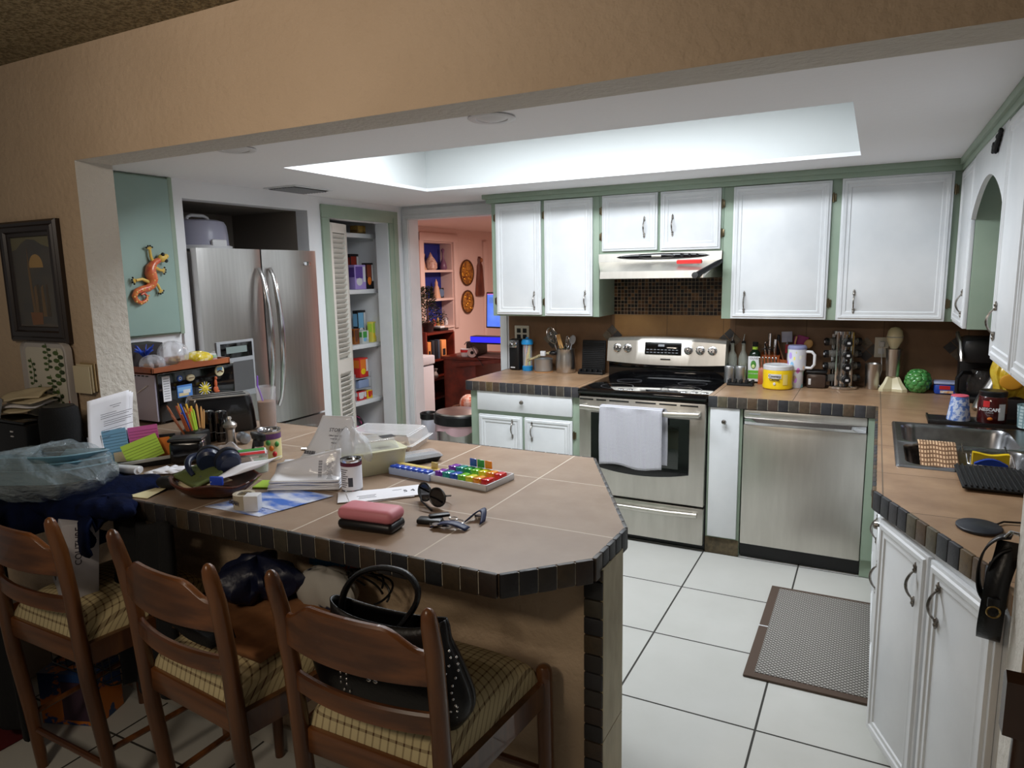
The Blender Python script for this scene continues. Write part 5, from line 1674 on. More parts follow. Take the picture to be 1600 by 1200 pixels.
# roll and small white box
b = MB()
b.lathe(-1.665, 1.425, [(.0325, Z + .002), (.0325, Z + .046), (.022, Z + .046), (.020, Z + .044), (.020, Z + .002)], 32, cap=False)
b.box(-.010, .032, -.034, .006, .002, .050, .002, M=T(-1.638, 1.425, Z, .5), m=2)
b.text('3MAH', .018, FACE(-1.676, 1.3925, Z + .024, -.15), 1, .0003, .0006)
b.text('2:45', .022, T(-1.662, 1.428, Z + .0465, .4), 1, .0002)
build(b, 'mint_tin', [flat('kraft_grey', (176, 166, 146)), INK, WPLAS], label='small round tin attached to a white box on the brochure', cat='tin')
# wooden bowl with clutter
t = thing('wooden_bowl', 'dark carved wooden bowl filled with headphones and papers', 'bowl', (-1.87, 1.50, Z))
b = MB()


def bowlf(u, v):
    a = 2 * PI * u
    r_ = (.055 + .095 * v ** .7) * (1 + .025 * math.sin(a * 9) * v)
    return (-1.875 + r_ * 1.05 * math.cos(a), 1.495 + r_ * .82 * math.sin(a), Z + .003 + .052 * v ** 1.5 + .006 * math.sin(a * 5) * v)


b.grid(bowlf, 56, 10)
b.lathe(-1.875, 1.495, [(.055, Z), (.058, Z + .003), (.001, Z + .004)], 28, sx=1.05, sy=.82)
build(b, 'bowl_body', mat('bowl_wood', (88, 40, 22), .35, c2=(50, 24, 14), vs=14, vst=(1, 1, 3)), t, solid=.006)
# things in the bowl
b = MB(); sheet(b, (-2.03, 1.455, Z + .045), (-1.86, 1.41, Z + .040), (-1.84, 1.50, Z + .07), (-1.99, 1.555, Z + .075), wob=.006)
build(b, 'green_pouch', flat('olive_fabric', (92, 104, 56), .85), label='olive green fabric pouch at the near side of the wooden bowl', cat='pouch', solid=.010)
b = MB(); sheet(b, (-2.01, 1.44, Z + .030), (-1.84, 1.395, Z + .028), (-1.80, 1.50, Z + .05), (-1.97, 1.54, Z + .055), wob=.004, seed=2)
build(b, 'folded_paper', PAPER2, label='folded cream paper sticking out under the olive pouch', cat='paper', solid=.003)
b = MB(); sheet(b, (-1.83, 1.44, Z + .055), (-1.76, 1.545, Z + .075), (-1.70, 1.62, Z + .11), (-1.84, 1.55, Z + .08), wob=.004, seed=3)
build(b, 'letter', PAPER, label='white letter sticking out of the right side of the wooden bowl', cat='paper', solid=.002)
b = MB(); b.box(-.06, .06, -.016, .016, 0, .008, .002, M=T(-1.86, 1.62, Z + .10, .9, rx=.5)); b.box(-.055, .055, -.015, -.003, .008, .0095, m=1, M=T(-1.86, 1.62, Z + .10, .9, rx=.5)); b.box(-.055, .055, .003, .014, .008, .0095, m=2, M=T(-1.86, 1.62, Z + .10, .9, rx=.5))
build(b, 'snack_packet', [WPLAS, RED, GRN], label='small red white and green packet behind the headphones', cat='packet')
b = MB()
b.grid(lambda u, v: (-2.06 + .23 * u, 1.60 + .05 * v, Z + .06 + .07 * math.sin(PI * u) * math.sin(PI * (v * .8 + .1)) + .006 * math.sin(u * 19 + v * 8)), 20, 10)
build(b, 'clear_bag', mat('clear_wrap2', (214, 214, 222), .12, alpha=.5, spec=1, bump=.5, bs=30, bd=.01), label='crumpled clear plastic bag behind the headphones', cat='plastic bag')
# headphones
HPM = mat('navy_headphone', (30, 40, 66), .35)
HPD = mat('headphone_pad', (20, 26, 40), .6)
t = thing('headphones', 'navy blue over ear headphones lying in the wooden bowl', 'headphones', (-1.91, 1.52, Z + .06))
for k, (c_, rot) in enumerate([((-1.925, 1.520, Z + .098), (.35, .55)), ((-1.855, 1.535, Z + .095), (.1, .95))]):
    q = Matrix.Translation(c_) @ Matrix.Rotation(rot[1] + .2, 4, 'Z') @ Matrix.Rotation(-PI / 2 + .35, 4, 'X')
    b = MB(); b.lathe(0, 0, [(.001, -.024), (.030, -.024), (.038, -.016), (.040, -.002), (.038, .004), (.001, .004)], 32, M=q, sy=1.12); build(b, 'ear_cup', HPM, t)
    b = MB(); b.lathe(0, 0, [(.036, .003), (.042, .008), (.041, .020), (.034, .026), (.024, .022), (.022, .008), (.001, .006)], 32, M=q, sy=1.12); build(b, 'ear_pad', HPD, t)
b = MB()
pts = []
for i in range(17):
    a = PI * (.02 + .96 * i / 16)
    pts.append((-1.955 - .085 * math.sin(a) * .75 + .02, 1.510 + .045 * math.cos(a), Z + .085 + .030 * math.sin(a * 1.0) - .03 * (i / 16)))
b.tube(pts, [.007 + .005 * math.sin(PI * i / 16) for i in range(17)], 10)
b.tube([(-1.93, 1.475, Z + .045), (-1.905, 1.47, Z + .05), (-1.88, 1.50, Z + .06)], .010, 8)
build(b, 'headband', HPM, t)
b = MB(); b.box(-.022, .022, -.005, .005, 0, .028, .003, M=T(-1.815, 1.452, Z + .044, .3)); build(b, 'blue_tag', flat('cobalt_tag', (40, 74, 190), .4), label='cobalt blue tag with white loop at the front of the wooden bowl', cat='tag')
# dark case left of bowl
b = MB(); b.ell((-2.055, 1.455, Z + .022), (.050, .028, .022), 20, 10); build(b, 'glasses_pouch', BLACKM, label='small rounded black case left of the wooden bowl', cat='case')
# sticky papers
b = MB(); sheet(b, (-2.105, 1.338, Z + .002), (-2.02, 1.352, Z + .002), (-2.04, 1.435, Z + .010), (-2.10, 1.44, Z + .002), wob=.001); build(b, 'sticky_note', flat('note_cream', (222, 212, 168), .8), label='cream sticky note at the near counter edge', cat='note', solid=.0008)
b = MB(); sheet(b, (-2.22, 1.355, Z + .003), (-2.13, 1.36, Z + .003), (-2.12, 1.45, Z + .006), (-2.20, 1.46, Z + .003), wob=.001); build(b, 'paper_scrap', PAPER, label='torn white paper scrap left of the cream note', cat='paper', solid=.0008)
b = MB(); b.tube([(-2.40, 1.505, Z + .016), (-2.31, 1.525, Z + .016)], .015, 16, flat=1.5); b.cyl((-2.31, 1.525, Z + .016), (-2.305, 1.526, Z + .016), .012, .008); build(b, 'power_bank', WPLAS, label='white rounded power bank lying near the counter end', cat='power bank')
b = MB()
for k in range(5):
    sheet(b, (-2.30 + .03 * k, 1.535 + .018 * k, Z + .004 + .003 * k), (-2.24 + .03 * k, 1.52 + .02 * k, Z + .004 + .003 * k), (-2.20 + .03 * k, 1.60 + .012 * k, Z + .012 + .003 * k), (-2.27 + .03 * k, 1.61 + .012 * k, Z + .016), wob=.004, n=5, seed=k)
build(b, 'receipts', PAPER, label='crumpled receipts and foil scraps between power bank and bowl', cat='receipts', solid=.001)
b = MB(); b.box(-.055, .055, -.04, .04, 0, .006, .001, M=T(-1.76, 1.63, Z, .4)); build(b, 'sticky_note_pad', LIME, label='lime green note pad under the spray bottle', cat='note pad')
# black spray bottle
t = thing('spray_bottle', 'small clear bottle with black trigger sprayer', 'spray bottle', (-1.93, 1.73, Z))
cx, cy = -1.93, 1.735
b = MB(); b.lathe(cx, cy, [(.026, Z), (.028, Z + .004), (.028, Z + .075), (.014, Z + .092), (.013, Z + .10), (.001, Z + .10)], 24); build(b, 'bottle_body', CLEARP, t)
b = MB(); b.lathe(cx, cy, [(.024, Z + .003), (.026, Z + .045), (.001, Z + .046)], 24); build(b, 'liquid', mat('pale_liquid', (206, 224, 206), .1, alpha=.6), t)
b = MB(); b.lathe(cx, cy, [(.017, Z + .095), (.017, Z + .118), (.001, Z + .118)], 16)
b.box(-.040, .040, -.013, .013, 0, .028, .007, M=T(cx, cy, Z + .115, -.35)); b.box(-.055, -.038, -.008, .008, .010, .024, .003, M=T(cx, cy, Z + .115, -.35))
b.tube([T(cx, cy, Z + .115, -.35) @ Vector(p) for p in ((-.028, 0, .005), (-.045, 0, -.02), (-.062, 0, -.05))], [.007, .006, .005], 8)
build(b, 'trigger_head', BLACK, t)
# fruit can
t = thing('fruit_can', 'colourful fruit cocktail can with ring pull top', 'can', (-2.02, 1.88, Z))
cx, cy = -2.028, 1.875
b = MB(); b.lathe(cx, cy, [(.042, Z), (.043, Z + .004), (.042, Z + .112), (.044, Z + .115), (.043, Z + .120), (.040, Z + .118), (.039, Z + .114), (.001, Z + .114)], 36); b.tube([(cx - .008 + .010 * math.cos(q), cy + .014 * math.sin(q), Z + .117) for q in [2 * PI * i / 14 for i in range(14)]], .0015, 5, loop=True); build(b, 'can_body', CHROME, t)
b = MB(); b.lathe(cx, cy, [(.0430, Z + .006), (.0430, Z + .108)], 36, cap=False)
b.lathe(cx, cy, [(.0434, Z + .085), (.0434, Z + .107)], 36, cap=False, m=1)
for k in range(12):
    a = -1.3 + k * .25
    b.ell((cx + .0425 * math.sin(a), cy - .0425 * math.cos(a), Z + .018 + (k * 37 % 60) * .001), (.009, .009, .011), 10, 6, m=2 + k % 3)
build(b, 'label', [mat('fruit_label', (216, 206, 150), .3), flat('plum_band', (96, 60, 110)), ORANGE, flat('cherry', (200, 40, 50)), GRN], t)
b = MB(); b.tube([(-2.02, 2.03, Z + .006), (-1.95, 2.07, Z + .006)], [.006, .005], 8); b.cyl((-1.95, 2.07, Z + .006), (-1.935, 2.078, Z + .006), .003); build(b, 'lip_balm', CHROME, label='small silver pen tip lying behind the fruit can', cat='pen')
# iced coffee
t = thing('iced_coffee', 'tall plastic glass of iced coffee with purple straw', 'drink', (-2.46, 2.28, Z))
cx, cy = -2.466, 2.28
b = MB(); b.lathe(cx, cy, [(.036, Z), (.038, Z + .003), (.044, Z + .195), (.0445, Z + .197)], 32, cap=False); b.lathe(cx, cy, [(.036, Z + .0), (.037, Z + .01), (.001, Z + .010)], 32); build(b, 'glass_cup', mat('cup_plastic', (226, 226, 232), .08, alpha=.32, spec=1), t)
b = MB(); b.lathe(cx, cy, [(.0345, Z + .012), (.036, Z + .022), (.040, Z + .128), (.001, Z + .130)], 32); build(b, 'coffee', mat('milk_coffee', (140, 98, 64), .35, c2=(116, 78, 48), vs=30), t)
b = MB(); b.tube([(cx + .01, cy, Z + .03), (cx - .025, cy - .012, Z + .17), (cx - .034, cy - .016, Z + .20), (cx - .030, cy - .016, Z + .245)], .004, 8); build(b, 'straw', flat('violet_straw', (130, 90, 190), .4), t)
# toaster
t = thing('toaster', 'black two slot toaster with steel top in front of the microwave', 'toaster', (-2.62, 2.14, Z))
M_ = T(-2.625, 2.150, Z, R(58))
b = MB()
b.rings([rrect(-.150 * s_, .150 * s_, -.078 * s_, .078 * s_, .04 * s_, z_, 6) for s_, z_ in ((.97, .006), (1, .012), (.96, .09), (.90, .150), (.86, .163))], M=M_); build(b, 'body', mat('toaster_black', (16, 16, 19), .22, coat=.4), t)
b = MB(); b.rings([rrect(-.128, .128, -.064, .064, .03, z_, 6) for z_ in (.162, .167)], M=M_); tt = build(b, 'top_plate', STEEL, t)
b = MB()
for y in (-.026, .026):
    b.box(-.112, .112, y - .013, y + .013, .165, .1685, .002, M=M_)
build(b, 'slot', BLACKM, tt)
b = MB(); b.box(-.158, -.148, -.02, .02, .09, .11, .004, M=M_); build(b, 'lever', BLACK, t)
# black canisters
for k, (x, y, lb) in enumerate([(-2.505, 1.992, 'glossy black salt grinder nearest the pencil cup'), (-2.452, 2.012, 'glossy black grinder beside the steel pepper mill')]):
    b = MB(); b.lathe(x, y, [(.024, Z), (.026, Z + .004), (.026, Z + .120), (.023, Z + .130), (.012, Z + .134), (.001, Z + .134)], 28); b.lathe(x, y, [(.0262, Z + .04), (.0266, Z + .041), (.0262, Z + .042)], 28, cap=False, m=1); build(b, 'spice_grinder', [mat('gloss_black%d' % k, (12, 12, 14), .12, coat=.6), GREYP], label=lb, cat='grinder', group='black grinders')
t = thing('pepper_mill', 'small brushed steel pepper mill with ball knob', 'pepper mill', (-2.385, 2.0, Z))
cx, cy = -2.388, 2.0
b = MB(); b.lathe(cx, cy, [(.022, Z), (.023, Z + .003), (.019, Z + .02), (.019, Z + .055), (.021, Z + .062), (.001, Z + .063)], 24); build(b, 'base', STEEL, t)
b = MB(); b.lathe(cx, cy, [(.020, Z + .063), (.028, Z + .072), (.028, Z + .082), (.018, Z + .092), (.006, Z + .096), (.0055, Z + .100), (.0095, Z + .106), (.007, Z + .114), (.001, Z + .116)], 24); build(b, 'turning_head', STEEL, t)
b = MB(); b.lathe(0, 0, [(.012, -.03), (.022, -.026), (.022, .026), (.012, .03), (.001, .031)], 20, M=T(-2.335, 2.02, Z + .024, 0, ry=PI / 2, rx=.4)); build(b, 'steel_shaker', mat('satin_grey', (160, 166, 176), .3, .8), label='small satin grey shaker lying beside the pepper mill', cat='shaker')
# pencil cup
cx, cy = -2.47, 1.895
b = MB(); b.box(cx - .05, cx + .045, cy - .04, cy + .04, Z, Z + .075, .012); build(b, 'pencil_cup', BLACK, label='black pencil cup crammed with pencils and pens', cat='pencil cup')
PC = [flat('pencil_orange', (206, 116, 50), .4), flat('pencil_gold', (190, 140, 70), .4), flat('pencil_red', (170, 84, 50), .4), flat('pencil_tan', (196, 150, 96), .4), BLUE, LIME, flat('pencil_yellow', (224, 180, 60), .4), flat('pencil_brown', (150, 84, 50), .4)]
PNM = ['orange', 'golden', 'rusty red', 'tan', 'blue', 'lime green', 'yellow', 'brown']
for k in range(22):
    a, q = k * 2.39996, (k % 4 + 1) / 4
    x0, y0 = cx + .030 * q * math.cos(a), cy + .026 * q * math.sin(a)
    L = .125 + .035 * ((k * 7) % 5) / 4
    x1, y1 = x0 - .035 + .055 * math.cos(a) * q, y0 - .01 + .03 * math.sin(a) * q
    b = MB(); b.tube([(x0, y0, Z + .02), (x1, y1, Z + .02 + L * .92), (x1 + (x1 - x0) * .08, y1 + (y1 - y0) * .08, Z + .02 + L)], [.0042, .0042, .0015 if k % 2 else .004], 6); build(b, 'pencil', PC[k % 8], label='%s%s pencil or pen standing in the black cup' % ('tall ' if k % 5 > 2 else 'shorter ', PNM[k % 8]), cat='pencil', group='pencils and pens in the cup')
t = thing('desk_organizer', 'black rounded plastic box in front of the pencil cup', 'box', (-2.29, 1.72, Z))
b = MB(); b.box(-.06, .06, -.042, .042, 0, .092, .018, M=T(-2.285, 1.715, Z, R(38)), seg=3); build(b, 'box_body', mat('gloss_black_box', (14, 13, 13), .2, coat=.4), t)
b = MB(); b.box(-.062, .062, -.044, .044, .088, .100, .008, M=T(-2.285, 1.715, Z, R(38)), seg=3); build(b, 'lid', BLACK, t)
# note caddy
CA = Vector((-2.60, 1.625)); CBv = Vector((-2.40, 1.765)) - CA
ca_ = math.atan2(CBv.y, CBv.x)
CM = T(-2.50, 1.66, Z, ca_)
CM = T(-2.425, 1.600, Z, R(53))
t = thing('letter_organizer', 'black desk organizer holding coloured index cards', 'organizer', (-2.48, 1.66, Z))
b = MB(); b.box(-.135, .135, -.035, .055, 0, .018, .004, M=CM); b.box(-.135, .135, -.038, -.030, 0, .030, .003, M=CM); b.box(-.135, .135, .05, .056, 0, .10, .003, M=CM); build(b, 'tray', BLACK, t)
b = MB(); b.box(-.132, .132, -.046, -.038, .018, .030, .001, M=CM @ Matrix.Rotation(-.06, 4, 'Y')); build(b, 'ruler', flat('ruler_grey', (176, 176, 170)), label='pale grey ruler along the front of the desk organizer', cat='ruler')


def card(lb, x, y, z, w_, h_, tilt, rot, m, lines=True, name='index_card', grp='coloured cards in the desk organizer'):
    M_ = CM @ Matrix.Translation((x, y, z)) @ Matrix.Rotation(tilt, 4, 'X') @ Matrix.Rotation(rot, 4, 'Y')
    b = MB(); b.box(-w_ / 2, w_ / 2, -.002, .002, 0, h_, M=M_)
    if lines:
        n = int(h_ / .011)
        for i in range(n - 1):
            b.box(-w_ / 2 + .002, w_ / 2 - .002, -.0026, -.0019, .008 + i * .011, .0092 + i * .011, m=1, M=M_)
    build(b, name, [m, flat('line_' + name + str(len(bpy.data.objects)), tuple(int(c * .62) for c in ((60, 130, 170), (190, 60, 150), (150, 190, 50), (200, 190, 160))[{'b': 0, 'p': 1, 'g': 2}.get(lb[0], 3)]))], label=lb, cat='card', group=grp)


card('blue lined index cards at the left of the organizer', -.07, -.004, .02, .105, .125, -.22, -.10, BLUEL)
card('pink lined index cards behind the green ones', .03, .020, .075, .100, .070, -.18, -.06, PINK)
card('green lined index cards leaning in front of the organizer', .035, -.026, .022, .125, .085, -.30, -.32, LIME)
card('orange card standing at the right of the organizer', .095, .010, .02, .045, .075, -.15, -.05, ORANGE, False)
card('yellow green card at the right end of the organizer', .125, .020, .02, .03, .07, -.15, 0, LIME, False)
card('tan cards low in front of the blue cards', -.045, -.020, .012, .050, .052, -.25, -.08, PAPER2, False)
card('clear foil packet at the left end of the organizer', -.125, -.008, .012, .045, .115, -.2, -.06, mat('foil', (190, 192, 200), .2, .6, bump=.6, bs=40), False, 'foil_packet', None)
card('small white name card with gold mark behind the pink cards', .0, .040, .10, .095, .035, -.1, -.03, PAPER, False, 'name_card', None)
# tall sheets of printed paper leaning behind
pa, pb, pc, pd = Vector((-2.475, 1.475, Z + .004)), Vector((-2.50, 1.645, Z + .004)), Vector((-2.528, 1.680, Z + .262)), Vector((-2.525, 1.515, Z + .245))
b = MB()
for k in range(3):
    o_ = Vector((.003 * k, -.010 * k, .006 * k))
    sheet(b, pa + o_, pb + o_, pc + o_, pd + o_, wob=.002, curve=-.008, seed=k)
t = thing('printed_sheets', 'curling white printed sheets leaning on the column behind the index cards', 'paper', (-2.49, 1.56, Z))
build(b, 'sheets', PAPER, t, solid=.0012)
ux = ((pc - pd).normalized()); vz = ((pd + pc) / 2 - (pa + pb) / 2).normalized(); nz_ = ux.cross(vz).normalized()
if nz_.x < 0:
    nz_ = -nz_
b = MB()
for k, (u0, u1, v_) in enumerate([(.35, .62, .90), (.42, .58, .87), (.12, .5, .80), (.12, .88, .77), (.12, .80, .74), (.18, .9, .69), (.18, .85, .66), (.18, .7, .63), (.12, .9, .57), (.12, .6, .54), (.12, .4, .46)]):
    P0_ = pd.lerp(pc, u0) * v_ + pa.lerp(pb, u0) * (1 - v_) + nz_ * (.016)
    P1_ = pd.lerp(pc, u1) * v_ + pa.lerp(pb, u1) * (1 - v_) + nz_ * (.016)
    b.tube([P0_, P1_], .0009, 4)
build(b, 'printing', INK, t)
# microwave with tray
t = thing('microwave', 'small black microwave with magnets on its side by the column', 'microwave', (-3.14, 2.33, Z))
b = MB(); b.box(-3.30, -3.002, 2.122, 2.570, Z + .012, Z + .250, .006)
for x in (-3.28, -3.03):
    for y in (2.15, 2.54):
        b.cyl((x, y, Z), (x, y, Z + .014), .012)
build(b, 'case', BLACKG, t)
b = MB(); b.box(-3.296, -3.012, 2.112, 2.123, Z + .016, Z + .246, .003); build(b, 'front_door', mat('pale_reflection_panel', (176, 172, 190), .25), t)  # reflected light painted into the pale lilac colour of this face
b = MB()
for k in range(8):
    b.box(-3.28 + k * .030, -3.262 + k * .030, 2.110, 2.113, Z + .232, Z + .238)
b.tube([(-3.14, 2.108, Z + .15), (-3.06, 2.108, Z + .19)], .003, 6, m=1)
build(b, 'vent_slot', [BLACK, WPLAS], t)
b = MB(); b.box(-3.018, -2.998, 2.122, 2.570, Z + .243, Z + .251, .002); build(b, 'edge_trim', CHROME, t)


def magnet(lb, y, z, fn, mats, cat='magnet'):
    t_ = thing('fridge_magnet', lb, cat, (-3.0, y, z), group='magnets on the black microwave')
    b = MB(); b.M = Matrix.Translation((-3.001, y, z)) @ Matrix.Rotation(PI / 2, 4, 'Z') @ Matrix.Rotation(PI / 2, 4, 'X')
    fn(b)
    build(b, 'plate', mats, t_)


magnet('white receipt held on the microwave side', 2.165, 1.085, lambda b: (b.box(-.021, .021, -.062, .060, 0, .0015), [b.box(-.015, .015, -.05 + k * .012, -.046 + k * .012, .0015, .0018, m=1) for k in range(9)]), [PAPER, GREYP])
magnet('blue eye shaped magnet on the microwave', 2.240, 1.125, lambda b: (b.lathe(0, 0, [(.015, 0), (.014, .004), (.001, .005)], 20), b.lathe(0, 0, [(.008, .004), (.007, .0065), (.001, .007)], 16, m=1), b.lathe(0, 0, [(.004, .006), (.0035, .008), (.001, .0085)], 12, m=2)), [flat('eye_blue', (40, 80, 160), .3), WPLAS, BLACK])
magnet('oval cream seashell magnet on the microwave', 2.300, 1.120, lambda b: (b.lathe(0, 0, [(.024, 0), (.022, .006), (.012, .011), (.001, .013)], 24, sy=.75), b.box(-.014, .014, -.002, .002, .010, .013, m=1)), [flat('shell_cream', (210, 196, 160), .5), BROWN])
magnet('blue seaside photo magnet on the microwave', 2.262, 1.060, lambda b: (b.box(-.042, .042, -.030, .030, 0, .003), b.box(-.038, .036, .0, .02, .003, .0034, m=1), b.box(-.035, .02, -.024, -.008, .003, .0034, m=2), b.box(-.01, .03, -.012, .006, .003, .0036, m=3)), [flat('sea_blue', (80, 130, 200), .3), flat('sky_blue', (130, 180, 226), .3), flat('sand', (206, 190, 150)), WPLAS])


def sunf(b):
    b.lathe(0, 0, [(.018, 0), (.017, .006), (.008, .010), (.001, .011)], 24)
    for k in range(16):
        a = 2 * PI * k / 16
        b.prism([(.017 * math.cos(a - .12), .017 * math.sin(a - .12)), (.017 * math.cos(a + .12), .017 * math.sin(a + .12)), (.037 * math.cos(a + .05), .037 * math.sin(a + .05)), (.037 * math.cos(a - .05), .037 * math.sin(a - .05))], 0, .004, m=0 if k % 2 else 1)
    for sx in (-.006, .006):
        b.ell((sx, .004, .010), (.002, .002, .002), 8, 5, m=2)
    b.box(-.005, .005, -.007, -.005, .009, .011, m=2)


magnet('yellow and white sun face magnet on the microwave', 2.378, 1.052, sunf, [flat('sun_yellow', (216, 196, 60), .4), WPLAS, BROWN])
magnet('tall orange animal figure magnet on the microwave', 2.442, 1.062, lambda b: (b.ell((0, -.022, .005), (.015, .018, .006)), b.ell((0, .008, .006), (.009, .024, .006)), b.ell((.002, .036, .007), (.008, .009, .007)), b.ell((.012, -.034, .005), (.010, .006, .005))), [flat('terracotta_orange', (190, 92, 52), .5)])
magnet('round beach scene magnet at the upper microwave corner', 2.475, 1.132, lambda b: (b.lathe(0, 0, [(.028, 0), (.028, .003), (.026, .005), (.001, .005)], 28), b.box(-.018, .016, .002, .018, .005, .0056, m=1), b.tube([(-.018, -.006, .006), (0, .002, .007), (.018, -.008, .006)], .003, 6, m=2)), [flat('beach_cream', (206, 196, 160), .4), BLUEL, BROWN])
t = thing('serving_tray', 'cherry wood tray of snack bags on top of the microwave', 'tray', (-3.12, 2.25, Z + .252))
zt = Z + .252
b = MB(); b.box(-3.29, -2.945, 2.06, 2.50, zt, zt + .008)
b.box(-3.29, -2.945, 2.06, 2.07, zt, zt + .035, .003); b.box(-3.29, -3.28, 2.06, 2.50, zt, zt + .035, .003); b.box(-3.29, -2.945, 2.49, 2.50, zt, zt + .035, .003)
b.prism([(2.06, zt), (2.06, zt + .030), (2.14, zt + .033), (2.20, zt + .036), (2.22, zt + .050), (2.27, zt + .050), (2.29, zt + .036), (2.38, zt + .033), (2.50, zt + .035), (2.50, zt)], -2.955, -2.945, ax='x')
build(b, 'tray_body', TRAYWOOD, t)


def bag(name, lb, c_, r_, m, twist=None, pm=None, cat='snack bag', seed=0):
    t_ = thing(name, lb, cat, (c_[0], c_[1], zt + .008))
    b = MB()

    def fn(u, v):
        a = 2 * PI * u
        ph = PI * v
        rr = math.sin(ph) ** .7 if 0 < v < 1 else 0
        w_ = 1 + .09 * math.sin(a * 5 + seed) + .05 * math.sin(a * 11 + v * 9)
        return (c_[0] + r_[0] * rr * w_ * math.cos(a), c_[1] + r_[1] * rr * w_ * math.sin(a), c_[2] - r_[2] * math.cos(ph) * (1 + .05 * math.sin(a * 4)))
    b.grid(fn, 36, 14)
    build(b, 'bag_film', m, t_)
    if pm:
        b = MB()
        rnd = random.Random(seed)
        for k in range(26):
            a, q = rnd.uniform(0, 6.28), rnd.uniform(0, .7)
            b.ell((c_[0] + r_[0] * q * math.cos(a), c_[1] + r_[1] * q * math.sin(a), c_[2] - r_[2] * .45 + rnd.uniform(-.012, .014)), (.012, .010, .008), 7, 5)
        build(b, 'contents', pm, t_)['kind'] = 'stuff'
    if twist:
        b = MB()
        for k in range(14):
            a = 2 * PI * k / 14
            b.tube([(twist[0], twist[1], twist[2]), (twist[0] + .02 * math.cos(a), twist[1] + .02 * math.sin(a), twist[2] + .025), (twist[0] + .042 * math.cos(a), twist[1] + .042 * math.sin(a), twist[2] + .03 + .014 * (k % 3))], [.006, .008, .002], 5, flat=.3)
        build(b, 'gathered_top', flat('film_blue', (46, 80, 190), .25, alpha=.9), t_)
    return t_


FILM = mat('clear_film', (226, 228, 236), .1, alpha=.38, spec=1, bump=.4, bs=26, bd=.01)
bag('snack_bag', 'clear treat bag gathered with blue film at the tray front', (-3.02, 2.12, zt + .045), (.055, .055, .040), FILM, twist=(-3.06, 2.11, zt + .075), pm=flat('wafer', (150, 100, 60), .8), seed=1)
bag('snack_bag', 'large clear bag of golden snacks in the middle of the tray', (-3.02, 2.23, zt + .072), (.065, .070, .068), FILM, pm=mat('golden_snack', (204, 166, 60), .6, c2=(150, 90, 30), vs=60), seed=2)
bag('snack_bag', 'flat yellow printed snack bag at the right of the tray', (-3.0, 2.35, zt + .045), (.050, .075, .034), mat('yellow_foil_print', (206, 180, 40), .25, c2=(226, 214, 160), vs=26, lo=.5, hi=.6, coat=.5), seed=3)
b = MB(); b.prism([(-3.27, 2.08), (-3.13, 2.07), (-3.13, 2.26), (-3.27, 2.28)], zt + .008, zt + .13); build(b, 'bread_box', flat('dark_taupe', (44, 38, 40), .5), label='dark box at the back of the wooden tray behind the bags', cat='box')
b = MB(); b.lathe(-2.985, 2.435, [(.018, zt + .008), (.019, zt + .012), (.016, zt + .05), (.010, zt + .06), (.010, zt + .07), (.001, zt + .07)], 18); build(b, 'small_jar', CLEARP, label='small clear jar at the right end of the wooden tray', cat='jar')
b = MB(); b.box(-3.06, -3.0, 2.41, 2.47, zt + .034, zt + .05, .004); b.box(-3.058, -3.002, 2.412, 2.468, zt + .05, zt + .056, .002, m=1); b.box(-3.06, -3.0, 2.41, 2.47, zt + .008, zt + .034, .004, m=2); build(b, 'sauce_packet', [GRN, WPLAS, RED], label='small green white and red carton on the wooden tray', cat='carton')

# gecko decoration
t = thing('gecko_ornament', 'orange and yellow metal gecko hung on the green cabinet', 'wall ornament', (-3.26, 2.31, 1.63))
GX = -3.250
GO = mat('gecko_red', (206, 84, 62), .3, c2=(226, 130, 70), vs=38, coat=.5)
GY = flat('gecko_yellow', (222, 186, 90), .35)
b = MB()
P_ = [(2.372, 1.702), (2.345, 1.690), (2.322, 1.665), (2.318, 1.635), (2.326, 1.605), (2.318, 1.578), (2.295, 1.562), (2.262, 1.558), (2.232, 1.548), (2.218, 1.526), (2.228, 1.502), (2.252, 1.490), (2.278, 1.500), (2.288, 1.522), (2.274, 1.538), (2.256, 1.532)]
Rr = [.014, .017, .024, .029, .027, .022, .019, .017, .015, .013, .0115, .010, .0085, .007, .006, .004]
b.tube([(GX, y, z_) for y, z_ in P_], Rr, 14); build(b, 'body', GO, t)
b = MB(); b.ell((GX + .004, 2.390, 1.712), (.016, .026, .021), 18, 10, M=None); b.ell((GX + .004, 2.412, 1.722), (.010, .014, .012)); build(b, 'head', GY, t)
b = MB()
for dy, dz in ((-.008, .018), (.008, -.014)):
    b.ell((GX + .014, 2.395 + dy, 1.712 + dz), (.007, .010, .010), 12, 8)
build(b, 'eye', BLACK, t)
for k, pts in enumerate([[(2.338, 1.690), (2.328, 1.720), (2.326, 1.752)], [(2.345, 1.665), (2.372, 1.652), (2.385, 1.650)], [(2.305, 1.592), (2.27, 1.608), (2.235, 1.602)], [(2.33, 1.595), (2.352, 1.575), (2.362, 1.552)]]):
    b = MB(); b.tube([(GX, y, z_) for y, z_ in pts], [.010, .007, .007], 8)
    y, z_ = pts[-1]
    y0, z0 = pts[-2]
    a = math.atan2(z_ - z0, y - y0)
    for j in range(4):
        aa = a - .9 + j * .6
        b.tube([(GX, y, z_), (GX, y + .018 * math.cos(aa), z_ + .018 * math.sin(aa))], .003, 6)
        b.ell((GX, y + .020 * math.cos(aa), z_ + .020 * math.sin(aa)), (.005, .005, .005), 8, 5, m=1)
    build(b, 'leg', [GY, BLACK], t)
b = MB()
for i, (y, z_) in enumerate(P_[2:14]):
    for s_ in (-1, 1):
        b.ell((GX + Rr[i + 2] * .85, y + s_ * .006, z_ + s_ * .004), (.004, .0045, .0045), 8, 5)
build(b, 'spots', flat('spot_yellow', (236, 200, 110), .4), t)

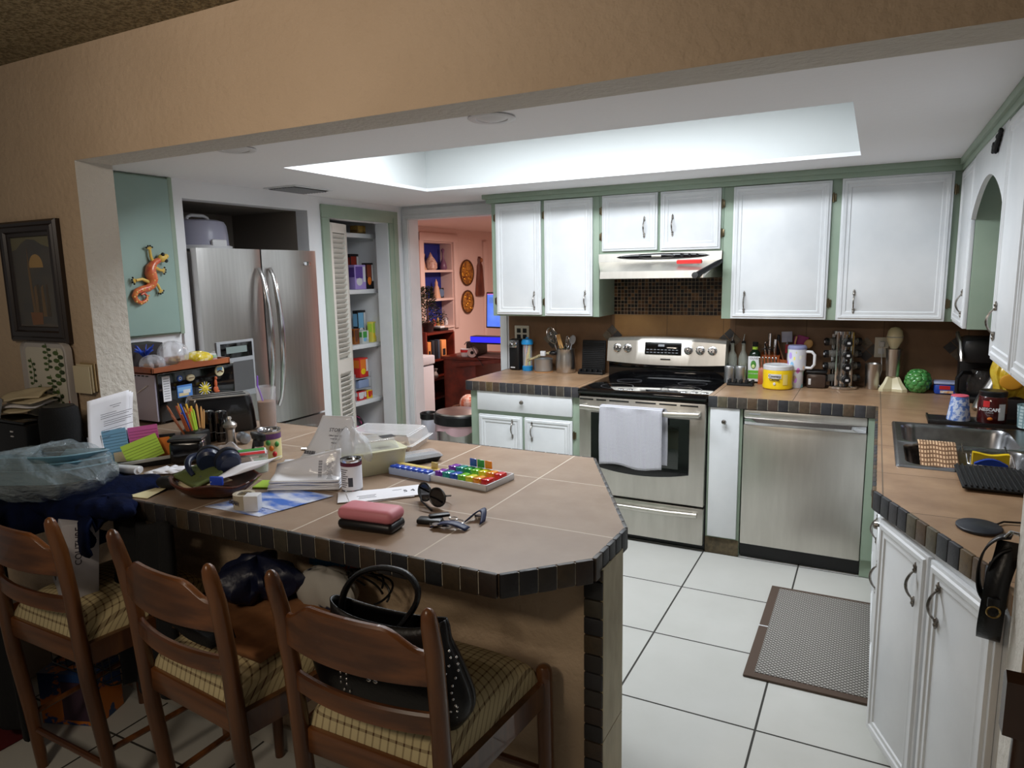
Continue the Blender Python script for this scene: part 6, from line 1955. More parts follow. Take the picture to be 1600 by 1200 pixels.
# ================================================================ CHAIRS
def make_chair(label):
    t = thing('counter_chair', label, 'chair', (0, 0, 0), group='oak chairs along the peninsula')
    for s in (-1, 1):
        b = MB()
        b.tube([(s * .205, .045, 0), (s * .203, .030, .22), (s * .200, .005, .45), (s * .200, -.003, .58), (s * .202, -.012, .72), (s * .206, -.028, .86), (s * .208, -.042, .925), (s * .209, -.047, .952), (s * .2092, -.0485, .962), (s * .2094, -.049, .966)],
               [.017, .0205, .0215, .0215, .0205, .020, .0185, .015, .009, .002], 14)
        build(b, 'back_post', OAK, t)
        b = MB()
        b.tube([(s * .238, .425, 0), (s * .238, .425, .30), (s * .236, .422, .56), (s * .236, .421, .588), (s * .236, .421, .597), (s * .236, .421, .601)], [.015, .021, .022, .021, .015, .003], 14)
        build(b, 'leg', OAK, t)
        b = MB(); b.tube([(s * .203, .03, .20), (s * .238, .425, .20)], .0095, 8); build(b, 'stretcher', OAKH, t)
        b = MB(); b.prism([(s * .190, .01), (s * .212, .01), (s * .246, .42), (s * .224, .42)], .495, .560); build(b, 'seat_rail', OAK, t)
    for (y, hw, z0, z1) in ((.01, .195, .495, .560), (.421, .23, .495, .560)):
        b = MB(); b.box(-hw, hw, y - .011, y + .011, z0, z1, .004)
        if y < .1:
            pass
        else:
            b.ell((0, y, .497), (.03, .010, .02))
        build(b, 'seat_rail', OAKH, t)
    b = MB(); b.tube([(-.203, .036, .145), (.203, .036, .145)], .010, 8); build(b, 'stretcher', OAKH, t)
    b = MB(); b.tube([(-.238, .425, .29), (.238, .425, .29)], .011, 8); build(b, 'stretcher', OAKH, t)

    def slat(z0, z1, yb, bow, shaped):
        b = MB()
        rs = []
        n = 28
        for i in range(n + 1):
            a = i / n
            x = -.198 + .396 * a
            k = 1 - (2 * a - 1) ** 2
            y = yb - bow * k
            top = z1
            if shaped:
                e = min(a, 1 - a)
                e = max(0, min(1, (e - .04) / .22))
                top = z1 - .040 + .040 * (e * e * (3 - 2 * e)) + .006 * k
            rs.append([(x, y - .009, z0 + .004), (x, y - .009, top - .005), (x, y - .004, top), (x, y + .004, top), (x, y + .009, top - .005), (x, y + .009, z0 + .004), (x, y + .004, z0), (x, y - .004, z0)])
        b.rings(rs)
        return b
    build(slat(.782, .898, -.022, .035, True), 'back_rail', OAKH, t)
    build(slat(.662, .712, -.006, .030, False), 'back_slat', OAKH, t)
    b = MB()

    def cush(u, v):
        w_ = .192 + .036 * v
        x = (u - .5) * 2
        y = v
        e = (1 - abs(x) ** 5) * (1 - abs(2 * v - 1) ** 5)
        return (x * w_, .012 + .408 * v, .560 + .070 * max(e, 0) ** .34 + .020 * (1 - x * x) * (1 - (2 * v - 1) ** 2))
    b.grid(cush, 28, 28)
    b.box(-.19, .19, .02, .41, .545, .562)
    build(b, 'seat_cushion', PLAID, t, norm=True)
    return t


ch = make_chair('oak ladder back chair nearest the peninsula corner, with a studded black handbag')
c2 = dup(ch, (-1.515, 1.075, 0), R(-6), 'middle oak ladder back chair with folded jackets and a brown flap on it')
c1 = dup(ch, (-2.185, 1.085, 0), R(-1), 'oak ladder back chair at the far end, with a white carton on its seat')
ch.location = (-.945, 1.09, 0)

# handbag on the nearest chair
BX, BY, BZ, BH = -.945, 1.185, .612, .238
t = thing('handbag', 'black studded handbag with one raised handle on the nearest chair', 'handbag', (BX, BY, BZ))


def hbp(v):
    return .172 + .045 * math.sin(PI * min(1, v * 1.15 + .05)) - .02 * v, .050 * (1 - .62 * v ** 3) + .012


def hb(u, v):
    a = 2 * PI * u
    w_, d = hbp(v)
    c_, s_ = math.cos(a), math.sin(a)
    x = BX + w_ * abs(c_) ** .75 * (1 if c_ > 0 else -1) + .006 * math.sin(v * 9)
    y = BY + d * abs(s_) ** .8 * (1 if s_ > 0 else -1) - .01 * v + .06 * (x - BX)
    return (x, y, BZ + BH * v + (.012 * math.cos(a * 2) if v > .9 else 0))


b = MB()
b.grid(hb, 48, 14)
b.add([hb(i / 48, 0) for i in range(48)], [tuple(range(48))])
hbb = build(b, 'bag_body', LEATHER, t, solid=.004)
b = MB()
pts = [(-1.07, 1.165, .82), (-1.065, 1.17, .875), (-1.03, 1.18, .925), (-.965, 1.19, .950), (-.90, 1.20, .945), (-.868, 1.20, .91), (-.875, 1.195, .87), (-.91, 1.175, .82)]
sm = []
for i in range(len(pts) - 1):
    p, q = Vector(pts[i]), Vector(pts[i + 1])
    for k in range(4):
        sm.append(p.lerp(q, k / 4))
sm.append(Vector(pts[-1]))
for _ in range(3):
    sm = [sm[0]] + [(sm[i - 1] + sm[i] * 2 + sm[i + 1]) / 4 for i in range(1, len(sm) - 1)] + [sm[-1]]
b.tube(sm, .0070, 10, flat=1.5); build(b, 'handle', LEATHER, t)
b = MB()


def stud(x, z_, r_=.0042):
    v = (z_ - BZ) / BH
    w_, d = hbp(v)
    c_ = min(.98, abs((x - BX) / w_)) ** (1 / .75)
    s_ = math.sqrt(max(0, 1 - c_ * c_))
    y = BY - d * s_ ** .8 - .01 * v + .06 * (x - BX)
    b.ell((x, y - .003, z_), (r_, .004, r_), 8, 6)


for cx_, cz_ in ((-1.106, .728), (-.948, .722), (-.80, .75)):
    for dx in (-.009, .009):
        for dz in (-.009, .009):
            stud(cx_ + dx, cz_ + dz, .0062)
for x in (-1.035, -1.018):
    for k in range(6):
        stud(x, .748 - k * .012, .0034)
    for k in range(5):
        stud(x + .008, .672 - k * .012, .0036)
for k in range(10):
    stud(-1.115 + k * .012, .655 - .0012 * k * (10 - k) * .5, .0032)
    stud(-.86 + k * .012, .632 + .0012 * k * k * .5, .0032)
for k in range(10):
    stud(-.775 + .004 * math.sin(k), .80 - k * .015, .0032)
    stud(-.757 + .004 * math.sin(k), .79 - k * .015, .0032)
build(b, 'studs', CHROME, hbb)['kind'] = 'stuff'

# middle chair: flap, jackets, bag
b = MB(); sheet(b, (-1.69, 1.165, .655), (-1.33, 1.145, .65), (-1.30, 1.40, .665), (-1.64, 1.44, .66), wob=.004); build(b, 'suede_bag', mat('tan_suede', (146, 98, 60), .85, c2=(120, 78, 46), vs=12), label='flat tan suede bag on the seat of the middle chair', cat='bag', solid=.022)
b = MB(); sheet(b, (-1.71, 1.125, .70), (-1.44, 1.09, .692), (-1.42, 1.15, .70), (-1.66, 1.17, .71), wob=.004); build(b, 'black_strap_bag', BLACKF, label='flat black pouch resting behind the slat of the middle chair', cat='pouch', solid=.030)


def pile(name, lb, cat, c_, r_, m, seed=0, amp=.14, kind=None):
    b = MB()

    def fn(u, v):
        a = 2 * PI * u
        ph = PI * v
        rr = math.sin(ph) ** .8 if 0 < v < 1 else 0
        w_ = 1 + amp * math.sin(a * 3 + seed) + amp * .6 * math.sin(a * 7 + v * 8 + seed * 2) + amp * .3 * math.sin(a * 13 - v * 11)
        return (c_[0] + r_[0] * rr * w_ * math.cos(a), c_[1] + r_[1] * rr * w_ * math.sin(a), c_[2] - r_[2] * math.cos(ph) * (1 + amp * .5 * math.sin(a * 4 + seed)))
    b.grid(fn, 44, 18)
    return build(b, name, m, label=lb, cat=cat)


pile('folded_jacket', 'dark navy folded jacket on the middle chair against the peninsula', 'jacket', (-1.58, 1.38, .725), (.125, .10, .062), mat('navy_nylon', (14, 20, 44), .45, bump=.5, bs=20, bd=.01), 1, .24)
pile('striped_bag', 'white and navy canvas bag on the chair beside the navy jacket', 'bag', (-1.365, 1.44, .70), (.105, .06, .070), mat('white_navy_canvas', (168, 164, 156), .8, c2=(30, 34, 60), vs=6, lo=.55, hi=.58), 3, .10)
b = MB(); b.prism([(-1.50, .0), (-1.32, .0), (-1.32, .10), (-1.50, .12)], 0, .008, M=T(-.02, 1.535, .72, 0, rx=PI / 2 - .15)); build(b, 'magazine', mat('magazine_print', (50, 130, 180), .35, c2=(190, 90, 40), vs=14, lo=.52, hi=.56), label='colourful magazine leaning on the peninsula wall above the chair', cat='magazine')
t = thing('tote_straps', 'black cord bundle hanging over the canvas bag', 'cord', (-1.25, 1.48, .72))
b = MB()
for k in range(5):
    a0 = k * 1.1
    b.tube([(-1.24 + .055 * math.cos(a0 + q * .5) + .006 * k, 1.46 + .02 * math.sin(a0 + q), .735 + .045 * math.sin(q * .5 + k * .3)) for q in [2 * PI * i / 24 for i in range(25)]], .0032, 6)
build(b, 'cord', LEATHER, t)

# end chair: carton, navy clothing
t = thing('gift_carton', 'white carton with dark floral picture standing on the end chair', 'box', (-2.24, 1.22, .63))
M_ = T(-2.235, 1.215, .628, R(-24), rx=-.10)
b = MB(); b.box(-.115, .115, -.045, .055, 0, .245, .003, M=M_); build(b, 'carton_body', mat('white_carton', (176, 174, 180), .5), t)
b = MB()
for k in range(9):
    a = k * 2.4
    b.ell((-.03 + .025 * math.cos(a) * (k / 9), -.047, .135 + .04 * math.sin(a) * (k / 9)), (.014, .002, .014), 10, 5, m=k % 3, M=M_)
b.prism([(-.02, .07), (.015, .09), (.04, .075), (.02, .095), (.03, .11), (.0, .10)], -.0475, -.0455, m=2, M=M_, ax='y')
b.box(-.10, -.02, -.0465, -.045, .03, .045, m=0, M=M_)
b.text('COUTURE', .026, M_ @ Matrix.Translation((.1155, .0, .175)) @ Matrix.Rotation(PI / 2, 4, 'Z') @ Matrix.Rotation(PI / 2, 4, 'X') @ Matrix.Rotation(PI / 2, 4, 'Z'), 0)
build(b, 'printed_picture', [flat('dark_print', (40, 32, 40)), flat('brown_petal', (96, 50, 50)), PINK], t)
b = MB()


def jk(u, v):
    x = -2.78 + .74 * u
    # profile across the counter edge then hanging down
    P = [(1.50, .922), (1.40, .934), (1.31, .938), (1.23, .92), (1.18, .87), (1.17, .82), (1.18, .79)]
    f = v * (len(P) - 1)
    i = min(int(f), len(P) - 2)
    q = f - i
    y = P[i][0] * (1 - q) + P[i + 1][0] * q
    z_ = P[i][1] * (1 - q) + P[i + 1][1] * q
    if v > .6:
        y += .10 * (1 if -2.40 < x < -2.12 else .0) * min(1, (v - .6) * 3)
    return (x + .012 * math.sin(v * 9), y + .014 * math.sin(u * 21 + v * 3), z_ + .016 * math.sin(u * 17 + v * 7) * (1 - v) - .05 * max(0, u - .85) / .15 * (1 if v < .6 else 0))


b.grid(jk, 60, 30)
build(b, 'navy_jacket', NAVY, label='navy blue fleece jacket heaped over the counter end', cat='jacket', solid=.014)
pile('navy_sleeve', 'navy jacket sleeve folded under the bagged plates near the end chair', 'jacket', (-2.09, 1.27, .905), (.105, .075, .034), NAVY, 2, .12)
b = MB()


def bc(u, v):
    x = -2.12 + .26 * u
    return (x + .008 * math.sin(v * 8), 1.315 - .012 * math.sin(u * 15 + v * 2) - .03 * v, .86 - .56 * v + .01 * math.sin(u * 9))


b.grid(bc, 24, 20)
build(b, 'black_coat', BLACKF, label='black coat hanging down from the counter end behind the chairs', cat='coat', solid=.030)
b = MB()
b.grid(lambda u, v: (-2.86 + .42 * u, 1.10 - .015 * math.sin(u * 18 + v * 3) + .05 * v, .88 - .80 * v), 30, 20)
build(b, 'black_blanket', BLACKF, label='black blanket hanging to the floor at the far left counter end', cat='blanket', solid=.03)
# bagged plates
t = thing('bagged_dishes', 'blue plastic trays wrapped in a clear bag on the navy jacket', 'plastic bag', (-2.43, 1.28, .95))
b = MB()
for k in range(3):
    b.rings([[(x * s_, y * s_, z_) for x, y, z_ in rrect(-.185, .185, -.115, .115, .07, z_, 6)] for s_, z_ in ((.80, .0 + k * .022), (1, .045 + k * .022), (1.03, .047 + k * .022), (.97, .050 + k * .022), (.78, .008 + k * .022))], M=T(-2.45, 1.29, .940, R(14), rx=-.12, ry=-.06))
build(b, 'blue_tray', mat('aqua_plastic', (110, 150, 166), .35), t)
b = MB()


def bg(u, v):
    a = 2 * PI * u
    ph = PI * v
    rr = math.sin(ph) ** .55 if 0 < v < 1 else 0
    w_ = 1 + .03 * math.sin(a * 9 + v * 5) + .02 * math.sin(a * 17)
    c_ = math.cos(a)
    x = -2.45 + .295 * rr * w_ * c_
    y = 1.285 + .175 * rr * w_ * math.sin(a)
    z_ = .932 - .080 * math.cos(ph) * (1 - .45 * abs(c_) ** 2 * (1 if v > .5 else .2)) + .06 * rr * c_ * .6 * (0 if v < .5 else 0) + .05 + .006 * math.sin(a * 13 + v * 20)
    return (x, y, z_)


b.grid(bg, 90, 22)
build(b, 'clear_bag', mat('wrinkled_clear_bag', (182, 198, 206), .10, alpha=.34, spec=1, bump=.8, bs=18, bst=(1, 3, 3), bd=.02), t)

# printer, papers and speaker at the counter end
t = thing('printer', 'black box shaped printer with papers on top by the framed picture', 'printer', (-2.92, 1.45, Z))
b = MB(); b.box(-3.18, -2.655, 1.345, 1.548, Z, Z + .185, .01); build(b, 'case', BLACK, t)
b = MB(); b.box(-3.17, -2.67, 1.350, 1.545, Z + .185, Z + .195, .004); build(b, 'lid', BLACKG, t)
b = MB(); b.box(-2.745, -2.73, 1.342, 1.346, Z + .155, Z + .160); b.box(-2.745, -2.73, 1.342, 1.346, Z + .138, Z + .142); build(b, 'indicator', WPLAS, t)
t = thing('cylinder_speaker', 'tall black fabric cylinder speaker between printer and paper sheets', 'speaker', (-2.57, 1.425, Z))
cx, cy = -2.575, 1.425
b = MB(); b.lathe(cx, cy, [(.064, Z), (.067, Z + .01), (.066, Z + .20), (.060, Z + .238), (.050, Z + .248), (.001, Z + .246)], 36); build(b, 'body', BLACKF, t)
b = MB(); b.lathe(cx, cy, [(.048, Z + .248), (.049, Z + .250), (.001, Z + .249)], 30); build(b, 'top_ring', BLACK, t)
zp = Z + .196
PAPS = [((-3.10, 1.40), (.20, .09), .1, PAPER2, 'cream envelope lying flat on the printer at the far left'), ((-2.86, 1.43), (.20, .10), -.2, PAPER2, 'cream envelope under the pile on the printer'), ((-2.82, 1.45), (.18, .10), .25, PAPER, 'white envelope in the middle of the printer pile'), ((-2.80, 1.46), (.19, .10), -.1, PAPER2, 'tan envelope near the top of the printer pile'), ((-2.83, 1.45), (.16, .09), .5, PAPER2, 'topmost tilted cream envelope on the printer pile')]
for k, ((x, y), (w_, h_), a, m_, lb) in enumerate(PAPS):
    b = MB(); sheet(b, T(x, y, zp + .004 + .013 * k, a) @ Vector((-w_ / 2, -h_ / 2, 0)), T(x, y, zp + .004 + .013 * k, a) @ Vector((w_ / 2, -h_ / 2, .004 * k)), T(x, y, zp + .004 + .013 * k, a) @ Vector((w_ / 2, h_ / 2, .010 * k)), T(x, y, zp + .004 + .013 * k, a) @ Vector((-w_ / 2, h_ / 2, .006 * k)), wob=.003, seed=k)
    build(b, 'envelope', m_, label=lb, cat='envelope', group='envelopes piled on the printer', solid=.005)
b = MB(); b.tube([(-2.93, 1.38, zp + .02), (-2.90, 1.37, zp + .05), (-2.88, 1.38, zp + .045)], [.014, .017, .010], 8); b.ell((-2.905, 1.375, zp + .07), (.014, .012, .012)); build(b, 'toy_figure', BLACK, label='small black figurine on the papers above the printer', cat='figurine')
b = MB(); b.prism([(-.03, 0), (.045, -.01), (.02, .06), (-.035, .075)], 0, .004, M=T(-2.87, 1.36, zp + .01, 0, rx=PI / 2 - .4)); build(b, 'photo_card', flat('grey_photo', (130, 134, 140), .4), label='grey photo card leaning on the envelope pile', cat='card')
b = MB(); b.box(-.055, .055, -.002, .002, 0, .115, M=T(-2.735, 1.53, zp + .005, 0, rx=-.08, ry=-.06)); build(b, 'red_folder', flat('deep_red', (150, 22, 34), .6), label='deep red card standing behind the envelopes', cat='folder')
# botanical tray leaning on the wall
t = thing('botanical_tray', 'white melamine tray with green herb pictures leaning on the wall', 'tray', (-2.81, 1.54, zp))
M_ = T(-2.815, 1.535, zp - .06, 0, rx=PI / 2)
b = MB(); b.rings([[(x, y, z_) for x, y, _ in rrect(-.150 * s_, .150 * s_, .0, .325, .035, 0, 6)] for s_, z_ in ((1, -.012), (1, .012), (.97, .014), (.95, .004))], M=M_); build(b, 'tray_body', mat('tray_grey_white', (182, 176, 172), .4), t)
b = MB(); b.add([M_ @ Vector(p) for p in rrect(-.125, .125, .02, .305, .02, .0062, 5)], [tuple(range(24))]); tp = build(b, 'printed_panel', flat('print_cream', (204, 198, 182), .5), t)
b = MB()
rnd = random.Random(5)
for s_, (bx, by) in enumerate([(-.09, .16), (-.04, .03), (.03, .10), (.075, .02), (.02, .22), (.09, .17)]):
    hh = .10 + .03 * (s_ % 2)
    b.tube([(bx, by, .007), (bx + .01, by + hh * .5, .007), (bx - .005, by + hh, .007)], .0015, 5, M=M_)
    for k in range(9):
        f = k / 9
        sd = 1 if k % 2 else -1
        b.ell((bx + sd * .014, by + hh * f, .007), (.011 + .004 * (s_ % 3), .006 + .003 * (s_ % 2), .001), 8, 4, m=k % 2, M=M_)
build(b, 'herb_print', [flat('herb_green', (74, 96, 46), .6), flat('herb_dark', (50, 66, 34), .6)], tp)
# cards hanging at the wall corner
for k in range(3):
    b = MB(); b.box(-2.650 + .012 * k, -2.552 + .006 * k, 1.538 + .007 * k - .004, 1.541 + .007 * k - .004, 1.190 + .004 * k, 1.292 + .006 * k)
    build(b, 'hanging_card', [PAPER2, PAPER2, flat('tan_card', (160, 136, 96))][k], label=['front pale card of the bundle hung by the wall opening', 'middle pale card of the bundle hung by the wall opening', 'rear tan card of the bundle hung by the wall opening'][k], cat='card', group='cards hung beside the opening')
# framed picture
t = thing('framed_picture', 'dark wood framed landscape with ruined arches on the peach wall', 'picture', (-2.86, 1.55, 1.375))
FR = mat('dark_frame', (34, 22, 16), .35, coat=.3)
x0, x1, z0, z1 = -3.045, -2.668, 1.372, 1.832
b = MB()
M_ = T((x0 + x1) / 2, 1.559, (z0 + z1) / 2, 0, rx=PI / 2)
hw, hh = (x1 - x0) / 2, (z1 - z0) / 2
rs = []
for ins, dp in ((0, .0), (0, .016), (.008, .024), (.018, .020), (.024, .026), (.040, .026), (.046, .018), (.058, .016), (.062, .008)):
    rs.append([(-hw + ins, -hh + ins, dp), (hw - ins, -hh + ins, dp), (hw - ins, hh - ins, dp), (-hw + ins, hh - ins, dp)])
b.rings(rs, True, False, M=M_); build(b, 'frame', FR, t, angle=20)
pw, ph_ = hw - .060, hh - .060
b = MB(); b.box(-pw, pw, -ph_, ph_, .002, .009, M=M_)
pc_ = build(b, 'canvas', mat('painting_dark', (56, 46, 26), .6, c2=(30, 26, 18), vs=12), t)
b = MB()
b.prism([(-pw, ph_ - .05), (-pw + .03, ph_ - .045), (-.06, ph_ - .022), (-.02, ph_ - .008), (.03, ph_ - .012), (.07, ph_ - .03), (pw, ph_ - .045), (pw, ph_), (-pw, ph_)], .009, .0095, m=0, M=M_)
b.prism([(-.020, .055)] + [(.022 - .045 * math.cos(a), .06 + .045 * math.sin(a)) for a in [PI * i / 12 for i in range(13)]] + [(.067, .055)], .009, .0096, m=1, M=M_)
b.prism([(-.028, -.125), (-.035, .03), (-.028, .13), (-.022, .03), (-.012, -.125)], .009, .0098, m=2, M=M_)
for k, x in enumerate((-.0, .02, .045, .075)):
    b.prism([(x - .012, -.13), (x - .008, -.02 + .01 * (k % 2)), (x + .006, -.01), (x + .012, -.13)], .009, .0099, m=2 + k % 2, M=M_)
b.prism([(-.045, -.165), (-.05, -.115), (.03, -.115), (.025, -.16)], .009, .0100, m=4, M=M_)
b.prism([(-pw, -ph_), (-pw, -.16), (-.03, -.168), (.06, -.155), (pw, -.165), (pw, -ph_)], .009, .0092, m=3, M=M_)
build(b, 'painting', [flat('paint_sky', (112, 106, 74), .6), flat('paint_glow', (176, 140, 78), .6), flat('paint_stone', (112, 84, 46), .6), flat('paint_earth', (66, 50, 28), .6), flat('paint_orange', (126, 78, 34), .6)], pc_)
b = MB(); b.box(x0 + .060, x1 - .060, 1.5485, 1.5495, z0 + .06, z1 - .06); build(b, 'glass', mat('picture_glass', (200, 200, 200), .05, alpha=.08, spec=.8), t)

# floor clutter at the far left
b = MB(); b.box(-3.4, -2.60, 1.0, 1.232, .0005, .012, .004); build(b, 'red_rug', flat('dark_red_rug', (86, 18, 22), .95), label='dark red rug edge on the floor at the far left', cat='rug')
pile('white_cloth', 'white fluffy cloth lying on the dark red rug', 'cloth', (-2.90, 1.16, .085), (.16, .10, .07), mat('white_fluff', (150, 144, 134), .95, bump=1, bs=90, bd=.01), 4)
t = thing('snack_carton', 'orange and white snack carton standing behind the end chair', 'carton', (-3.08, 1.45, 0))
b = MB(); b.box(-3.17, -2.98, 1.38, 1.50, .0, .34, .003); build(b, 'carton', flat('carton_white', (180, 170, 160)), t)
b = MB(); b.box(-3.171, -2.979, 1.377, 1.381, .22, .34, m=0); b.box(-3.171, -2.979, 1.377, 1.381, .02, .06, m=1); b.ell((-3.07, 1.378, .24), (.04, .003, .05), m=2); b.box(-2.981, -2.977, 1.379, 1.50, .22, .34, m=0); build(b, 'printing', [flat('dull_orange', (206, 120, 44)), BLUEL, BROWN], t)
t = thing('shopping_bag', 'orange and blue printed shopping bag on the floor behind the end chair', 'bag', (-2.56, 1.34, 0))
b = MB(); b.prism([(-.11, -.07), (.11, -.07), (.11, .07), (-.11, .07)], .002, .20, M=T(-2.55, 1.37, 0, R(20))); build(b, 'bag_body', mat('bag_orange_blue', (196, 112, 36), .4, c2=(40, 70, 120), vs=7, lo=.48, hi=.5), t)
b = MB(); b.prism([(-.02, -.0715), (.11, -.0715), (.11, -.070), (-.02, -.070)], .02, .17, M=T(-2.55, 1.37, 0, R(20))); build(b, 'side_print', flat('plum_print', (70, 50, 66)), t)
t = thing('wire_basket', 'black wire basket under the peninsula behind the end chair', 'basket', (-2.42, 1.44, .2))
b = MB()
for z_ in (.205, .26, .33):
    b.tube([(x, y, z_) for x, y, _ in rrect(-2.66, -2.28, 1.33, 1.53, .03, 0, 4)], .003, 6, loop=True)
for k in range(9):
    x = -2.65 + k * .045
    b.tube([(x, 1.33, .33), (x, 1.335, .205), (x, 1.525, .205), (x, 1.53, .33)], .002, 5)
build(b, 'wire_frame', BLACK, t)

# door mat
t = thing('floor_mat', 'grey woven kitchen floor mat with dark brown border', 'mat', (-.165, 3.12, 0))
b = MB(); b.box(-.384, .072, 2.680, 3.563, .0008, .011, .003); build(b, 'border', mat('brown_binding', (84, 68, 58), .85), t)
b = MB(); b.box(-.345, .07, 2.715, 3.535, .010, .0135, .001); build(b, 'woven_field', MATW, t)
b = MB(); b.box(-.385, -.345, 3.110, 3.118, .0108, .0122); build(b, 'seam', WPLAS, t)

# strap hanging on the column
t = thing('bag_strap', 'black shoulder bag strap with brass ring hanging at the right column', 'strap', (.27, 1.73, .8))
b = MB()


def ribbon(b, pts, w_, ax=Vector((1, 0, 0)), m=None):
    pts = [Vector(p) for p in pts]
    for _ in range(2):
        q = [pts[0]]
        for i in range(len(pts) - 1):
            q += [pts[i].lerp(pts[i + 1], .25), pts[i].lerp(pts[i + 1], .75)]
        q.append(pts[-1])
        pts = q
    b.rings([[p - ax * w_ / 2, p + ax * w_ / 2] for p in pts], False, False, m)


ribbon(b, [(.284, 1.735, 1.02), (.276, 1.715, .985), (.263, 1.700, .94), (.259, 1.695, .89), (.258, 1.70, .84), (.259, 1.715, .80), (.262, 1.745, .793), (.266, 1.765, .82), (.270, 1.765, .88), (.276, 1.755, .96)], .044, Vector((.96, -.28, 0)))
ribbon(b, [(.288, 1.742, 1.03), (.262, 1.742, 1.025), (.240, 1.74, .995), (.233, 1.74, .95), (.236, 1.74, .905), (.250, 1.745, .88)], .034, Vector((.25, .95, 0)).normalized())
ribbon(b, [(.288, 1.728, 1.01), (.268, 1.725, 1.0), (.250, 1.722, .97), (.246, 1.72, .93), (.252, 1.722, .895)], .024, Vector((.25, .95, 0)).normalized())
build(b, 'strap_loop', LEATHER, t, solid=.004)
b = MB(); b.tube([(.259 + .012 * math.cos(a), 1.684, .878 + .012 * math.sin(a)) for a in [2 * PI * i / 18 for i in range(18)]], .002, 6, loop=True); build(b, 'ring', mat('brass', (176, 146, 90), .25, 1), t)
b = MB(); b.box(.247, .271, 1.684, 1.692, .886, .908, .003); build(b, 'leather_tab', LEATHER, t)
b = MB(); b.tube([(.2935, 1.70, 1.05), (.280, 1.71, 1.05), (.274, 1.72, 1.035), (.278, 1.73, 1.03)], .004, 8); build(b, 'hook', CHROME, label='small metal hook on the column above the black strap', cat='hook')

# dark chair back at the lower right
t = thing('side_chair', 'dark polished wooden chair back cut off at the lower right', 'chair', (.42, 1.05, 0))
DW = DARKWOOD
b = MB()
rs = []
for i in range(17):
    a = i / 16
    x = .178 + .46 * a
    y = 1.03 - .03 * math.sin(PI * a)
    rs.append([(x, y - .013, 1.0), (x, y - .013, 1.075 + .012 * math.sin(PI * a)), (x, y, 1.085 + .012 * math.sin(PI * a)), (x, y + .013, 1.075 + .012 * math.sin(PI * a)), (x, y + .013, 1.0)])
b.rings(rs); build(b, 'top_rail', DW, t)
for x in (.205, .61):
    b = MB(); b.tube([(x, 1.03, 1.02), (x + .0, 1.04, .7), (x, 1.06, .45), (x, 1.03, 0)], [.014, .018, .021, .017], 10); build(b, 'back_post', DW, t)
for x in (.22, .60):
    b = MB(); b.tube([(x, .63, .43), (x, .63, 0)], [.02, .015], 10); build(b, 'leg', DW, t)
b = MB(); b.box(.19, .63, .61, 1.06, .43, .47, .012); build(b, 'seat', DW, t)
for k in range(4):
    b = MB(); x = .275 + k * .085; b.tube([(x, 1.03, 1.01), (x, 1.05, .46)], .008, 8); build(b, 'spindle', DW, t)

# ================================================================ PANTRY
# louvered folding door
t = thing('bifold_door', 'white louvered folding door half open at the pantry', 'folding door', (-3.30, 3.70, 0))
d1 = Vector((-.30, .954)).normalized()
LPW = .275
h0 = Vector((-3.300, 3.692))


def louver(h, d, name):
    ang_ = math.atan2(d.y, d.x)
    M_ = Matrix.Translation((h.x, h.y, 0)) @ Matrix.Rotation(ang_, 4, 'Z')
    b = MB()
    b.box(0, .038, -.014, .014, .03, 1.965, .002, M=M_); b.box(LPW - .038, LPW, -.014, .014, .03, 1.965, .002, M=M_)
    for z0, z1 in ((.03, .16), (.93, 1.02), (1.90, 1.965)):
        b.box(.036, LPW - .036, -.014, .014, z0, z1, M=M_)
    p_ = build(b, name, mat(name + '_paint', (216, 214, 206), .45), t)
    b = MB()
    z_ = .175
    while z_ < 1.895:
        if not (.91 < z_ < 1.03):
            b.box(.036, LPW - .036, -.0025, .0025, -.021, .021, M=M_ @ Matrix.Translation((0, 0, z_ + .012)) @ Matrix.Rotation(R(38), 4, 'X'))
        z_ += .0345
    build(b, 'louver_slats', bpy.data.materials[name + '_paint'], p_)


louver(h0, d1, 'door_panel')
h1 = h0 + d1 * LPW
louver(h1 + Vector((-.034, -.01)), Vector((-.16, -.987)).normalized(), 'folded_panel')


def pbox(name, lb, cat, x, y, z_, w_, d_, h_, m, m2=None, m3=None, rz=0):
    t_ = thing(name, lb, cat, (x, y, z_), group=None)
    M_ = T(x, y, z_ + .0005, rz)
    b = MB(); b.box(-d_ / 2, d_ / 2, -w_ / 2, w_ / 2, 0, h_, .003, M=M_); build(b, 'package', m, t_)
    if m2:
        b = MB(); b.box(d_ / 2, d_ / 2 + .001, -w_ * .42, w_ * .20, h_ * .45, h_ * .93, m=0, M=M_)
        b.ell((d_ / 2, -w_ * .1, h_ * .32), (.002, w_ * .28, h_ * .17), 12, 6, m=1, M=M_)
        b.box(d_ / 2, d_ / 2 + .001, w_ * .25, w_ * .45, h_ * .3, h_ * .93, m=0 if m3 is None else 2, M=M_)
        b.box(-d_ * .42, d_ * .42, -w_ / 2 - .001, -w_ / 2, h_ * .5, h_ * .9, m=0, M=M_)
        build(b, 'printing', [m2, m3 or m2, WPLAS], t_)


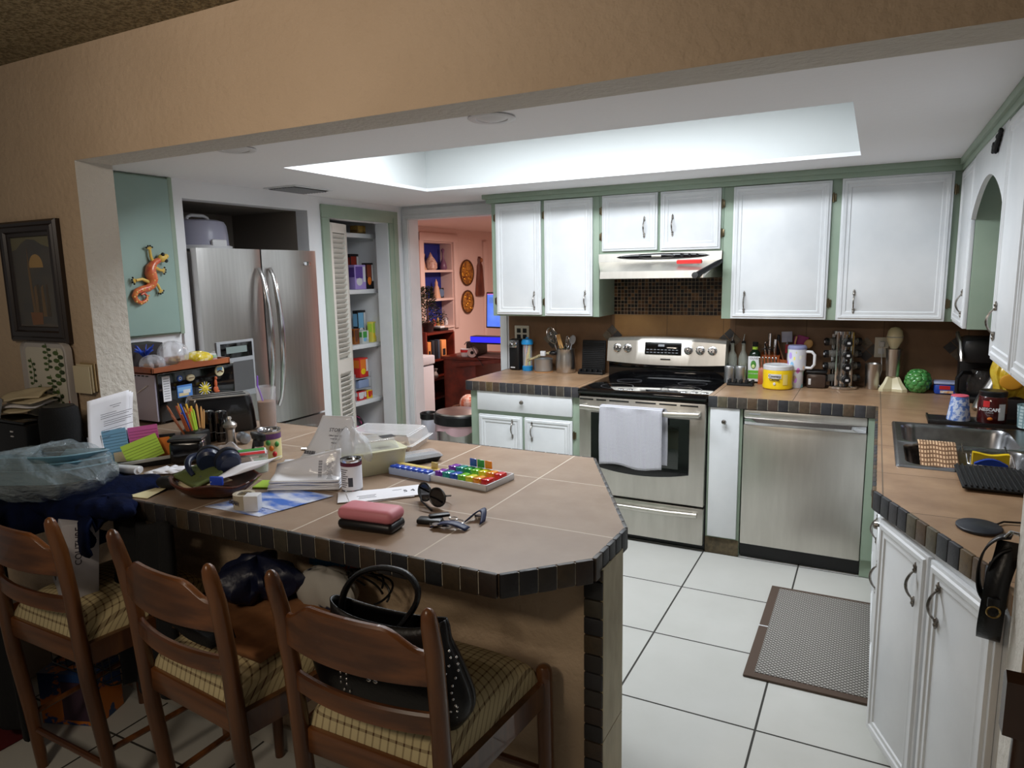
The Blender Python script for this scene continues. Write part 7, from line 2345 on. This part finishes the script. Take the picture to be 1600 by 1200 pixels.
pbox('food_bag', 'lilac food bag with white label on the upper pantry shelf', 'food bag', -3.53, 4.245, 1.502, .11, .07, .185, PURP, flat('lilac_dark', (96, 70, 150)), WPLAS, rz=-.15)
pbox('food_box', 'black box with orange food picture on the upper pantry shelf', 'food box', -3.53, 4.37, 1.502, .075, .05, .20, BLACKP, flat('box_print_red', (130, 60, 40)), ORANGE, rz=-.1)
pbox('food_box', 'dark red and black box behind the lilac food bag', 'food box', -3.62, 4.30, 1.502, .10, .05, .27, BLACKP, flat('box_print_dk', (150, 50, 36)), WPLAS)
pbox('food_can', 'white and green labelled can on the middle pantry shelf', 'can', -3.53, 4.265, 1.085, .075, .07, .10, flat('can_white', (196, 200, 196), .4), GRN, BLUEL)
pbox('food_box', 'slim yellow package on the middle pantry shelf', 'food package', -3.53, 4.385, 1.085, .05, .05, .16, mat('pack_yellow', (220, 206, 90), .4), LIME, YEL, rz=.1)
pbox('food_bag', 'dark package with blue and white label behind the pantry can', 'food package', -3.62, 4.35, 1.085, .10, .05, .25, BLACKP, BLUEL, WPLAS)
pbox('food_bag', 'amber jar at the left end of the middle pantry shelf', 'jar', -3.54, 4.18, 1.085, .06, .06, .12, flat('amber', (140, 80, 30), .2), BROWN)
t = thing('wire_rack', 'small grey wire rack on the lower pantry shelf', 'rack', (-3.56, 4.25, .65))
b = MB()
for z_ in (.735, .815):
    b.box(-3.66, -3.50, 4.12, 4.31, z_, z_ + .006)
for (x, y) in ((-3.50, 4.31), (-3.50, 4.12), (-3.66, 4.31), (-3.66, 4.12)):
    b.tube([(x, y, .651), (x, y, .86)], .003, 6)
build(b, 'rack_frame', GREYP, t)
pbox('food_bag', 'red and orange snack package on top of the wire rack', 'food package', -3.55, 4.245, .8215, .10, .08, .15, flat('pack_red', (206, 50, 44), .4), ORANGE, YEL)
pbox('food_box', 'pale blue packet on the middle level of the wire rack', 'food package', -3.55, 4.235, .741, .12, .08, .062, mat('pack_pale', (140, 156, 190), .4))
pbox('food_box', 'red box with white emblem at the bottom of the wire rack', 'food box', -3.54, 4.19, .65, .10, .09, .068, RED, WPLAS, WPLAS)
pbox('food_box', 'yellow box beside the red box at the bottom of the wire rack', 'food box', -3.54, 4.285, .65, .06, .09, .062, YEL, RED)
pbox('food_box', 'brown carton on the topmost pantry shelf', 'food box', -3.54, 4.29, 1.92, .10, .07, .062, flat('carton_br', (120, 90, 50)), flat('carton_gold', (176, 140, 70)))
pile('pink_bag', 'black and pink patterned bag on the pantry floor', 'bag', (-3.60, 4.20, .26), (.10, .13, .25), mat('pink_black_print', (30, 20, 26), .5, c2=(200, 70, 130), vs=14, lo=.52, hi=.56), 2, .06)
b = MB(); b.box(-3.44, -3.415, 4.395, 4.418, 0, .62, .003); build(b, 'wooden_board', flat('brown_board', (110, 84, 62)), label='narrow brown board standing at the right inside the pantry', cat='board')

# ================================================================ ROOM BEHIND THE DOORWAY
t = thing('bookcase', 'low mahogany bookcase with curved top beyond the doorway', 'bookcase', (-4.22, 6.2, 0))
b = MB()
b.box(-4.38, -4.06, 5.90, 5.925, 0, 1.02, .003); b.box(-4.38, -4.06, 6.43, 6.455, 0, .99, .003)
b.prism([(5.90, 1.02), (5.90, 1.06), (5.96, 1.08), (6.40, 1.07), (6.455, 1.03), (6.455, .99)], -4.38, -4.36, ax='x')
b.box(-4.38, -4.365, 5.92, 6.43, 0, 1.0)
build(b, 'frame', MAHOG, t)
for z_ in (.985, .70, .50, .30, .06):
    b = MB(); b.box(-4.365, -4.055, 5.925, 6.43, z_, z_ + .022, .002); build(b, 'shelf', MAHOG, t)
for k, (y, w_, h_, c, lb) in enumerate([(5.985, .06, .19, (206, 130, 70), 'orange covered book at the left of the bookcase upper shelf'), (6.06, .05, .20, (40, 44, 50), 'black book beside the orange one in the bookcase'), (6.115, .04, .19, (24, 24, 28), 'thin black book in the middle of the bookcase'), (6.165, .035, .20, (60, 70, 84), 'slate coloured book in the bookcase'), (6.26, .09, .19, (214, 140, 84), 'wide orange book with dark picture in the bookcase')]):
    b = MB(); b.box(-4.22, -4.075, y - w_ / 2, y + w_ / 2, .723, .723 + h_, .003)
    if c[0] > 150:
        b.box(-4.075, -4.0742, y - w_ * .3, y + w_ * .3, .75, .82, m=1)
    build(b, 'book', [flat('cover_%d' % k, c), BLACKP], label=lb, cat='book', group='books in the mahogany bookcase')
b = MB(); b.lathe(-4.14, 6.17, [(.03, .523), (.035, .54), (.015, .58), (.03, .61), (.001, .62)], 16); build(b, 'vase', flat('grey_vase', (150, 140, 134), .4), label='small grey figurine on the middle shelf of the bookcase', cat='figurine')
# small bushy tree in a pot
t = thing('artificial_tree', 'small bushy dark green tabletop tree on the bookcase', 'plant', (-4.18, 6.13, 1.0))
b = MB(); b.lathe(-4.18, 6.13, [(.05, 1.008), (.065, 1.10), (.07, 1.105), (.001, 1.10)], 20); build(b, 'pot', flat('pot_dark', (60, 40, 40), .5), t)
b = MB(); b.tube([(-4.18, 6.13, 1.10), (-4.18, 6.13, 1.45)], [.010, .004], 6); build(b, 'trunk', BROWN, t)
b = MB()
rnd = random.Random(3)
for k in range(1500):
    h_ = rnd.random()
    rr = .27 * (1 - h_ * .62) * (.55 + .45 * rnd.random()) * (.6 + .4 * math.sin(PI * min(1, h_ * 1.4 + .25)))
    a = rnd.uniform(0, 2 * PI)
    x, y, z_ = -4.18 + rr * math.cos(a) * .75, 6.13 + rr * math.sin(a), 1.08 + .40 * h_
    d = Vector((math.cos(a), math.sin(a), rnd.uniform(-.3, .8))).normalized() * rnd.uniform(.02, .035)
    s_ = Vector((-math.sin(a), math.cos(a), rnd.uniform(-.5, .5))).normalized() * rnd.uniform(.006, .012)
    p = Vector((x, y, z_))
    b.add([p - s_, p + d * .5 - s_ * .2 + Vector((0, 0, .004)), p + d, p + s_], [(0, 1, 2, 3)], m=0 if k % 7 else 1)
build(b, 'foliage', [mat('tree_green', (40, 56, 36), .7), flat('tree_flower', (150, 120, 100), .7)], t, norm=False)['kind'] = 'stuff'
b = MB(); b.box(-4.25, -4.10, 6.24, 6.40, 1.008, 1.035, .004); b.box(-4.22, -4.12, 6.27, 6.36, 1.035, 1.055, .004, m=1); build(b, 'small_box', [BLACK, WPLAS], label='small black and white gadget on top of the bookcase', cat='gadget')
# niche ornaments
def fig(name, lb, y, z_, prof, m, cat='figurine', x=-4.478):
    b = MB(); b.lathe(x, y, [(r, z_ + q) for r, q in prof], 18); return build(b, name, m, label=lb, cat=cat)


PEACH = flat('bisque', (206, 160, 130), .5)
fig('angel_figurine', 'slender pale figurine at the left of the upper niche shelf', 6.50, 1.655, [(.05, 0), (.035, .03), (.02, .12), (.03, .17), (.015, .20), (.018, .23), (.001, .25)], PEACH)
fig('ceramic_house', 'pointed pinkish ornament in the middle of the upper niche shelf', 6.66, 1.655, [(.055, 0), (.075, .02), (.075, .07), (.05, .12), (.025, .15), (.012, .18), (.001, .20)], mat('house_mix', (170, 120, 110), .4, c2=(220, 190, 170), vs=40))
fig('bottle_vase', 'mauve long necked bottle on the upper niche shelf', 6.92, 1.655, [(.035, 0), (.045, .03), (.035, .08), (.012, .13), (.010, .19), (.022, .23), (.001, .25)], flat('mauve', (120, 84, 110), .3), 'vase')
fig('candle_figurine', 'tall cream figurine on the lower niche shelf', 6.76, 1.335, [(.05, 0), (.04, .05), (.03, .12), (.018, .15), (.018, .18), (.008, .20), (.001, .22)], PEACH)
b = MB(); b.box(-4.50, -4.48, 6.80, 6.92, 1.336, 1.45, .004); b.lathe(0, 0, [(.05, 0), (.045, .012), (.001, .014)], 24, m=1, M=T(-4.48, 6.86, 1.392, PI / 2, rx=PI / 2)); build(b, 'plate_stand', [BLACK, flat('plate_blue', (96, 120, 150), .3)], label='blue plate on a black stand on the lower niche shelf', cat='plate')
for k in range(5):
    fig('ornament', '%s small ornament on the bottom niche shelf' % ['first pinkish', 'second reddish', 'third golden', 'fourth pinkish', 'last white'][k], 6.60 + .085 * k, 1.016, [(.02, 0), (.025, .03), (.012, .06 + .015 * (k % 3)), (.001, .075 + .015 * (k % 3))], [PEACH, flat('orn_red', (170, 70, 50)), flat('orn_gold', (190, 150, 80)), PEACH, WPLAS][k], 'ornament')
for k, (y, z_, r_, lb) in enumerate([(7.30, 1.62, .155, 'upper large golden relief plaque on the rose wall'), (7.30, 1.27, .14, 'lower golden relief plaque on the rose wall')]):
    t = thing('wall_plaque', lb, 'plaque', (-4.39, y, z_ - r_), group='round golden plaques')
    M_ = T(-4.399, y, z_, PI / 2, rx=PI / 2)
    b = MB(); b.lathe(0, 0, [(r_, 0), (r_, .012), (r_ * .93, .020), (r_ * .9, .012), (.001, .010)], 40, M=M_); build(b, 'disc', mat('bronze_plaque%d' % k, (216, 156, 64), .3, .5, c2=(110, 60, 26), vs=22, bump=.8, bs=24, bd=.01), t)
    b = MB(); b.tube([(r_ * .96 * math.cos(a), r_ * .96 * math.sin(a), .014) for a in [2 * PI * i / 40 for i in range(40)]], .009, 8, loop=True, M=M_); build(b, 'rim', flat('dark_bronze', (70, 40, 22), .4), t)
    b = MB()
    rnd = random.Random(k + 9)
    for j in range(9):
        b.ell((rnd.uniform(-.6, .6) * r_, rnd.uniform(-.6, .5) * r_, .014), (.03, .018, .012), 10, 6, M=M_)
    build(b, 'relief', mat('gold_relief%d' % k, (206, 150, 60), .3, .8), t)
t = thing('carved_figure', 'tall brown carved robed figure hung beside the plaques', 'wall ornament', (-4.38, 7.61, 1.33))
b = MB()
rs = []
for (w_, d, z_) in ((.10, .03, 1.33), (.11, .04, 1.36), (.085, .045, 1.50), (.06, .045, 1.64), (.055, .04, 1.70), (.03, .03, 1.74), (.035, .035, 1.78), (.02, .02, 1.815)):
    rs.append([(-4.398 + d * max(0, math.sin(a)), 7.61 + w_ * math.cos(a) * (1 + .08 * math.sin(a * 7)), z_) for a in [2 * PI * i / 24 for i in range(24)]])
b.rings(rs); build(b, 'robed_body', mat('carved_brown', (112, 56, 36), .5, c2=(80, 36, 24), vs=20, vst=(1, 1, .2)), t)
b = MB(); b.ell((-4.362, 7.61, 1.77), (.018, .022, .028)); build(b, 'head', flat('carved_face', (150, 96, 60), .5), t)
# desk with computer
t = thing('computer_desk', 'dark red wooden desk with raised writing leaf beyond the doorway', 'desk', (-3.3, 6.2, 0))
b = MB(); b.box(-3.95, -2.6, 6.0, 6.6, .74, .77, .004); build(b, 'desk_top', MAHOG, t)
b = MB(); b.box(-3.93, -3.55, 6.02, 6.58, 0, .74, .003); build(b, 'drawer_pedestal', MAHOG, t)
b = MB(); b.box(-2.65, -2.61, 6.02, 6.58, 0, .74, .003); build(b, 'side_panel', MAHOG, t)
b = MB(); b.box(-.30, .30, -.01, .01, 0, .04, .002, M=T(-3.50, 5.98, .70, 0, ry=-.12)); build(b, 'sloping_leaf', MAHOG, t)
b = MB(); b.box(-3.70, -2.9, 6.10, 6.5, .90, .92, .003); b.box(-3.70, -3.68, 6.10, 6.5, .77, .90); b.box(-2.92, -2.9, 6.10, 6.5, .77, .90); build(b, 'riser_shelf', BLACK, t)
t = thing('computer_monitor', 'lit blue computer monitor on the desk in the far room', 'monitor', (-3.2, 6.15, .92))
M_ = T(-3.20, 6.12, 1.06, R(-8), rx=-.05)
b = MB(); b.box(-.30, .30, 0, .03, 0, .36, .006, M=M_); build(b, 'bezel', BLACK, t)
_m, _t, _p = nt('monitor_screen')
_p.inputs['Base Color'].default_value = (0, 0, 0, 1)
_f = ramp(_t, noise(_t, coords(_t, 'pos'), 5, 2), .3, .7)
_t.links.new(mixc(_t, _f, lin((70, 110, 240)), lin((110, 150, 250))), _p.inputs['Emission Color'])
_p.inputs['Emission Strength'].default_value = .95
b = MB(); b.box(-.285, .285, -.002, 0, .015, .345, M=M_); sc_ = build(b, 'screen', _m, t)
b = MB(); b.box(-.26, -.15, -.003, -.0021, .25, .31, M=M_); b.box(.0, .03, -.003, -.0021, .12, .2, M=M_, m=1); b.box(-.285, .285, -.003, -.0021, .335, .345, M=M_, m=2); build(b, 'window_shapes', [mat('win_lit', (90, 130, 210), .5, emit=.7), BLACKP, mat('win_pink', (200, 120, 200), .5, emit=.7)], sc_)
b = MB(); b.cyl((-3.2, 6.16, .92), (-3.2, 6.16, 1.08), .02); b.lathe(-3.2, 6.16, [(.10, .921), (.10, .935), (.001, .935)], 24); build(b, 'stand', BLACK, t)
b = MB(); b.box(-3.58, -3.05, 5.98, 6.10, .925, .99, .006); b.box(-3.575, -3.055, 5.976, 5.981, .93, .985, m=1); build(b, 'keyboard', [BLACK, mat('led_blue', (40, 40, 230), .5, emit=.9)], label='keyboard glowing blue below the monitor in the far room', cat='keyboard')
b = MB(); b.lathe(-3.70, 6.08, [(.045, .771), (.05, .85), (.001, .85)], 20); b.lathe(-3.70, 6.08, [(.051, .815), (.051, .84)], 20, cap=False, m=1); build(b, 'red_tub', [WPLAS, RED], label='white tub with red band on the far desk', cat='tub')
b = MB(); b.lathe(0, 0, [(.018, -.06), (.048, -.06), (.048, .06), (.018, .06)], 24, M=T(-3.60, 6.06, .82, .4, rx=PI / 2)); b.lathe(0, 0, [(.018, .0605), (.001, .0605)], 16, M=T(-3.60, 6.06, .82, .4, rx=PI / 2), m=1); build(b, 'paper_roll', [flat('roll_white', (196, 180, 176)), BLACKM], label='white paper roll lying on the far desk', cat='roll')
b = MB(); sheet(b, (-3.52, 6.02, .775), (-3.20, 6.02, .775), (-3.20, 6.2, .80), (-3.50, 6.2, .80)); build(b, 'papers', flat('pinkish_paper', (206, 160, 150)), label='sheets of paper on the far desk below the keyboard', cat='paper', solid=.006)
b = MB(); b.tube([(-3.66, 6.0, .90), (-3.62, 5.97, .93), (-3.57, 5.97, .90), (-3.50, 5.96, .80), (-3.42, 5.95, .70)], .004, 6); build(b, 'cable', BLACK, label='black cable looping over the front of the far desk', cat='cable')
b = MB(); b.grid(lambda u, v: (-2.98 + .10 * u + .06 * math.sin(PI * v), 5.55 + .03 * u, .60 + .62 * v), 6, 16); build(b, 'leaning_board', flat('grey_board', (146, 150, 162), .5), label='curved grey board leaning in front of the far desk', cat='board', solid=.012)
b = MB(); b.tube([(-3.02, 5.50, 0), (-2.94, 5.50, .85)], .014, 8); build(b, 'stand_leg', GREYP, label='grey metal leg standing in front of the far desk', cat='stand')
t = thing('wicker_basket', 'basket with orange crumpled wrapping beside the far desk', 'basket', (-3.45, 5.7, 0))
b = MB(); b.lathe(-3.46, 5.72, [(.12, .0), (.16, .32), (.165, .33), (.15, .32), (.11, .02), (.001, .02)], 28); build(b, 'basket_body', mat('wicker', (110, 64, 36), .8, c2=(60, 32, 20), vs=50), t)
b = MB(); b.ell((-3.46, 5.72, .36), (.09, .09, .09)); build(b, 'wrapping', mat('orange_wrap', (206, 110, 70), .3, c2=(240, 220, 210), vs=20, bump=1, bs=20, bd=.02), t)
# white chest beside the doorway
t = thing('mini_freezer', 'white upright freezer just beyond the doorway', 'freezer', (-3.52, 5.0, 0))
b = MB(); b.box(-4.05, -3.60, 4.88, 5.35, .02, .78, .01); build(b, 'body', WPLAS, t)
b = MB(); b.box(-4.05, -3.592, 4.86, 5.36, .79, .87, .01); build(b, 'lid', WPLAS, t)
b = MB(); b.box(-3.60, -3.585, 4.90, 4.93, .74, .81, .003); build(b, 'latch', BLACK, t)
# trash can and small bin
t = thing('trash_can', 'stainless steel trash can with black rimmed lid and pink liner', 'trash can', (-2.62, 4.28, 0))
cx, cy = -2.640, 4.235
b = MB(); b.lathe(cx, cy, [(.165, .0), (.170, .02), (.178, .52), (.001, .52)], 40, sx=1, sy=.9); build(b, 'bin_body', STEEL, t)
b = MB()
b.grid(lambda u, v: (cx + (.184 + .010 * math.sin(u * 60) * v) * math.cos(2 * PI * u), cy + (.184 + .008 * math.sin(u * 50) * v) * .9 * math.sin(2 * PI * u), .565 - .085 * v - .015 * v * math.sin(u * 25)), 60, 5); build(b, 'pink_liner', flat('pink_liner', (214, 178, 186), .4), t)
b = MB(); b.lathe(cx, cy, [(.180, .535), (.195, .54), (.195, .60), (.186, .61), (.001, .605)], 44, sx=1, sy=.9); ld = build(b, 'rim', BLACK, t)
b = MB(); b.lathe(cx, cy, [(.180, .608), (.175, .620), (.11, .636), (.001, .640)], 44, sx=1, sy=.9); build(b, 'lid', CHROME if False else STEEL, t)
b = MB(); b.box(cx - .035, cx + .035, cy - .205, cy - .165, .0, .05, .006); build(b, 'pedal', BLACK, t)
t = thing('waste_bin', 'small white bin with black rim beside the steel trash can', 'waste bin', (-2.98, 4.42, 0))
cx, cy = -3.025, 4.40
b = MB(); b.lathe(cx, cy, [(.055, 0), (.06, .01), (.052, .10), (.060, .3), (.062, .50), (.001, .50)], 24); build(b, 'bin_body', flat('bin_white', (190, 192, 204), .45), t)
b = MB(); b.lathe(cx, cy, [(.062, .50), (.068, .505), (.070, .545), (.062, .55), (.055, .54), (.052, .51), (.001, .51)], 24); build(b, 'rim', BLACK, t)
